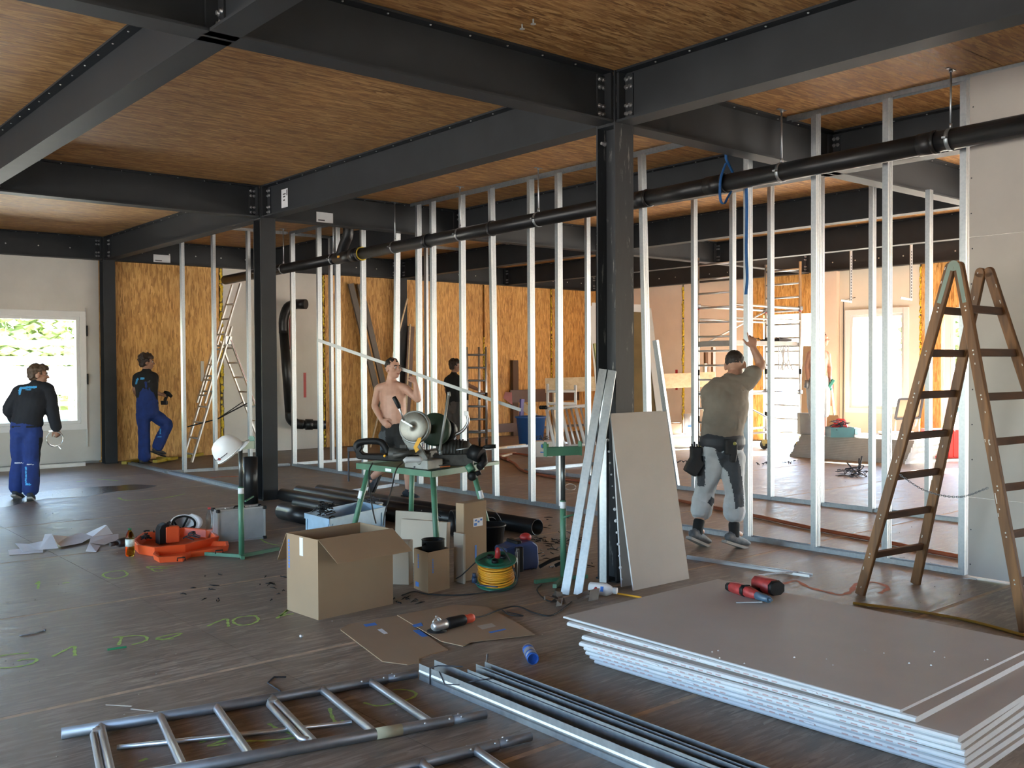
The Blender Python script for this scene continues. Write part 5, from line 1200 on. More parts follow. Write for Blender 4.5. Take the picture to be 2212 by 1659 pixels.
b = MB(); b.tube([W_(873, 997, 7.7), W_(878, 993, 7.7), W_(908, 992, 7.7), W_(912, 996, 7.7)], [.018, .024, .024, .016], 10); solo('grey_tool', b, MATS['grey_plastic'], 'smooth grey hand tool left of the water bottle on the table', 'tool')
b = MB(); b.tube([g(945, 1005, .815), g(955, 1004, .815)], .016, 8); b.tube([g(950, 1009, .81), g(972, 1007, .81)], .006, 6); solo('orange_key', b, mat('orange_metal', (.55, .16, .05), .4), 'small orange and chrome tool at the front corner of the table', 'tool')
# track piece behind the table
b = MB(); b.prof(uprof(.08, .03), g(742, 1066), g(858, 1049), (g(858, 1049)-g(742, 1066)).cross(UP).normalized(), UP); solo('floor_track', b, M_ZINC, 'loose galvanised track piece on the floor behind the black pipes', 'track')

# ================================================================ long drain pipe under the ceiling
PXx = 7.27
def pz(y): return 3.2+.0108*(16.6-y)
def pp(y): return V((PXx, y, pz(y)))
pa = V((0, -1, .0108)).normalized()
t = thing('drain_pipe', 'long black drain pipe hung below the ceiling along the near stud frame', 'pipe', (PXx, 8, 3.2))
for y0, y1 in ((16.6, 12.62), (11.95, 6.62), (6.5, 5.62), (5.62, 3.62), (3.62, -2.5)):
    b = MB(); b.pipe(pp(y0), pp(y1), .08, .073, 24); part('pipe', b, M_BPIPE, t, world=True)
for y, L in ((10.35, .10), (6.6, .16), (5.68, .2), (3.66, .12), (9.0, .03)):
    b = MB(); b.pipe(pp(y+L/2), pp(y-L/2), .087, .08, 24); b.pipe(pp(y-L/2+.01), pp(y-L/2-.02), .092, .08, 24); part('coupling', b, M_BPIPE, t, world=True)
b = MB(); b.pipe(pp(12.66), pp(12.0), .086, .078, 24); b.pipe(pp(12.2), pp(12.05), .096, .08, 24); b.pipe(pp(12.0), pp(11.94), .1, .082, 24)
q0 = pp(12.55); b.tube(cat([q0, q0+V((0, -.10, .16)), q0+V((0, -.22, .30)), q0+V((0, -.24, .42)), q0+V((0, -.24, .62))], 5), .078, 18); te = part('tee', b, M_BPIPE, t, world=True)
b = MB(); b.pipe(pp(11.945), pp(11.93), .099, .083, 24); part('seal', b, MATS['yellow_foam'], te, 'yellow seal ring', world=True)
b = MB(); b.ob(pp(12.45)+V((-.087, 0, .0)), (0, 1, 0), (1, 0, 0), UP, .07, .004, .03); part('sticker', b, M_YEL, te, 'yellow sticker', world=True)
for y in (15.25, 14.35, 12.75, 11.09, 9.62, 8.16, 4.97, 3.48):
    b = MB(); c_ = pp(y); 
    n = 22; vs = []
    for h in (-.0155, .0155):
        for r_ in (.082, .0855): vs += [c_+pa*h+(V((1, 0, 0))*math.cos(2*PI*k/n)+UP*math.sin(2*PI*k/n))*r_ for k in range(n)]
    fs = []
    for k in range(n):
        j = (k+1) % n; fs += [(n+k, n+j, 3*n+j, 3*n+k), (k, 2*n+k, 2*n+j, j), (k, j, n+j, n+k), (2*n+k, 3*n+k, 3*n+j, 2*n+j)]
    b.add(vs, fs, 0, True)
    for s in (-1, 1): b.ob(c_+V((s*.1, 0, 0)), (1, 0, 0), (0, 1, 0), UP, .035, .03, .014)
    hg = part('hanger', b, M_ZINC, t, world=True)
    b = MB(); b.tube([c_+UP*.085, V((c_.x, c_.y, ZC-.004))], .008, 8); b.tube([c_+UP*.083, c_+UP*.12], .013, 8); rd = part('threaded_rod', b, M_ZINC, hg, world=True)
    b = MB(); b.ob(V((c_.x, c_.y, ZC-.003)), (1, 0, 0), (0, 1, 0), UP, .11, .03, .005); b.lathe([(.014, 0), (.014, .02)], V((c_.x, c_.y, ZC-.026)), UP, 6); part('ceiling_plate', b, M_ZINC, hg, world=True)
def ribbon(name, label, pts, w, m, catg, wd=None):
    b = MB(); pts = cat(pts, 6); n = len(pts); vs = []
    for i, p in enumerate(pts):
        s = V(wd) if wd else RX; vs.append((p-s*w/2, p+s*w/2))
    L_ = [v[0] for v in vs]; R_ = [v[1] for v in vs]; o_ = FH*.003
    b.add(L_+R_+[p+o_ for p in L_]+[p+o_ for p in R_], [(i, i+1, n+i+1, n+i) for i in range(n-1)]+[(2*n+i, 3*n+i, 3*n+i+1, 2*n+i+1) for i in range(n-1)]+[(i, 2*n+i, 2*n+i+1, i+1) for i in range(n-1)]+[(n+i, n+i+1, 3*n+i+1, 3*n+i) for i in range(n-1)], 0, True)
    return solo(name, b, m, label, catg, fix=True)
M_STRAP = mat('blue_strap', (.015, .11, .33), .7, 0, .2, 20)
py = 5.55; c_ = pp(py)
b = MB(); L_ = []; 
lp = [V((c_.x-.02, py, c_.z+.18)), V((c_.x-.09, py, c_.z+.05)), V((c_.x-.11, py, c_.z-.06)), V((c_.x-.10, py, c_.z-.17)), V((c_.x-.05, py, c_.z-.20)), V((c_.x+.0, py, c_.z-.14)), V((c_.x+.09, py, c_.z-.02)), V((c_.x+.09, py, c_.z+.08)), V((c_.x+.02, py, c_.z+.17)), V((c_.x-.02, py, c_.z+.22)), V((c_.x-.02, py, c_.z+.28))]
ribbon('lashing_strap', 'blue lashing strap looped over the drain pipe and hanging down the held stud', lp+[], .03, M_STRAP, 'strap', wd=(0, 1, 0))
o_ = bpy.data.objects['lashing_strap']
b = MB(); tl = cat([oX(1611, 375, 7.38), oX(1613, 450, 7.42), oX(1612, 540, 7.42), oX(1614, 600, 7.42), oX(1611, 636, 7.42)], 6); n = len(tl); w2 = V((0, -.016, 0))
vs = [p-w2 for p in tl]+[p+w2 for p in tl]; vs += [p+V((.003, 0, 0)) for p in vs]
b.add(vs, [(i, i+1, n+i+1, n+i) for i in range(n-1)]+[(2*n+i, 3*n+i, 3*n+i+1, 2*n+i+1) for i in range(n-1)]+[(i, 2*n+i, 2*n+i+1, i+1) for i in range(n-1)]+[(n+i, n+i+1, 3*n+i+1, 3*n+i) for i in range(n-1)], 0, True)
part('strap_tail', b, M_STRAP, o_, world=True)

# ================================================================ back left room
# aluminium combination ladder
YN, YF = 16.15, 16.55
t = thing('aluminium_ladder', 'aluminium combination ladder opened out at the back strand board wall', 'ladder', (7.2, 16.35, 0))
def lad_section(x0, z0, x1, z1, yn, yf, m, n0, n1, wid=.06, red=False, bend=0):
    a, e = V((x0, 0, z0)), V((x1, 0, z1)); d = (e-a).normalized(); 
    for y in (yn, yf):
        b = MB(); b.bar(a+V((0, y, 0)), e+V((0, y, 0)), .022, wid, (0, 1, 0)); rl = part('rail', b, m, t, world=True)
        if red and y == yn: b = MB(); b.bar(a.lerp(e, .38)+V((0, y-.012, 0)), e+V((0, y-.012, 0)), .003, wid*.9, (0, 1, 0)); part('red_strip', b, mat('ladder_red', (.45, .03, .025), .4), rl, 'red strip', world=True)
        if not red:
            b = MB(); L = (e-a).length
            for k in range(int(L/.28)): b.lathe([(.014, 0), (.014, .002)], a+d*(.14+.28*k)+V((0, y-.012, 0)), (0, -1, 0), 8)
            if y == yn: part('rivet', b, M_INK, rl, world=True, kind='stuff')
    L = (e-a).length
    for k in range(int(L/.28)):
        p = a+d*(.14+.28*k); b = MB(); b.tube([p+V((0, yn, 0)), p+V((0, yf, 0))], .016, 8); part('rung', b, m, t, world=True)
pb, pt = g(414, 1003, 0), oY(528, 612, YN); pm = oY(497, 735, YN)
X0l = oY(414, 1000, YN).x
slope = (pt.x-X0l)/pt.z
lad_section(X0l, .02, X0l+slope*2.35, 2.35, YN, YF, M_ALU, 0, 0, .07)
lad_section(X0l+slope*1.0-.06, 1.02, pt.x-.06, pt.z, YN+.03, YF-.03, M_ALU, 0, 0, .06)
sx = oY(497, 735, YN); ex = oY(592, 985, YN)
lad_section(ex.x, .02, sx.x, sx.z, YN-.02, YF+.02, M_ALU, 0, 0, .05, red=True)
b = MB(); b.tube([oY(405, 922, YN), oY(470, 905, YN), oY(540, 868, YN)], .012, 6); b.tube([oY(470, 905, YF), oY(525, 868, YF)], .008, 6); part('spreader', b, M_BLACK, t, world=True)
b = MB(); b.ob(V((sx.x-.03, YN-.02, sx.z)), (1, 0, 0), (0, 1, 0), UP, .12, .03, .16); part('joint', b, M_ALU, t, world=True, bevel=.01)
b = MB(); b.bx(7.08, 7.14, Y1-.012, Y1-.001, 1.38, 1.75); solo('white_strip', b, M_WHITEB, 'short white strip standing on the strand board wall behind the ladder', 'strip')
for k, (q0, q1) in enumerate((((268, 1000), (300, 993)), ((335, 998), (380, 990)), ((300, 985), (372, 994)), ((408, 990), (435, 985)))):
    b = MB(); a, e = g(*q0, .03), g(*q1, .03); a.y = min(a.y, 16.9); e.y = min(e.y, 17.1); b.bar(a+UP*(.012*k), e+UP*(.012*k), .09, .05, UP)
    solo('yellow_beam', b, mat('yellow_bar', (.42, .30, .02), .5), ['leftmost yellow bar on the floor at the back strand board wall', 'yellow bar on the floor in front of the man in blue dungarees', 'yellow bar lying crosswise behind the man in blue dungarees', 'yellow bar on the floor at the foot of the aluminium ladder'][k], 'bar', group='yellow bars on the floor')
# elbow pipe on the wall
t = thing('wall_pipe', 'black waste pipe with elbows fixed to the white wall panel', 'pipe', (8.8, 17.15, .5))
YW = 17.17
b = MB(); b.tube([oY(661, 657, YW-.3), oY(640, 657, YW-.12)], .095, 18); b.tube(cat([oY(640, 657, YW-.12), oY(622, 664, YW-.1), oY(613, 690, YW-.1), oY(613, 720, YW-.1)], 4), .095, 18); part('top_elbow', b, M_BPIPE, t, world=True)
b = MB(); b.tube([oY(613, 715, YW-.1), oY(626, 895, YW-.1)], .09, 18); part('pipe', b, M_BPIPE, t, world=True)
b = MB(); b.tube(cat([oY(626, 890, YW-.1), oY(628, 905, YW-.1), oY(640, 915, YW-.12), oY(655, 917, YW-.16)], 4), .095, 18); b.tube([oY(655, 917, YW-.16), oY(704, 918, YW-.35)], .085, 18); b.tube([oY(660, 917, YW-.18), oY(675, 917, YW-.22)], .105, 18); part('bottom_elbow', b, M_BPIPE, t, world=True)
b = MB(); ps = [oY(633, 600, YW-.22), oY(631, 625, YW-.22), oY(634, 670, YW-.22), oY(627, 690, YW-.22), oY(628, 755, YW-.22)]; b.tube([ps[0], ps[1]], .008, 6); b.tube(cat(ps[1:], 4), [.02]*13, 6)
solo('red_strap', b, mat('red_strap', (.30, .03, .025), .7), 'red strap tied around the wall waste pipe', 'strap')
rng = random.Random(33); b = clutter(26, g(672, 966), .28, .12, .0, .06, rng, sz=(.05, .12)); solo('rubble', b, mat('rubble_brown', (.10, .08, .06), .9), 'small heap of rubble on the floor below the wall waste pipe', 'rubble', kind='stuff')
b = clutter(14, g(785, 955), .5, .12, .0, .04, rng, sz=(.08, .2)); solo('timber_scraps', b, M_TIMB, 'dark timber scraps on the floor at the back wall', 'scraps', kind='stuff')
for lab, q0, q1 in (('dark long profile leaning sideways on the strand board wall, left one', (757, 613), (843, 958)), ('dark long profile leaning sideways on the strand board wall, right one', (777, 614), (858, 957))):
    b = MB(); b.bar(oY(*q1, 17.0)*V((1, 1, 0)).length*0+V((oY(*q1, 16.9).x, 16.9, .005)), oY(*q0, 17.22), .12, .05, (0, 1, 0)); solo('leaning_profile', b, mat('grey_brown_metal', (.13, .115, .10), .5, .3), lab, 'profile', group='dark profiles on the back wall')
b = MB(); b.bar(V((oY(872, 950, 17.0).x, 16.95, 0)), oY(888, 705, 17.08), .16, .03, (0, 1, 0)); solo('brown_board', b, M_BROWNB, 'tall narrow brown board leaning by the wall column behind the shirtless man', 'board')
for lab, q0, q1 in (('thin pale lath leaning left of the wall column', (880, 645), (800, 965)), ('thin pale lath leaning on the wall column', (886, 700), (874, 960))):
    b = MB(); b.bar(V((oY(*q1, 16.8).x, 16.8, 0)), oY(*q0, 17.02), .03, .02, (0, 1, 0)); solo('lath', b, M_PLANK, lab, 'lath')
# ================================================================ far room
# --- scaffold tower
def sc_ladder(t, x, y0, y1, z0, z1, dz, first, name):
    rails = []
    for y in (y0, y1):
        b = MB(); b.tube([(x, y, z0), (x, y, z1)], .025, 10); rails.append(part('upright', b, M_ALU, t, world=True))
        for zz in (.62, 1.45, 2.62):
            if z0 < zz < z1: b = MB(); b.tube([(x, y, zz), (x, y, zz+.10)], .028, 10); part('sleeve', b, M_BLACK if zz != 2.62 else M_RED, rails[-1], world=True)
    z = first
    while z < z1-.05:
        b = MB(); b.tube([(x, y0, z), (x, y1, z)], .019, 8); part('rung', b, M_ALU, t, world=True); z += dz
xa, xb, ya, yb = 13.72, 15.75, 11.12, 10.36
t = thing('scaffold_tower', 'aluminium mobile scaffold tower on castors near the far wall opening', 'scaffold', ((xa+xb)/2, (ya+yb)/2, 0))
sc_ladder(t, xa, ya, yb, .18, 3.55, .255, .35, 'a'); sc_ladder(t, xb, ya, yb, .18, 3.55, .255, .35, 'b')
for y in (ya, yb):
    for z, r_ in ((.42, .02), (1.12, .02), (2.68, .024), (2.45, .02)):
        b = MB(); b.tube([(xa, y, z), (xb, y, z+.0)], r_, 8); part('brace', b, M_ALU, t, world=True)
    b = MB(); b.tube([(xa, y, 1.95 if y == ya else 1.05), (xb, y, 2.66 if y == ya else .3)], .018, 8); part('diagonal_brace', b, M_ALU, t, world=True)
    for x in (xa, xb):
        for z in (1.12, 2.68): b = MB(); b.ob(V((x, y, z)), (1, 0, 0), (0, 1, 0), UP, .09, .07, .08); part('clamp', b, M_ALUD, t, world=True, bevel=.01)
b = MB(); b.bx(xa+.03, xb-.03, yb+.05, ya-.05, 1.99, 2.06); dk = part('deck', b, mat('deck_grey', (.42, .42, .42), .6), t, world=True)
for x in (xa, xb):
    b = MB(); b.bx(x-.03, x+.03, yb+.02, ya-.02, 1.96, 2.05); part('deck_hook', b, M_ALU, dk, world=True)
for i, (x, y) in enumerate(((xa, ya), (xa, yb), (xb, ya), (xb, yb))):
    b = MB(); b.lathe([(.02, -.02), (.09, -.02), (.09, .02), (.02, .02)], (x, y+.03, .09), (1, .2, 0), 18); wh = part('castor_wheel', b, M_RUBBER, t, world=True)
    b = MB(); b.ob(V((x, y+.01, .15)), (1, 0, 0), (0, 1, 0), UP, .08, .10, .08); b.lathe([(.03, -.025), (.03, .025)], (x, y+.03, .09), (1, .2, 0), 12); part('castor_fork', b, mat('castor_yellow', (.35, .28, .10), .4, .4), wh, world=True)
rng = random.Random(9)
b = MB(); zz = 2.065
for k in range(22): b.tube([(xb-.35+rng.uniform(-.15, .2), yb+.1+.027*k, zz+.02), (xb-.35+rng.uniform(-.1, .2), yb+.11+.027*k, zz+rng.uniform(.02, .1))], .008, 5)
b.bx(xb-.55, xb-.15, yb+.08, yb+.45, zz, zz+.045); solo('screw_boxes', b, M_INK, 'dark row of screw strips and boxes on the scaffold deck', 'boxes', kind='stuff')
b = MB()
for k in range(7): p = V((xb-.05, yb+.22+.035*k, 1.95)); b.tube(cat([p+UP*.08, p, p+V((.02, rng.uniform(-.05, .05), -.22)), p+V((.03, rng.uniform(-.1, .1), -.42))], 4), .012, 5)
solo('white_rags', b, M_PAPER, 'white straps hanging from the scaffold deck', 'straps', kind='stuff')
b = MB(); pb_ = V((16.2, 11.05, 0)); d = V((.55, -.83, 0)).normalized(); up_ = (UP+V((.16, .05, 0))).normalized(); b.ob(V((16.35, 10.62, 0))+up_*1.02, d, d.cross(up_), up_, .30, .012, 2.0); solo('cardboard_strip', b, M_CARD, 'tall brown cardboard strip leaning behind the scaffold tower', 'cardboard')
b = MB(); b.bar(V((16.6, 10.1, .0)), V((17.0, 10.55, 1.75)), .05, .03); solo('lath', b, M_PLANK, 'pale lath leaning at the far wall opening right of the scaffold tower', 'lath')
# --- folded scaffold at the left
t = thing('scaffold_frame', 'folded aluminium scaffold frames standing upright next to the boy in black', 'scaffold frame', (12.3, 15.9, 0))
for (pxs, D) in (((999, 1036), 19.7), ((1010, 1051), 19.5)):
    A = [oD(x, 972, D) for x in pxs]
    for p in A:
        b = MB(); q = V((p.x, p.y, 0)); b.tube([q+UP*.15, q+UP*2.02], .024, 10); up_r = part('upright', b, M_ALU, t, world=True)
        b = MB(); b.tube([q+UP*.95, q+UP*1.1], .027, 10); part('sleeve', b, M_BLACK, up_r, world=True)
        b = MB(); b.lathe([(.02, -.02), (.085, -.02), (.085, .02), (.02, .02)], q+UP*.086, RX, 16); part('castor_wheel', b, M_RUBBER, t, world=True)
        b = MB(); b.ob(q+UP*.13, RX, FH, UP, .06, .05, .08); part('castor_fork', b, M_ALUD, t, world=True)
    for k in range(7):
        b = MB(); a, e = A; b.tube([V((a.x, a.y, .30+.26*k)), V((e.x, e.y, .30+.26*k))], .019, 8); part('rung', b, M_ALUD, t, world=True)
# --- brown boards, post, plank on trestles
def wb(name, label, x0, x1, z0, z1, m, cg, th=.03, y=None):
    b = MB(); yy = Y1-.015 if y is None else y; b.bx(x0, x1, yy-th, yy, z0, z1); return solo(name, b, m, label, cg)
wb('timber_post', 'brown timber post standing at the back wall behind the brown boards', 14.50, 14.66, .0, 1.76, M_TIMB, 'post', .10)
wb('brown_board', 'upper brown board fixed across the timber post at the back wall', 14.38, 16.6, .775, 1.07, M_BROWNB, 'board', .03, Y1-.12)
wb('brown_board', 'lower brown board fixed across the timber post at the back wall', 14.04, 15.2, .10, .30, M_BROWNB, 'board', .03, Y1-.12)
def sheetD(name, label, q, D0, D1, th, m, cg, **k):    # board leaning back: upper points at depth D1, lower at D0
    ys = [y for x, y in q]; lo, hi = max(ys), min(ys); b = MB()
    P_ = [oD(x, y, D0+(D1-D0)*(lo-y)/(lo-hi)) for x, y in q]; b.sheet(P_, th, FH); return solo(name, b, m, label, cg, **k)
M_PINK = mat('pink_insulation', (.62, .30, .32), .8)
sheetD('insulation_board', 'pink insulation piece leaning below the upper brown board', [(1087, 860), (1091, 846), (1106, 848), (1107, 875)], 21.3, 21.5, .05, M_PINK, 'insulation')
sheetD('insulation_board', 'pink insulation piece standing in the blue tub', [(1150, 912), (1155, 892), (1170, 905), (1177, 912)], 20.6, 20.6, .05, M_PINK, 'insulation')
p = g(1147, 962); t = thing('mortar_tub', 'big blue mortar tub behind the near stud frame', 'tub', p)
b = MB(); b.lathe([(.24, 0), (.30, .56), (.33, .57), (.33, .60), (.29, .60), (.23, .015), (0, .015)], p, UP, 28); part('body', b, mat('tub_blue', (.03, .11, .33), .45), t, world=True)
b = MB(); b.tube([p+V((.33, -.05, .57)), p+V((.37, 0, .5)), p+V((.33, .06, .57))], .012, 6); part('rim_handle', b, MATS['tub_blue'], t, world=True)
b = MB(); b.bar(oD(1126, 905, 20.2), oD(1128, 862, 20.2), .09, .05); sw = solo('hand_saw', b, mat('purple_plastic', (.10, .08, .28), .5), 'purple handled saw standing up in the blue tub', 'saw')
b = MB(); b.sheet([oD(1130, 888, 20.2), oD(1131, 868, 20.2), oD(1140, 876, 20.2), oD(1172, 905, 20.2), oD(1160, 908, 20.2)], .02, FH); part('blade', b, M_PLANK, sw, world=True)
# trestle of white aluminium and folded platform
D = 19.0
t = thing('folding_trestle', 'white aluminium folding trestle leaning in front of the pale plank', 'trestle', oD(1215, 968, D)*V((1, 1, 0)).length*0+V((oD(1215, 968, D).x, oD(1215, 968, D).y, 0)))
def bD(q0, q1, r_, D0=D, D1=None): b = MB(); b.tube([oD(*q0, D0), oD(*q1, D1 or D0)], r_, 8); return b
for q0, q1 in (((1183, 829), (1183, 968)), ((1243, 832), (1243, 880))): part('upright', bD(q0, q1, .028), M_WHITE, t, world=True)
for y in (845, 872): part('rung', bD((1183, y), (1243, y), .03), M_WHITE, t, world=True)
t2 = thing('scaffold_deck', 'white aluminium scaffold decks with many bars standing on edge, leaning', 'scaffold deck', V((oD(1235, 968, D-.4).x, oD(1235, 968, D-.4).y, 0)))
part('top_bar', bD((1179, 883), (1266, 877), .035, D-.3), M_WHITE, t2, world=True); part('bottom_bar', bD((1197, 967), (1288, 958), .03, D-.7), M_WHITE, t2, world=True)
for k in range(9):
    u_ = k/8; part('bar', bD((1181+83*u_, 884-6*u_), (1198+88*u_, 966-8*u_), .022 if k % 3 else .034, D-.3, D-.7), M_WHITE if k % 3 == 0 else M_ALU, t2, world=True)
b = MB(); 
for x in (1168, 1173, 1178): b.ball(oD(x, 880, D-.35), .04, 8)
b.tube([oD(1166, 880, D-.35), oD(1182, 882, D-.35)], .02, 8); part('end_knob', b, M_BLACK, t2, world=True)
b = MB(); P0_, P1_ = oD(1178, 833, 19.9), oD(1545, 819, 19.9); d = (P1_-P0_).normalized(); b.ob((P0_+P1_)/2, d, FH, d.cross(FH).normalized(), (P1_-P0_).length, .035, .30)
t = thing('plank', 'long pale wooden plank set on edge across the back of the far room', 'plank', ((P0_.x+P1_.x)/2, (P0_.y+P1_.y)/2, 0)); part('board', b, M_PLANK, t, world=True)
for x in (1200, 1391, 1525): p = oD(x, 800, 19.95); b = MB(); b.bx(p.x-.04, p.x+.04, p.y, p.y+.05, 0, 1.66 if x > 1300 else 1.2); part('post', b, M_PLANK, t, world=True)
for x, z in ((1527, 1.9), (1543, 2.0)): p = oD(x, 800, 20.05); b = MB(); b.bx(p.x-.04, p.x+.04, p.y, p.y+.05, .9, z); part('post', b, M_LADW, t, world=True)
# leaning window frame behind the nearest column
TL, TR, BL, BR = oD(1278, 662, 18.0), oD(1398, 667, 18.0), oD(1305, 935, 17.4), oD(1432, 938, 17.4)
t = thing('window_frame', 'white window frame with brown pane leaning behind the nearest column', 'window frame', (BL+BR)/2)
for a, e, nm in ((TL, TR, 'frame_bar'), (TR, BR, 'frame_bar'), (BR, BL, 'frame_bar'), (BL, TL, 'frame_bar')):
    b = MB(); b.bar(a, e, .14, .07, FH); part('frame_bar', b, M_FRAME, t, world=True)
b = MB(); b.sheet([TL, TR, BR, BL], .01, FH); part('pane', b, mat('brown_reflecting_pane', (.20, .15, .08), .12, 0, .3, 1.2), t, world=True)
b = MB(); b.bar(oD(1284, 742, 17.3), oD(1300, 868, 17.3), .05, .03); solo('green_slat', b, mat('olive_slat', (.30, .32, .14), .7), 'olive slat leaning left of the nearest column', 'slat')
b = MB(); a = V((oD(1455, 940, 9.6).x, oD(1455, 940, 9.6).y, 0)); b.bar(g(1462, 1050), oX(1416, 735, 9.90), .075, .045, (1, 0, 0)); solo('steel_profile', b, M_ZINC, 'galvanised profile leaning on the second stud frame right of the nearest column', 'profile')
# bags and boxes by the far wall
p = g(1468, 966); b = MB(); b.ob(p+UP*.13, RX, FH, UP, .56, .5, .26); solo('white_package', b, M_WHITE, 'white wrapped package on the floor below the pink wall boards', 'package', bevel=.02)
p2 = p+UP*.262; b = MB(); b.ob(p2-RX*.12+UP*.11, RX, FH, UP, .28, .25, .22); o = solo('small_carton', b, mat('beige_card', (.58, .44, .33), .8), 'beige carton standing on the white package by the pink wall', 'box', bevel=.008)
b = MB(); b.ob(p2-RX*.255-FH*.13+UP*.12, RX, FH, UP, .03, .005, .2); part('red_label', b, M_RED, o, world=True)
b = MB(); n = 12; vs = []
for z, w_, d_ in ((0, .19, .16), (.12, .20, .18), (.3, .18, .14), (.40, .19, .05)):
    vs += [p2+RX*(.17+w_/2*math.copysign(abs(math.cos(2*PI*k/n))**.5, math.cos(2*PI*k/n)))+FH*(d_/2*math.copysign(abs(math.sin(2*PI*k/n))**.5, math.sin(2*PI*k/n)))+UP*z for k in range(n)]
b.add(vs, [(i*n+k, i*n+(k+1) % n, (i+1)*n+(k+1) % n, (i+1)*n+k) for i in range(3) for k in range(n)]+[tuple(range(n-1, -1, -1)), tuple(range(3*n, 4*n))], 0, True)
bag = solo('filler_bag', b, M_PAPER, 'white paper bag standing on the white package by the pink wall', 'bag')
b = MB(); b.ob(p2+RX*.19-FH*.092+UP*.16, RX, FH, UP, .09, .004, .03); part('print', b, M_BLUEP, bag, world=True)
# --- far stack of boards
A_, B_, C_ = g(1705, 986), g(1949, 1003), g(2004, 990)
ax_ = (B_-A_).normalized(); ay_ = V((-ax_.y, ax_.x, 0)); 
if ay_.dot(FH) < 0: ay_ = -ay_
nb = 14; th = .027
for k in range(nb):
    z0 = k*(th+.0008); off = ax_*(.012*(k)+rng.uniform(-.01, .01))+ay_*(.006*k)
    b = MB(); c = A_+ax_*1.03+ay_*.63+off+UP*(z0+th/2); b.ob(c, ax_, ay_, UP, 2.06-.004*k, 1.25, th); b.m = [1 if i in (2, 3, 4, 5) else 0 for i in range(6)]
    solo('plasterboard_sheet', b, [M_GYP, mat('cut_gypsum', (.36, .34, .32), .8)], ('top plasterboard sheet' if k == nb-1 else 'bottom plasterboard sheet' if k == 0 else 'plasterboard sheet, '+['second','third','fourth','fifth','sixth','seventh','eighth','ninth','tenth','eleventh','twelfth','thirteenth'][k-1]+' from the bottom,')+' of the far stack with toolboxes on it', 'plasterboard', group='plasterboard sheets of the far stack')
ZS = nb*(th+.0008)+.001
def onS(x, y): return g(x, y, ZS)
# things on the far stack
p = onS(1820, 945); t = thing('tool_box', 'open teal toolbox full of things on the far board stack', 'toolbox', p)
b = MB(); dx, dy = RX, FH; w_, d_, h_ = .40, .3, .17
for o_, a_, n_, l_ in [(p-dx*w_/2, dx, dy, w_), (p-dx*w_/2+dy*(d_-.01), dx, dy, w_), (p-dx*w_/2+dy*.01, dy, dx, d_-.02), (p+dx*(w_/2-.01)+dy*.01, dy, dx, d_-.02)]: b.ob(o_+a_*l_/2+n_*.005+UP*h_/2, a_, n_, UP, l_, .01, h_)
b.ob(p+dy*d_/2+UP*.008, dx, dy, UP, w_-.02, d_-.02, .012); part('body', b, mat('teal_plastic', (.02, .13, .16), .4), t, world=True)
b = MB(); b.ob(p+dx*(w_/2+.06)-dy*.0+UP*.075+dy*.1, dx, dy, UP, .10, .2, .15); part('drawer', b, mat('pale_teal', (.25, .45, .5), .4), t, world=True)
b = clutter(40, p+dy*.15, .17, .11, .12, .27, rng, sz=(.05, .15)); solo('tool_jumble', b, M_INK, 'jumble of dark tools in the open teal toolbox', 'tools', kind='stuff')
b = MB(); q = p+dx*.02+dy*.26; b.prof([(-.22, 0), (.24, 0), (.12, .30), (-.02, .31)], q+UP*.0, q+dy*.06, dx, UP); solo('red_tool_bag', b, mat('bright_red', (.60, .03, .03), .5), 'bright red tool bag behind the teal toolbox', 'bag', bevel=.02)
p = onS(1795, 935); b = MB(); n = 4
vs = []
for z, w_, d_ in ((0, .24, .16), (.2, .26, .18), (.32, .23, .08)): vs += [p+RX*(sx*w_/2)+FH*(sy*d_/2)+UP*z for sx, sy in ((-1, -1), (1, -1), (1, 1), (-1, 1))]
b.add(vs, [(i*4+k, i*4+(k+1) % 4, (i+1)*4+(k+1) % 4, (i+1)*4+k) for i in range(2) for k in range(4)]+[(3, 2, 1, 0), (8, 9, 10, 11)])
bg_ = solo('paper_bag', b, mat('brown_paper', (.25, .15, .07), .85), 'crumpled brown paper bag on the far board stack', 'bag')
for s in (-.05, .06): b = MB(); b.tube(arc(p+RX*s+UP*.32, .05, 0, PI, 8, FH, UP), .004, 5); part('bag_handle', b, M_INK, bg_, world=True)
p = onS(1741, 938); b = MB(); b.ob(p+UP*.19, RX, FH, UP, .26, .2, .38); o = solo('grey_carton', b, mat('grey_carton', (.34, .34, .32), .8), 'grey carton standing at the left end of the far board stack', 'box', bevel=.006)
for lab, q, sz, m in (('white flat package on the far board stack behind the ladder', (1945, 940), (.55, .35, .05), M_WHITE), ('white flat tray on the far board stack beside the teal toolbox', (1868, 945), (.35, .3, .05), M_WHITE)):
    p = onS(*q); b = MB(); b.ob(p+FH*.15+UP*sz[2]/2, RX, FH, UP, *sz); solo('flat_package', b, m, lab, 'package', bevel=.01)
p = onS(1972, 935); b = MB(); b.lathe([(.11, 0), (.13, .08), (.09, .17), (.07, .2), (.03, .17)], p+FH*.2+UP*.05, UP, 12); solo('plastic_sack', b, mat('pinkish_sack', (.55, .47, .43), .7), 'pinkish plastic sack behind the left ladder half on the far stack', 'sack')
fq = [(1934, 905), (1942, 862), (1993, 861), (1986, 903)]; P_ = [oD(x, y, 16.9) for x, y in fq]
t = thing('framed_panel', 'brown panel with dark frame propped up on the far board stack', 'panel', V((P_[0].x, P_[0].y, ZS)))
b = MB(); b.sheet(P_, .015, FH); part('panel', b, mat('brown_panel', (.36, .25, .17), .6), t, world=True)
for i in range(4): b = MB(); b.bar(P_[i]-FH*.005, P_[(i+1) % 4]-FH*.005, .035, .03, FH); part('frame_bar', b, M_INK, t, world=True)
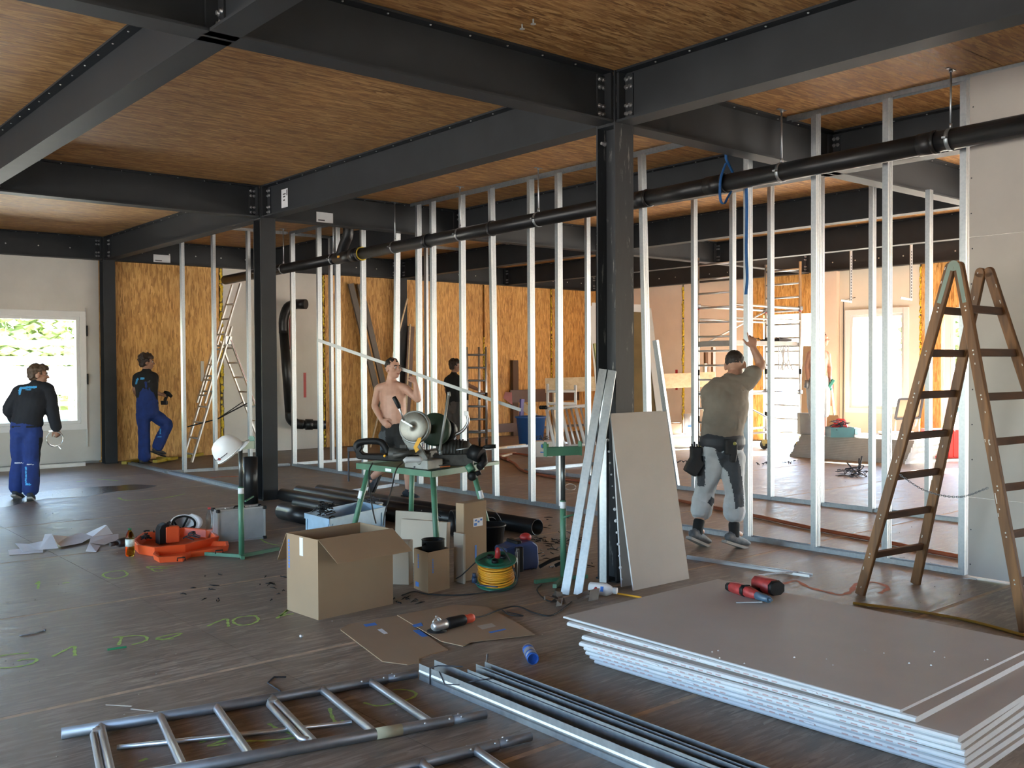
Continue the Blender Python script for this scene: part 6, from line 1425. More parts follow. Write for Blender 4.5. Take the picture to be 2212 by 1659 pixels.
b = MB(); b.tube([P_[2]-UP*.0, P_[2]+FH*.3-UP*.5], .015, 6); b.tube([P_[0], V((P_[0].x, P_[0].y, ZS))], .012, 6); b.tube([P_[3], V((P_[3].x, P_[3].y, ZS))], .012, 6); part('prop', b, M_PLANK, t, world=True)
# behind the ladder: red crate and green bags by the door
p = g(2045, 962); p = V((16.7, p.y*16.7/p.x, 0)); b = MB(); b.ob(p+UP*.25, RX, FH, UP, .75, .4, .5)
for k in range(8): b.ob(p-FH*.205+RX*(-.32+.09*k)+UP*.25, RX, FH, UP, .03, .02, .46)
solo('red_crate', b, mat('bright_red', (.60, .03, .03), .5), 'bright red crate by the far door behind the wooden ladder', 'crate', bevel=.008)
p = g(2060, 978); b = MB(); b.ball(p+UP*.12, .14, 12, sc=(1.1, 1, .85)); b.ball(p+UP*.12+RX*.22, .13, 12, sc=(1, 1, .9)); b.ball(p+UP*.25+RX*.25, .05, 8); solo('teal_bag', b, mat('teal_cloth', (.12, .25, .26), .7), 'teal bag on the floor near the far door', 'bag')
# hanging brackets
for lab, x, yb_ in (('perforated steel hanger with foot near the far window, left one', 1838, 655), ('perforated steel hanger with foot near the far window, right one', 1968, 650)):
    p = oX(x, yb_, 15.4); t = thing('hanger_bracket', lab, 'bracket', p, group='perforated hangers')
    b = MB(); b.prof([(-.02, -.015), (.02, -.015), (.02, .015), (.016, .015), (.016, -.011), (-.016, -.011), (-.016, .015), (-.02, .015)], p, V((p.x, p.y, ZC-.004)), RX, FH); st_ = part('strut', b, M_ZINC, t, world=True)
    b = MB()
    for k in range(16): b.ob(p+UP*(.06+.05*k)-FH*.0155, RX, FH, UP, .014, .002, .025)
    part('slot', b, M_INK, st_, world=True, kind='stuff')
    b = MB(); b.bar(p+UP*.02-FH*.02, p+UP*.05-RX*.18-FH*.02, .03, .03, UP); part('foot', b, M_ALU, t, world=True)
# floor things of the far room
rng = random.Random(77); b = clutter(30, g(1848, 1028), .22, .2, .0, .08, rng, sz=(.1, .28))
for q in ((1862, 985), (1856, 990)): p = g(1855, 1025); b.tube([p+UP*.02, oD(*q, (p-EYEP).dot(fw))], .012, 5)
p = g(1850, 1022); b.tube([p, oD(1830, 1000, (p-EYEP).dot(fw))], .012, 5); solo('cable_heap', b, M_INK, 'heap of dark cable pieces on the floor in front of the far board stack', 'cables', kind='stuff')
b = MB(); b.tube(cat([g(1070, 982, .02), g(1110, 1000, .02), g(1128, 1016, .02), g(1180, 1028, .02), g(1290, 1046, .02), g(1400, 1068, .02), g(1490, 1086, .02), g(1620, 1112, .02), g(1760, 1142, .02), g(1900, 1168, .02), g(2000, 1189, .02), g(2085, 1205, .02), g(2200, 1228, .02)], 6), .019, 8)
solo('orange_hose', b, mat('rust_hose', (.30, .075, .03), .5), 'rust orange hose running along the floor behind the near stud frame', 'hose')
b = MB(); b.tube(cat([g(1072, 983, .02), g(1110, 980, .02), g(1150, 984, .02)], 6), .018, 8); b.tube([g(1086, 990, .02), g(1098, 992, .05)], .03, 8); solo('hose_branch', b, MATS['rust_hose'], 'short rust orange hose branch with coupling near the white bucket', 'hose')
b = MB(); b.tube(arc(g(1232, 1052, .03), .07, 0, 2*PI, 12, RX, FH+UP*.5), .008, 5); solo('cable_loop', b, M_CARDL, 'small pale cable loop on the floor between two near studs', 'cable')
p = g(1027, 1004); t = thing('white_bucket', 'white plastic bucket on the floor behind the green table', 'bucket', p)
b = MB(); b.lathe([(.11, 0), (.135, .27), (.14, .27), (.14, .29), (.13, .29), (.105, .01), (0, .01)], p, UP, 24); part('body', b, M_WHITE, t, world=True)
b = MB(); b.lathe([(.126, .13), (.131, .18)], p, UP, 24); part('band', b, mat('pale_violet', (.35, .32, .5), .5), t, world=True)
p = g(1175, 986); t = thing('paint_box', 'white carton with green print behind the near studs', 'box', p); b = MB(); b.ob(p+UP*.14, RX, FH, UP, .30, .3, .28); part('body', b, M_WHITEB, t, world=True, bevel=.006)
b = MB(); b.ob(p-FH*.1515+RX*.02+UP*.20, RX, FH, UP, .12, .002, .08); part('print', b, mat('print_green', (.10, .25, .05), .6), t, world=True); b = MB(); b.ob(p-FH*.1515-RX*.01+UP*.09, RX, FH, UP, .12, .002, .02); b.ob(p-FH*.1515-RX*.04+UP*.2, RX, FH, UP, .03, .003, .06); part('print', b, M_BLUEP, t, world=True)
b = clutter(14, p+UP*.0+FH*.05, .13, .1, .29, .36, rng, sz=(.05, .14)); solo('dark_tools', b, M_INK, 'dark tools lying on the carton with green print', 'tools', kind='stuff')
for q, lab in (((1470, 1000), 'small dark scraps on the far floor left of the man in khaki'), ((1650, 1003), 'small pale and dark scraps on the far floor right of the held stud'), ((1700, 1001), 'thin scraps on the far floor before the far board stack')):
    b = clutter(7, g(*q), .2, .06, .005, .02, rng, sz=(.04, .12)); solo('floor_scraps', b, M_INK, lab, 'scraps', kind='stuff')
sheetD('board_offcut', 'beige board offcut leaning in front of the far window', [(1836, 930), (1840, 803), (1857, 802), (1858, 930)], 19.6, 20.2, .013, M_PINKB, 'plasterboard')
b = MB(); b.bar(g(1070, 968, .03), g(1155, 958, .03), .08, .04, UP); b.bar(g(1081, 986, .02), g(1112, 978, .02), .06, .03, UP); solo('pale_timber', b, M_PLANK, 'pale timber pieces on the floor in front of the blue tub', 'timber', kind=None)

# ================================================================ outside
b = MB(); b.bx(-120, 140, -120, 140, -.75, -.45); struct('ground', b, mat('pale_gravel', (.42, .40, .36), .9, 0, .2, .3))
def leafy(mb, c, rx, ry, rz, n, rng, sz=.14):
    for k in range(n):
        d = V((rng.gauss(0, 1), rng.gauss(0, 1), rng.gauss(0, 1))).normalized(); p = V(c)+V((d.x*rx, d.y*ry, d.z*rz))*(rng.random()**.25)
        a = V((rng.gauss(0, 1), rng.gauss(0, 1), rng.gauss(0, 1))).normalized(); x, y, z = frame(a); s = sz*rng.uniform(.6, 1.5)
        mb.add([p-x*s, p-y*s*.5, p+x*s, p+y*s*.5], [(0, 1, 2, 3)])
M_LEAF = N('leaves'); f = M_LEAF.noise(M_LEAF.coord(), 2.5, 4); M_LEAF.col(M_LEAF.ramp(f, [(.3, (.26, .36, .12)), (.7, (.58, .62, .28))])); M_LEAF.set(Roughness=.6); M_LEAF.b.inputs['Transmission Weight'].default_value = .0; M_LEAF = M_LEAF.m
rngt = random.Random(5)
for i, (x, y, z, rx, rz, lab) in enumerate(((-6.0, 38, 2.6, 4.5, 4.0, 'sunlit green tree far outside the left window, at its left'), (3.5, 41, 2.4, 4.6, 4.2, 'sunlit green tree outside the middle of the left window'), (12, 40, 2.0, 4.4, 3.6, 'sunlit green tree outside at the right edge of the left window'), (44, 20, 2.4, 5, 4.5, 'pale green tree outside the far right window'))):
    t = thing('tree', lab, 'tree', (x, y, -.45)); b = MB(); leafy(b, (x, y, z+.6), rx, 2.2, rz*.75, 5200, rngt, .26); part('crown', b, M_LEAF, t, world=True, fix=False)
    b = MB(); b.tube([(x, y, -.45), (x, y, z)], [.22, .14], 8); part('trunk', b, M_TIMB, t, world=True)
t = thing('outdoor_scaffold', 'white painted scaffold rails outside the left window', 'scaffold', (3, 19.6, -.45))
for z, r_ in ((1.62, .05), (2.12, .045), (.95, .04)): b = MB(); b.tube([(-2, 19.8, z), (6.5, 19.8, z)], r_, 8); part('rail', b, M_WHITE, t, world=True)
b = MB(); b.bx(-2, 6.5, 19.7, 19.76, 1.70, 1.86); part('board', b, mat('grey_board', (.22, .26, .33), .6), t, world=True)
for x in (.9, 3.6, 6.3): b = MB(); b.tube([(x, 19.8, -.45), (x, 19.8, 3.4)], .03, 8); part('post', b, M_WHITE, t, world=True)
b = MB(); b.tube([(1.2, 19.8, 1.7), (4.2, 19.8, 2.8)], .02, 6); part('brace', b, M_WHITE, t, world=True)
t = thing('market_tent', 'white tent with posts outside the left window', 'tent', (5, 27, -.45))
b = MB(); b.add([(1, 25, 1.0), (10, 25, 1.0), (10, 30, 1.0), (1, 30, 1.0), (1, 25, 1.35), (10, 25, 1.35), (10, 30, 1.35), (1, 30, 1.35), (5.5, 27.5, 1.75)], [(0, 1, 5, 4), (1, 2, 6, 5), (2, 3, 7, 6), (3, 0, 4, 7), (4, 5, 8), (5, 6, 8), (6, 7, 8), (7, 4, 8)]); part('canopy', b, M_WHITE, t, world=True)
for x in (1.2, 4.0, 7.0, 9.8): b = MB(); b.tube([(x, 25.1, -.45), (x, 25.1, 1.1)], .07, 8); part('post', b, M_WHITE, t, world=True)
# ================================================================ people
def remesh(mb, vox, smooth=2, disp=None):
    me = bpy.data.meshes.new('tmp'); me.from_pydata([tuple(p) for p in mb.v], [], mb.f)
    bm = bmesh.new(); bm.from_mesh(me); bmesh.ops.recalc_face_normals(bm, faces=bm.faces); bm.to_mesh(me); bm.free()
    o = bpy.data.objects.new('tmp', me); COL.objects.link(o)
    m = o.modifiers.new('r', 'REMESH'); m.mode = 'VOXEL'; m.voxel_size = vox; m.use_smooth_shade = True
    if smooth: s = o.modifiers.new('s', 'SMOOTH'); s.iterations = smooth; s.factor = .5
    dg = bpy.context.evaluated_depsgraph_get(); r = bpy.data.meshes.new_from_object(o.evaluated_get(dg))
    bpy.data.objects.remove(o); bpy.data.meshes.remove(me)
    if disp:
        r.update(); n = len(r.vertices); co = np.empty(n*3); r.vertices.foreach_get('co', co); no = np.empty(n*3); r.vertices.foreach_get('normal', no) if hasattr(r.vertices[0], 'normal') else None
        co = co.reshape(-1, 3); amp, fr, st = disp
        for i, v in enumerate(r.vertices):
            p = v.co; q = V((p.x*fr, p.y*fr, p.z*fr*st)); h = noise.noise(q)+.5*abs(noise.noise(q*2.1+V((3, 1, 7))))
            v.co = p+v.normal*(h*amp)
    r.polygons.foreach_set('use_smooth', [True]*len(r.polygons)); r.update()
    return r
def put(name, me, mats, root, label=None, tests=()):
    M = ROOT[root]
    for m in (mats if isinstance(mats, (list, tuple)) else [mats]): me.materials.append(m)
    for k, ts in enumerate(tests):
        for p in me.polygons:
            c = p.center
            if ts(c, p.normal): p.material_index = k+1
    me.transform(M); me.name = name
    o = link(bpy.data.objects.new(name, me), root); return tag(o, label)
def etube(mb, pts, rad, side, n=14):         # elliptical sections: rad = [(rx, ry)], side = the rx direction; rounded ends
    pts = [V(p) for p in pts]; side = V(side)
    P_, R_ = list(pts), list(rad)
    d0_, d1_ = (pts[0]-pts[1]).normalized(), (pts[-1]-pts[-2]).normalized()
    e0, e1 = min(rad[0]), min(rad[-1])
    P_ = [pts[0]+d0_*e0*.7, pts[0]+d0_*e0*.4]+P_+[pts[-1]+d1_*e1*.4, pts[-1]+d1_*e1*.7]
    R_ = [(rad[0][0]*.35, rad[0][1]*.35), (rad[0][0]*.8, rad[0][1]*.8)]+R_+[(rad[-1][0]*.8, rad[-1][1]*.8), (rad[-1][0]*.35, rad[-1][1]*.35)]
    vs = []; m = len(P_)
    for i, p in enumerate(P_):
        t = (P_[min(i+1, m-1)]-P_[max(i-1, 0)]).normalized(); x = (side-t*side.dot(t)).normalized(); y = t.cross(x)
        vs += [p+x*(R_[i][0]*math.cos(2*PI*k/n))+y*(R_[i][1]*math.sin(2*PI*k/n)) for k in range(n)]
    fs = [(i*n+k, i*n+(k+1) % n, (i+1)*n+(k+1) % n, (i+1)*n+k) for i in range(m-1) for k in range(n)]
    mb.add(vs, fs+[tuple(range(n-1, -1, -1)), tuple(range((m-1)*n, m*n))], 0, True)
def limb(mb, pts, rs, add=0., cut=None):
    pts = [V(p) for p in pts]; rs = [r+add for r in rs]
    etube(mb, pts, [(r, r) for r in rs], frame(pts[-1]-pts[0])[0], 12)
def ell(mb, c, x, y, z, rx, ry, rz): mb.ball(c, 1.0, 16, sc=(1, 1, 1), R=Matrix((V(x)*rx, V(y)*ry, V(z)*rz)).transposed())
def hand(mb, w, d, pn, thumb, curl=.5, spread=.10, s=1., poses=None):
    """w wrist, d the way the hand points, pn palm normal, thumb = side the thumb leaves from"""
    w, d = V(w), V(d).normalized(); pn = V(pn); pn = (pn-d*pn.dot(d)).normalized(); sd = V(thumb); sd = (sd-d*sd.dot(d)-pn*sd.dot(pn)).normalized()
    etube(mb, [w-d*.02*s, w+d*.02*s, w+d*.06*s, w+d*.088*s], [(.027*s, .02*s), (.034*s, .018*s), (.041*s, .016*s), (.038*s, .012*s)], sd, 12)
    for k, (off, L) in enumerate(((.031, .072), (.0105, .082), (-.0105, .077), (-.030, .060))):
        c_ = curl if poses is None else poses[k]
        b0 = w+d*(.082-.004*abs(k-1))*s+sd*off*s; a = 0; p = b0; pts = [w+d*.05*s+sd*off*.8*s, p]; dd = (d+sd*(off*spread*30)).normalized()
        for q, fr in enumerate((.46, .31, .23)):
            a += c_*(.9 if q == 0 else 1.1); dr = dd*math.cos(a)+pn*math.sin(a); p = p+dr*L*fr*s; pts.append(p)
        limb(mb, pts, [.0098*s, .0095*s, .0088*s, .008*s, .0065*s])
    t0 = w+d*.02*s+sd*.026*s; c_ = curl if poses is None else poses[4]
    d1 = (sd*.75+d*.6+pn*.25).normalized(); d2 = (d*.8+sd*(.5-.4*c_)+pn*(.35*c_+.05)).normalized()
    limb(mb, [t0, t0+d1*.036*s, t0+d1*.036*s+d2*.032*s, t0+d1*.036*s+d2*.056*s], [.014*s, .0115*s, .0105*s, .008*s])
def head(mb, c, f, up, s=1.):
    f = V(f).normalized(); up = V(up); up = (up-f*up.dot(f)).normalized(); x = f.cross(up)
    def q(a, b_, e): return V(c)+x*(a*s)+f*(b_*s)+up*(e*s)
    ell(mb, q(0, -.012, .025), x, f, up, .076*s, .096*s, .095*s); ell(mb, q(0, .022, -.035), x, f, up, .060*s, .070*s, .078*s)
    ell(mb, q(0, .045, -.082), x, f, up, .034*s, .040*s, .030*s); ell(mb, q(0, .066, .032), x, f, up, .052*s, .024*s, .016*s)
    limb(mb, [q(0, .082, .022), q(0, .098, -.008), q(0, .108, -.022)], [.010*s, .013*s, .015*s]); ell(mb, q(0, .078, -.058), x, f, up, .024*s, .018*s, .013*s)
    for sg in (-1, 1): ell(mb, q(sg*.077, -.012, -.008), x, f, up, .011*s, .022*s, .033*s); ell(mb, q(sg*.042, .06, -.02), x, f, up, .022*s, .025*s, .022*s)
    return q, x, f, up
SKIN = mat('skin', (.42, .235, .165), .5, 0, .10, 14, **{'Subsurface_Weight': .08}); SKIN2 = mat('tanned_skin', (.32, .165, .105), .5, 0, .10, 14); SKIN3 = mat('pink_skin', (.50, .285, .215), .5, 0, .12, 9)
LIP = mat('lip', (.25, .09, .07), .5); EYEW = mat('eye_white', (.5, .48, .46), .3)
def cloth(name, c, var=.12): return mat(name, c, .85, 0, var, 9, .001, 120)
def hairmat(name, c): return mat(name, c, .6, 0, .4, 60, .004, 90)
class Man:
    def __init__(s, label, D, foot, scale=1.0):
        s.D, s.k = D, scale; p = V(foot); s.t = thing('person', label, 'person', p); s.J = {}
    def j(s, x, y, dd=0.): return oD(x, y, s.D+dd)
    def build(s, P, skin, face=(0, 1, 0), hup=(0, 0, 1), hands=(), vox=.010, belly=0., thin=1.):
        k = s.k; s.P = P; J = P; mb = MB(); s.skin = skin
        side = (J['shR']-J['shL']).normalized(); s.side = side
        s.hq = head(mb, J['head'], face, hup, k*1.12); s.hk = k*1.12
        limb(mb, [J['head']-V(hup)*.07*k-V(face).normalized()*.02, J['neck'], J['neck']-UP*.03], [.055*k, .062*k, .072*k])
        s.torso(mb, 0, belly); s.thin = thin
        for a in 'LR':
            limb(mb, [J['sh'+a], J['sh'+a].lerp(J['el'+a], .35), J['el'+a]], [.058*k, .051*k, .042*k]); limb(mb, [J['el'+a], J['el'+a].lerp(J['wr'+a], .3), J['wr'+a]], [.042*k, .043*k, .028*k])
            limb(mb, [J['hp'+a], J['hp'+a].lerp(J['kn'+a], .5), J['kn'+a]], [.092*k, .078*k, .056*k]); limb(mb, [J['kn'+a], J['kn'+a].lerp(J['an'+a], .32), J['an'+a]], [.055*k, .058*k, .037*k])
            fd = J['toe'+a]-J['an'+a]; limb(mb, [J['an'+a], J['an'+a]+fd*.35], [.036*k, .026*k])
        for h in hands: hand(mb, *h[:6], s=k, poses=h[6] if len(h) > 6 else None)
        put('body', remesh(mb, vox, 2), skin, s.t)
    def torso(s, mb, add=0., belly=0., lo=0., hi=1.):
        J, k = s.P, s.k; c = [J['pelvis'], J['waist'], J['chest'], J['upch']]
        R_ = [(.165, .118), (.150+belly*.5, .108+belly), (.172, .122), (.150, .085)]
        etube(mb, c, [((a+add)*k, (b_+add)*k) for a, b_ in R_], s.side, 18)
        limb(mb, [J['shL'], J['upch'], J['shR']], [.058*k, .075*k, .058*k], add)
        limb(mb, [J['upch'], J['neck']], [.085*k, .066*k], add*.5)
    def shirt(s, name, m, sleeve=.55, add=.014, hem=None, tests=(), disp=(.012, 9, .8), belly=0., vox=.013, long=False, looser=0.):
        J, k = s.P, s.k; mb = MB(); s_ = s.P['pelvis']
        if hem is not None: s.P = dict(J, pelvis=J['waist'].lerp(J['pelvis'], hem))
        s.torso(mb, add+looser, belly); s.P = J
        for a in 'LR':
            e = J['sh'+a].lerp(J['el'+a], sleeve if not long else 1.0)
            limb(mb, [J['sh'+a], J['sh'+a].lerp(e, .5), e], [.062*k, .060*k, .056*k if not long else .052*k], add)
            if long: limb(mb, [J['el'+a], J['el'+a].lerp(J['wr'+a], .4), J['wr'+a]], [.052*k, .050*k, .036*k], add)
        return put(name, remesh(mb, vox, 2, disp), m, s.t, tests=tests)
    def pants(s, name, m, upto=1.0, add=.018, tests=(), disp=(.014, 8, .7), vox=.013, top=.5, flare=0.):
        J, k = s.P, s.k; mb = MB()
        tp = J['pelvis'].lerp(J['waist'], top); etube(mb, [J['pelvis']-UP*.06, J['pelvis'], tp], [((.150+add)*k, (.118+add)*k), ((.165+add)*k, (.12+add)*k), ((.155+add)*k, (.112+add)*k)], s.side, 18)
        for a in 'LR':
            limb(mb, [J['hp'+a], J['hp'+a].lerp(J['kn'+a], .5), J['kn'+a]], [.095*k, .085*k, .066*k], add)
            if upto > 0:
                e = J['kn'+a].lerp(J['an'+a], upto); limb(mb, [J['kn'+a], J['kn'+a].lerp(e, .5), e], [.066*k, (.066+flare)*k, (.062+flare)*k], add)
        return put(name, remesh(mb, vox, 2, disp), m, s.t, tests=tests)
    def shoes(s, m, sole, k2=1.):
        for a in 'LR':
            J, k = s.P, s.k*k2; an, toe = J['an'+a], J['toe'+a]; d = (toe-an); dh = d.normalized(); heel = an-(dh-UP*dh.z)*.06-UP*.0
            mb = MB(); upv = (UP-dh*dh.dot(UP)).normalized(); sd = dh.cross(upv)
            low = an-upv*.05*k
            etube(mb, [low-dh*.055*k, low+dh*.02*k, low+dh*.10*k, low+dh*.175*k], [(.038*k, .036*k), (.042*k, .045*k), (.046*k, .034*k), (.040*k, .022*k)], sd, 14); limb(mb, [an+upv*.02, low], [.044*k, .042*k])
            sh = put('shoe', remesh(mb, .009, 2), m, s.t)
            mb = MB(); q = low-upv*.034*k; n = 12; ol = [(-.09, .0), (-.085, .03), (-.03, .036), (.05, .044), (.13, .046), (.19, .032), (.21, 0), (.19, -.032), (.13, -.046), (.05, -.044), (-.03, -.036), (-.085, -.03)]
            mb.sheet([q+dh*a_*k+sd*b_*k for a_, b_ in ol], -.022*k, upv); part('sole', mb, sole, sh, world=True)
    def hair(s, m, style='short', vox=.008, disp=(.012, 30, 1)):
        q, x, f, up = s.hq; k = s.hk; mb = MB()
        r_ = .0775 if style == 'short' else .083; ell(mb, q(0, -.018 if style == 'short' else -.022, .032), x, f, up, r_*k, (r_+.016)*k, (r_+.014)*k)
        if style in ('full', 'curly'): ell(mb, q(0, .03, .075), x, f, up, .078*k, .070*k, .055*k); ell(mb, q(0, -.055, -.01), x, f, up, .076*k, .058*k, .07*k)
        if style == 'curly':
            rg = random.Random(3)
            for i in range(60):
                d = V((rg.gauss(0, 1), rg.gauss(0, 1), rg.gauss(0, 1))).normalized()
                if d.z < -.4 or d.y > .75: continue
                ell(mb, q(d.x*.085, -.015+d.y*.1, .045+d.z*.09), x, f, up, .026*k, .026*k, .026*k)
        me = remesh(mb, vox, 1, disp)
        # clear the face: drop what lies in front of it
        bm = bmesh.new(); bm.from_mesh(me); c0 = q(0, 0, 0); dl = []
        for v_ in bm.verts:
            r = v_.co-c0; a, b_, e = r.dot(x)/k, r.dot(f)/k, r.dot(up)/k
            lim = .058 if style == 'short' else .052
            if style == 'short' and e < -.02-.25*max(0, b_+.02): dl.append(v_); continue
            if (b_ > .035 and e < lim) or (b_ > .0 and e < -.0) or e < (-.045 if style == 'short' else -.075): dl.append(v_)
        bmesh.ops.delete(bm, geom=dl, context='VERTS'); bm.to_mesh(me); bm.free()
        return put('hair', me, m, s.t)
    def face(s, browm):
        q, x, f, up = s.hq; k = s.hk
        for sg in (-1, 1):
            mb = MB(); mb.ball(q(sg*.031, .082, .008), .011*k, 8); e = part('eye', mb, EYEW, s.t, world=True)
            mb = MB(); mb.ball(q(sg*.031+.001, .0905, .008), .0055*k, 8); part('iris', mb, M_INK, e, world=True)
            mb = MB(); mb.tube([q(sg*.012, .092, .028), q(sg*.032, .090, .033), q(sg*.050, .078, .027)], .0055*k, 6); part('eyebrow', mb, browm, s.t, world=True)
        mb = MB(); ell(mb, q(0, .093, -.060), x, f, up, .023*k, .007*k, .0075*k); part('mouth', mb, LIP, s.t, world=True)
def pxof(p):
    d = V(p)-EYEP; z = d.dot(fw); return (d.dot(rt)/z*FPX+1106, d.dot(dn)/z*FPX+829.5)
def inpx(x0, x1, y0, y1):       # a patch seen at these survey coordinates on the side of the cloth that faced the survey
    def t_(c, n):
        if n.dot(c-EYEP) > 0: return False
        x, y = pxof(c); return x0 <= x <= x1 and y0 <= y <= y1
    return t_
def anyof(*ts): return lambda c, n: any(t_(c, n) for t_ in ts)
def inpoly(poly):
    def t_(c, n):
        if n.dot(c-EYEP) > 0: return False
        x, y = pxof(c); r = False
        for i in range(len(poly)):
            (x0, y0), (x1, y1) = poly[i-1], poly[i]
            if (y0 > y) != (y1 > y) and x < (x1-x0)*(y-y0)/(y1-y0)+x0: r = not r
        return r
    return t_
HBROWN = hairmat('brown_hair', (.075, .045, .028)); HDARK = hairmat('dark_hair', (.018, .013, .011)); HCURL = hairmat('dark_curly_hair', (.035, .022, .017))
NAVY = cloth('dark_navy_cloth', (.008, .010, .016)); ROYAL = cloth('royal_blue_cloth', (.012, .035, .17), .2); BLKC = cloth('black_cloth', (.010, .010, .011)); CYAN = mat('cyan_print', (.06, .36, .72), .6)
KHAKI = cloth('khaki_cloth', (.19, .165, .135), .10); PALEC = cloth('pale_grey_cloth', (.46, .49, .52), .08); SLATE = cloth('slate_cloth', (.055, .062, .075), .15); GREYC = cloth('grey_cloth', (.10, .085, .08))
SHOE = mat('grey_shoe', (.13, .14, .15), .7, 0, .35, 20); SHOED = mat('dark_shoe', (.03, .035, .045), .7, 0, .4, 25); SOLE = mat('pale_sole', (.35, .33, .30), .7); SOLED = mat('dark_sole', (.03, .03, .03), .8)
# 1 man in dark jacket
m = Man('man in dark jacket and blue work trousers seen from behind at the left window', 12.2, g(50, 1074)); j = m.j
P_ = dict(head=j(83, 810, .05), neck=j(79, 829, .02), upch=j(76, 843, .02), shL=j(43, 846, .0), shR=j(103, 840, .05), elL=j(20, 884, -.02), wrL=j(34, 908, .24), elR=j(113, 886, .06), wrR=j(122, 925, .10),
    chest=j(71, 862, .0), waist=j(62, 897, -.02), pelvis=j(57, 922, .0), hpL=j(43, 930, .0), hpR=j(72, 931, .0), knL=j(41, 994, .06), anL=j(37, 1058, .05), knR=j(68, 999, .04), anR=j(66, 1062, -.1), toeL=j(50, 1066, .22), toeR=j(72, 1070, .1))
hd = V(P_['wrR'])
m.build(P_, SKIN, RX*.86+FH*.5-UP*.10, UP, [(P_['wrR'], j(126, 940, .11)-P_['wrR'], RX*-.6+FH*.5, -FH, .75, .05), (P_['wrL'], j(44, 912, .30)-P_['wrL'], FH, UP, .5)])
m.shirt('jacket', [NAVY, CYAN], add=.026, hem=.55, long=True, disp=(.018, 7, .8), tests=[anyof(inpoly([(40, 842), (44, 836), (55, 834.5), (80, 833.5), (80, 838.5), (56, 840), (46, 841.5), (44.5, 853), (40.5, 853)]), inpx(55, 68, 841.5, 843.3))])
m.pants('trousers', [ROYAL, CYAN, M_PAPER, NAVY], .96, .022, flare=.014, tests=[anyof(inpx(54.5, 57.5, 1008, 1048), inpx(54.5, 68, 1044.5, 1048.5)), anyof(inpx(31, 51, 999.5, 1001.2), inpx(57, 75, 1002.5, 1004.2)), anyof(inpx(25, 45, 920, 923), inpx(56, 84, 920, 923), inpx(84, 95, 945, 1030))])
m.shoes(SHOED, SOLE); m.hair(HBROWN, 'full'); m.face(HBROWN)
b = MB(); c = j(118.5, 948, .10); n = 28; ax = (RX*.35-FH*.93).normalized(); x, y, z = frame(ax); vs = []
for h in (-.03, .03):
    for r_ in (.092, .10): vs += [c+ax*h+(x*math.cos(2*PI*k/n)+y*math.sin(2*PI*k/n))*r_ for k in range(n)]
fs = []
for k in range(n): q = (k+1) % n; fs += [(n+k, n+q, 3*n+q, 3*n+k), (k, 2*n+k, 2*n+q, q), (k, q, n+q, n+k), (2*n+k, 3*n+k, 3*n+q, 2*n+q)]
b.add(vs, fs, 0, True); cl = solo('pipe_clamp', b, mat('chrome', (.55, .56, .58), .2, .95), 'shiny round pipe clamp held by the man in dark jacket', 'pipe clamp')
b = MB(); b.ob(c+UP*.10-RX*.02, RX, FH, UP, .09, .05, .012); b.bar(c-UP*.095+RX*.05, c-UP*.13+RX*.08, .02, .01); part('lug', b, M_ALU, cl, world=True)
# 2 man in blue dungarees
m = Man('man in blue dungarees with a black drill at the back strand board wall', 16.55, g(318, 1002)); j = m.j
P_ = dict(head=j(317, 783), neck=j(317, 800), upch=j(316, 810), shL=j(297, 814, .0), shR=j(334, 814, .08), elL=j(291, 842, .02), wrL=j(303, 866, .22), elR=j(327, 846, .12), wrR=j(349, 852, .22),
    chest=j(316, 828), waist=j(318, 866), pelvis=j(319, 888), hpL=j(309, 893, -.02), hpR=j(329, 893, .05), knL=j(311, 941, .02), anL=j(312, 991, .0), knR=j(362, 917, .15), anR=j(340, 967, .08), toeL=j(328, 995, .12), toeR=j(354, 972, .18))
m.build(P_, SKIN2, RX*.85+FH*.45, UP, [(P_['wrR'], j(360, 854, .27)-P_['wrR'], UP*-.3+FH*.6, -FH*.5+UP, 1.0, .02), (P_['wrL'], j(309, 873, .3)-P_['wrL'], FH, UP, .5)])
m.shirt('t_shirt', [BLKC, CYAN], .62, .016, .3, tests=[anyof(inpoly([(292, 830), (294, 819), (298, 816), (300, 819), (297, 823), (296, 830)]), inpx(303, 312, 815.5, 819.5))])
pt = m.pants('dungarees', [ROYAL, CYAN], .97, .024, flare=.012, top=1.0, tests=[anyof(inpx(339, 349, 943.5, 945), inpx(345, 347.5, 926, 938))])
mb = MB(); sd = m.side; etube(mb, [P_['waist']-UP*.05, P_['waist'].lerp(P_['chest'], .5), P_['chest']+UP*.02], [(.175, .135), (.165, .137), (.10, .139)], sd, 16); put('bib', remesh(mb, .011, 2, (.010, 10, .5)), ROYAL, m.t)
for a, e in ((j(307, 826, -.13), j(300, 808, -.03)), (j(320, 826, -.13), j(329, 808, .02))): b = MB(); b.bar(a, e, .035, .012, FH); part('strap', b, SLATE, m.t, world=True)
m.shoes(mat('brown_shoe', (.06, .05, .045), .7), SOLED); m.hair(HCURL, 'curly'); m.face(HCURL)
dr = thing('cordless_drill', 'black cordless drill in the hand of the man in blue dungarees', 'drill', j(360, 858, .26)); b = MB(); b.tube([j(355, 848, .28), j(363, 850, .28), j(371, 857, .28)], [.035, .04, .025], 10); part('housing', b, M_BLACK, dr, world=True)
b = MB(); b.tube([j(361, 849, .28), j(360, 846, .28)], .02, 8); b.bar(j(361, 852, .28), j(356, 866, .27), .04, .05); part('grip', b, M_BLACK, dr, world=True); b = MB(); b.ob(j(355, 870, .26), RX, FH, UP, .11, .07, .07); part('battery', b, mat('grey_black', (.03, .03, .033), .5), dr, world=True, bevel=.01)
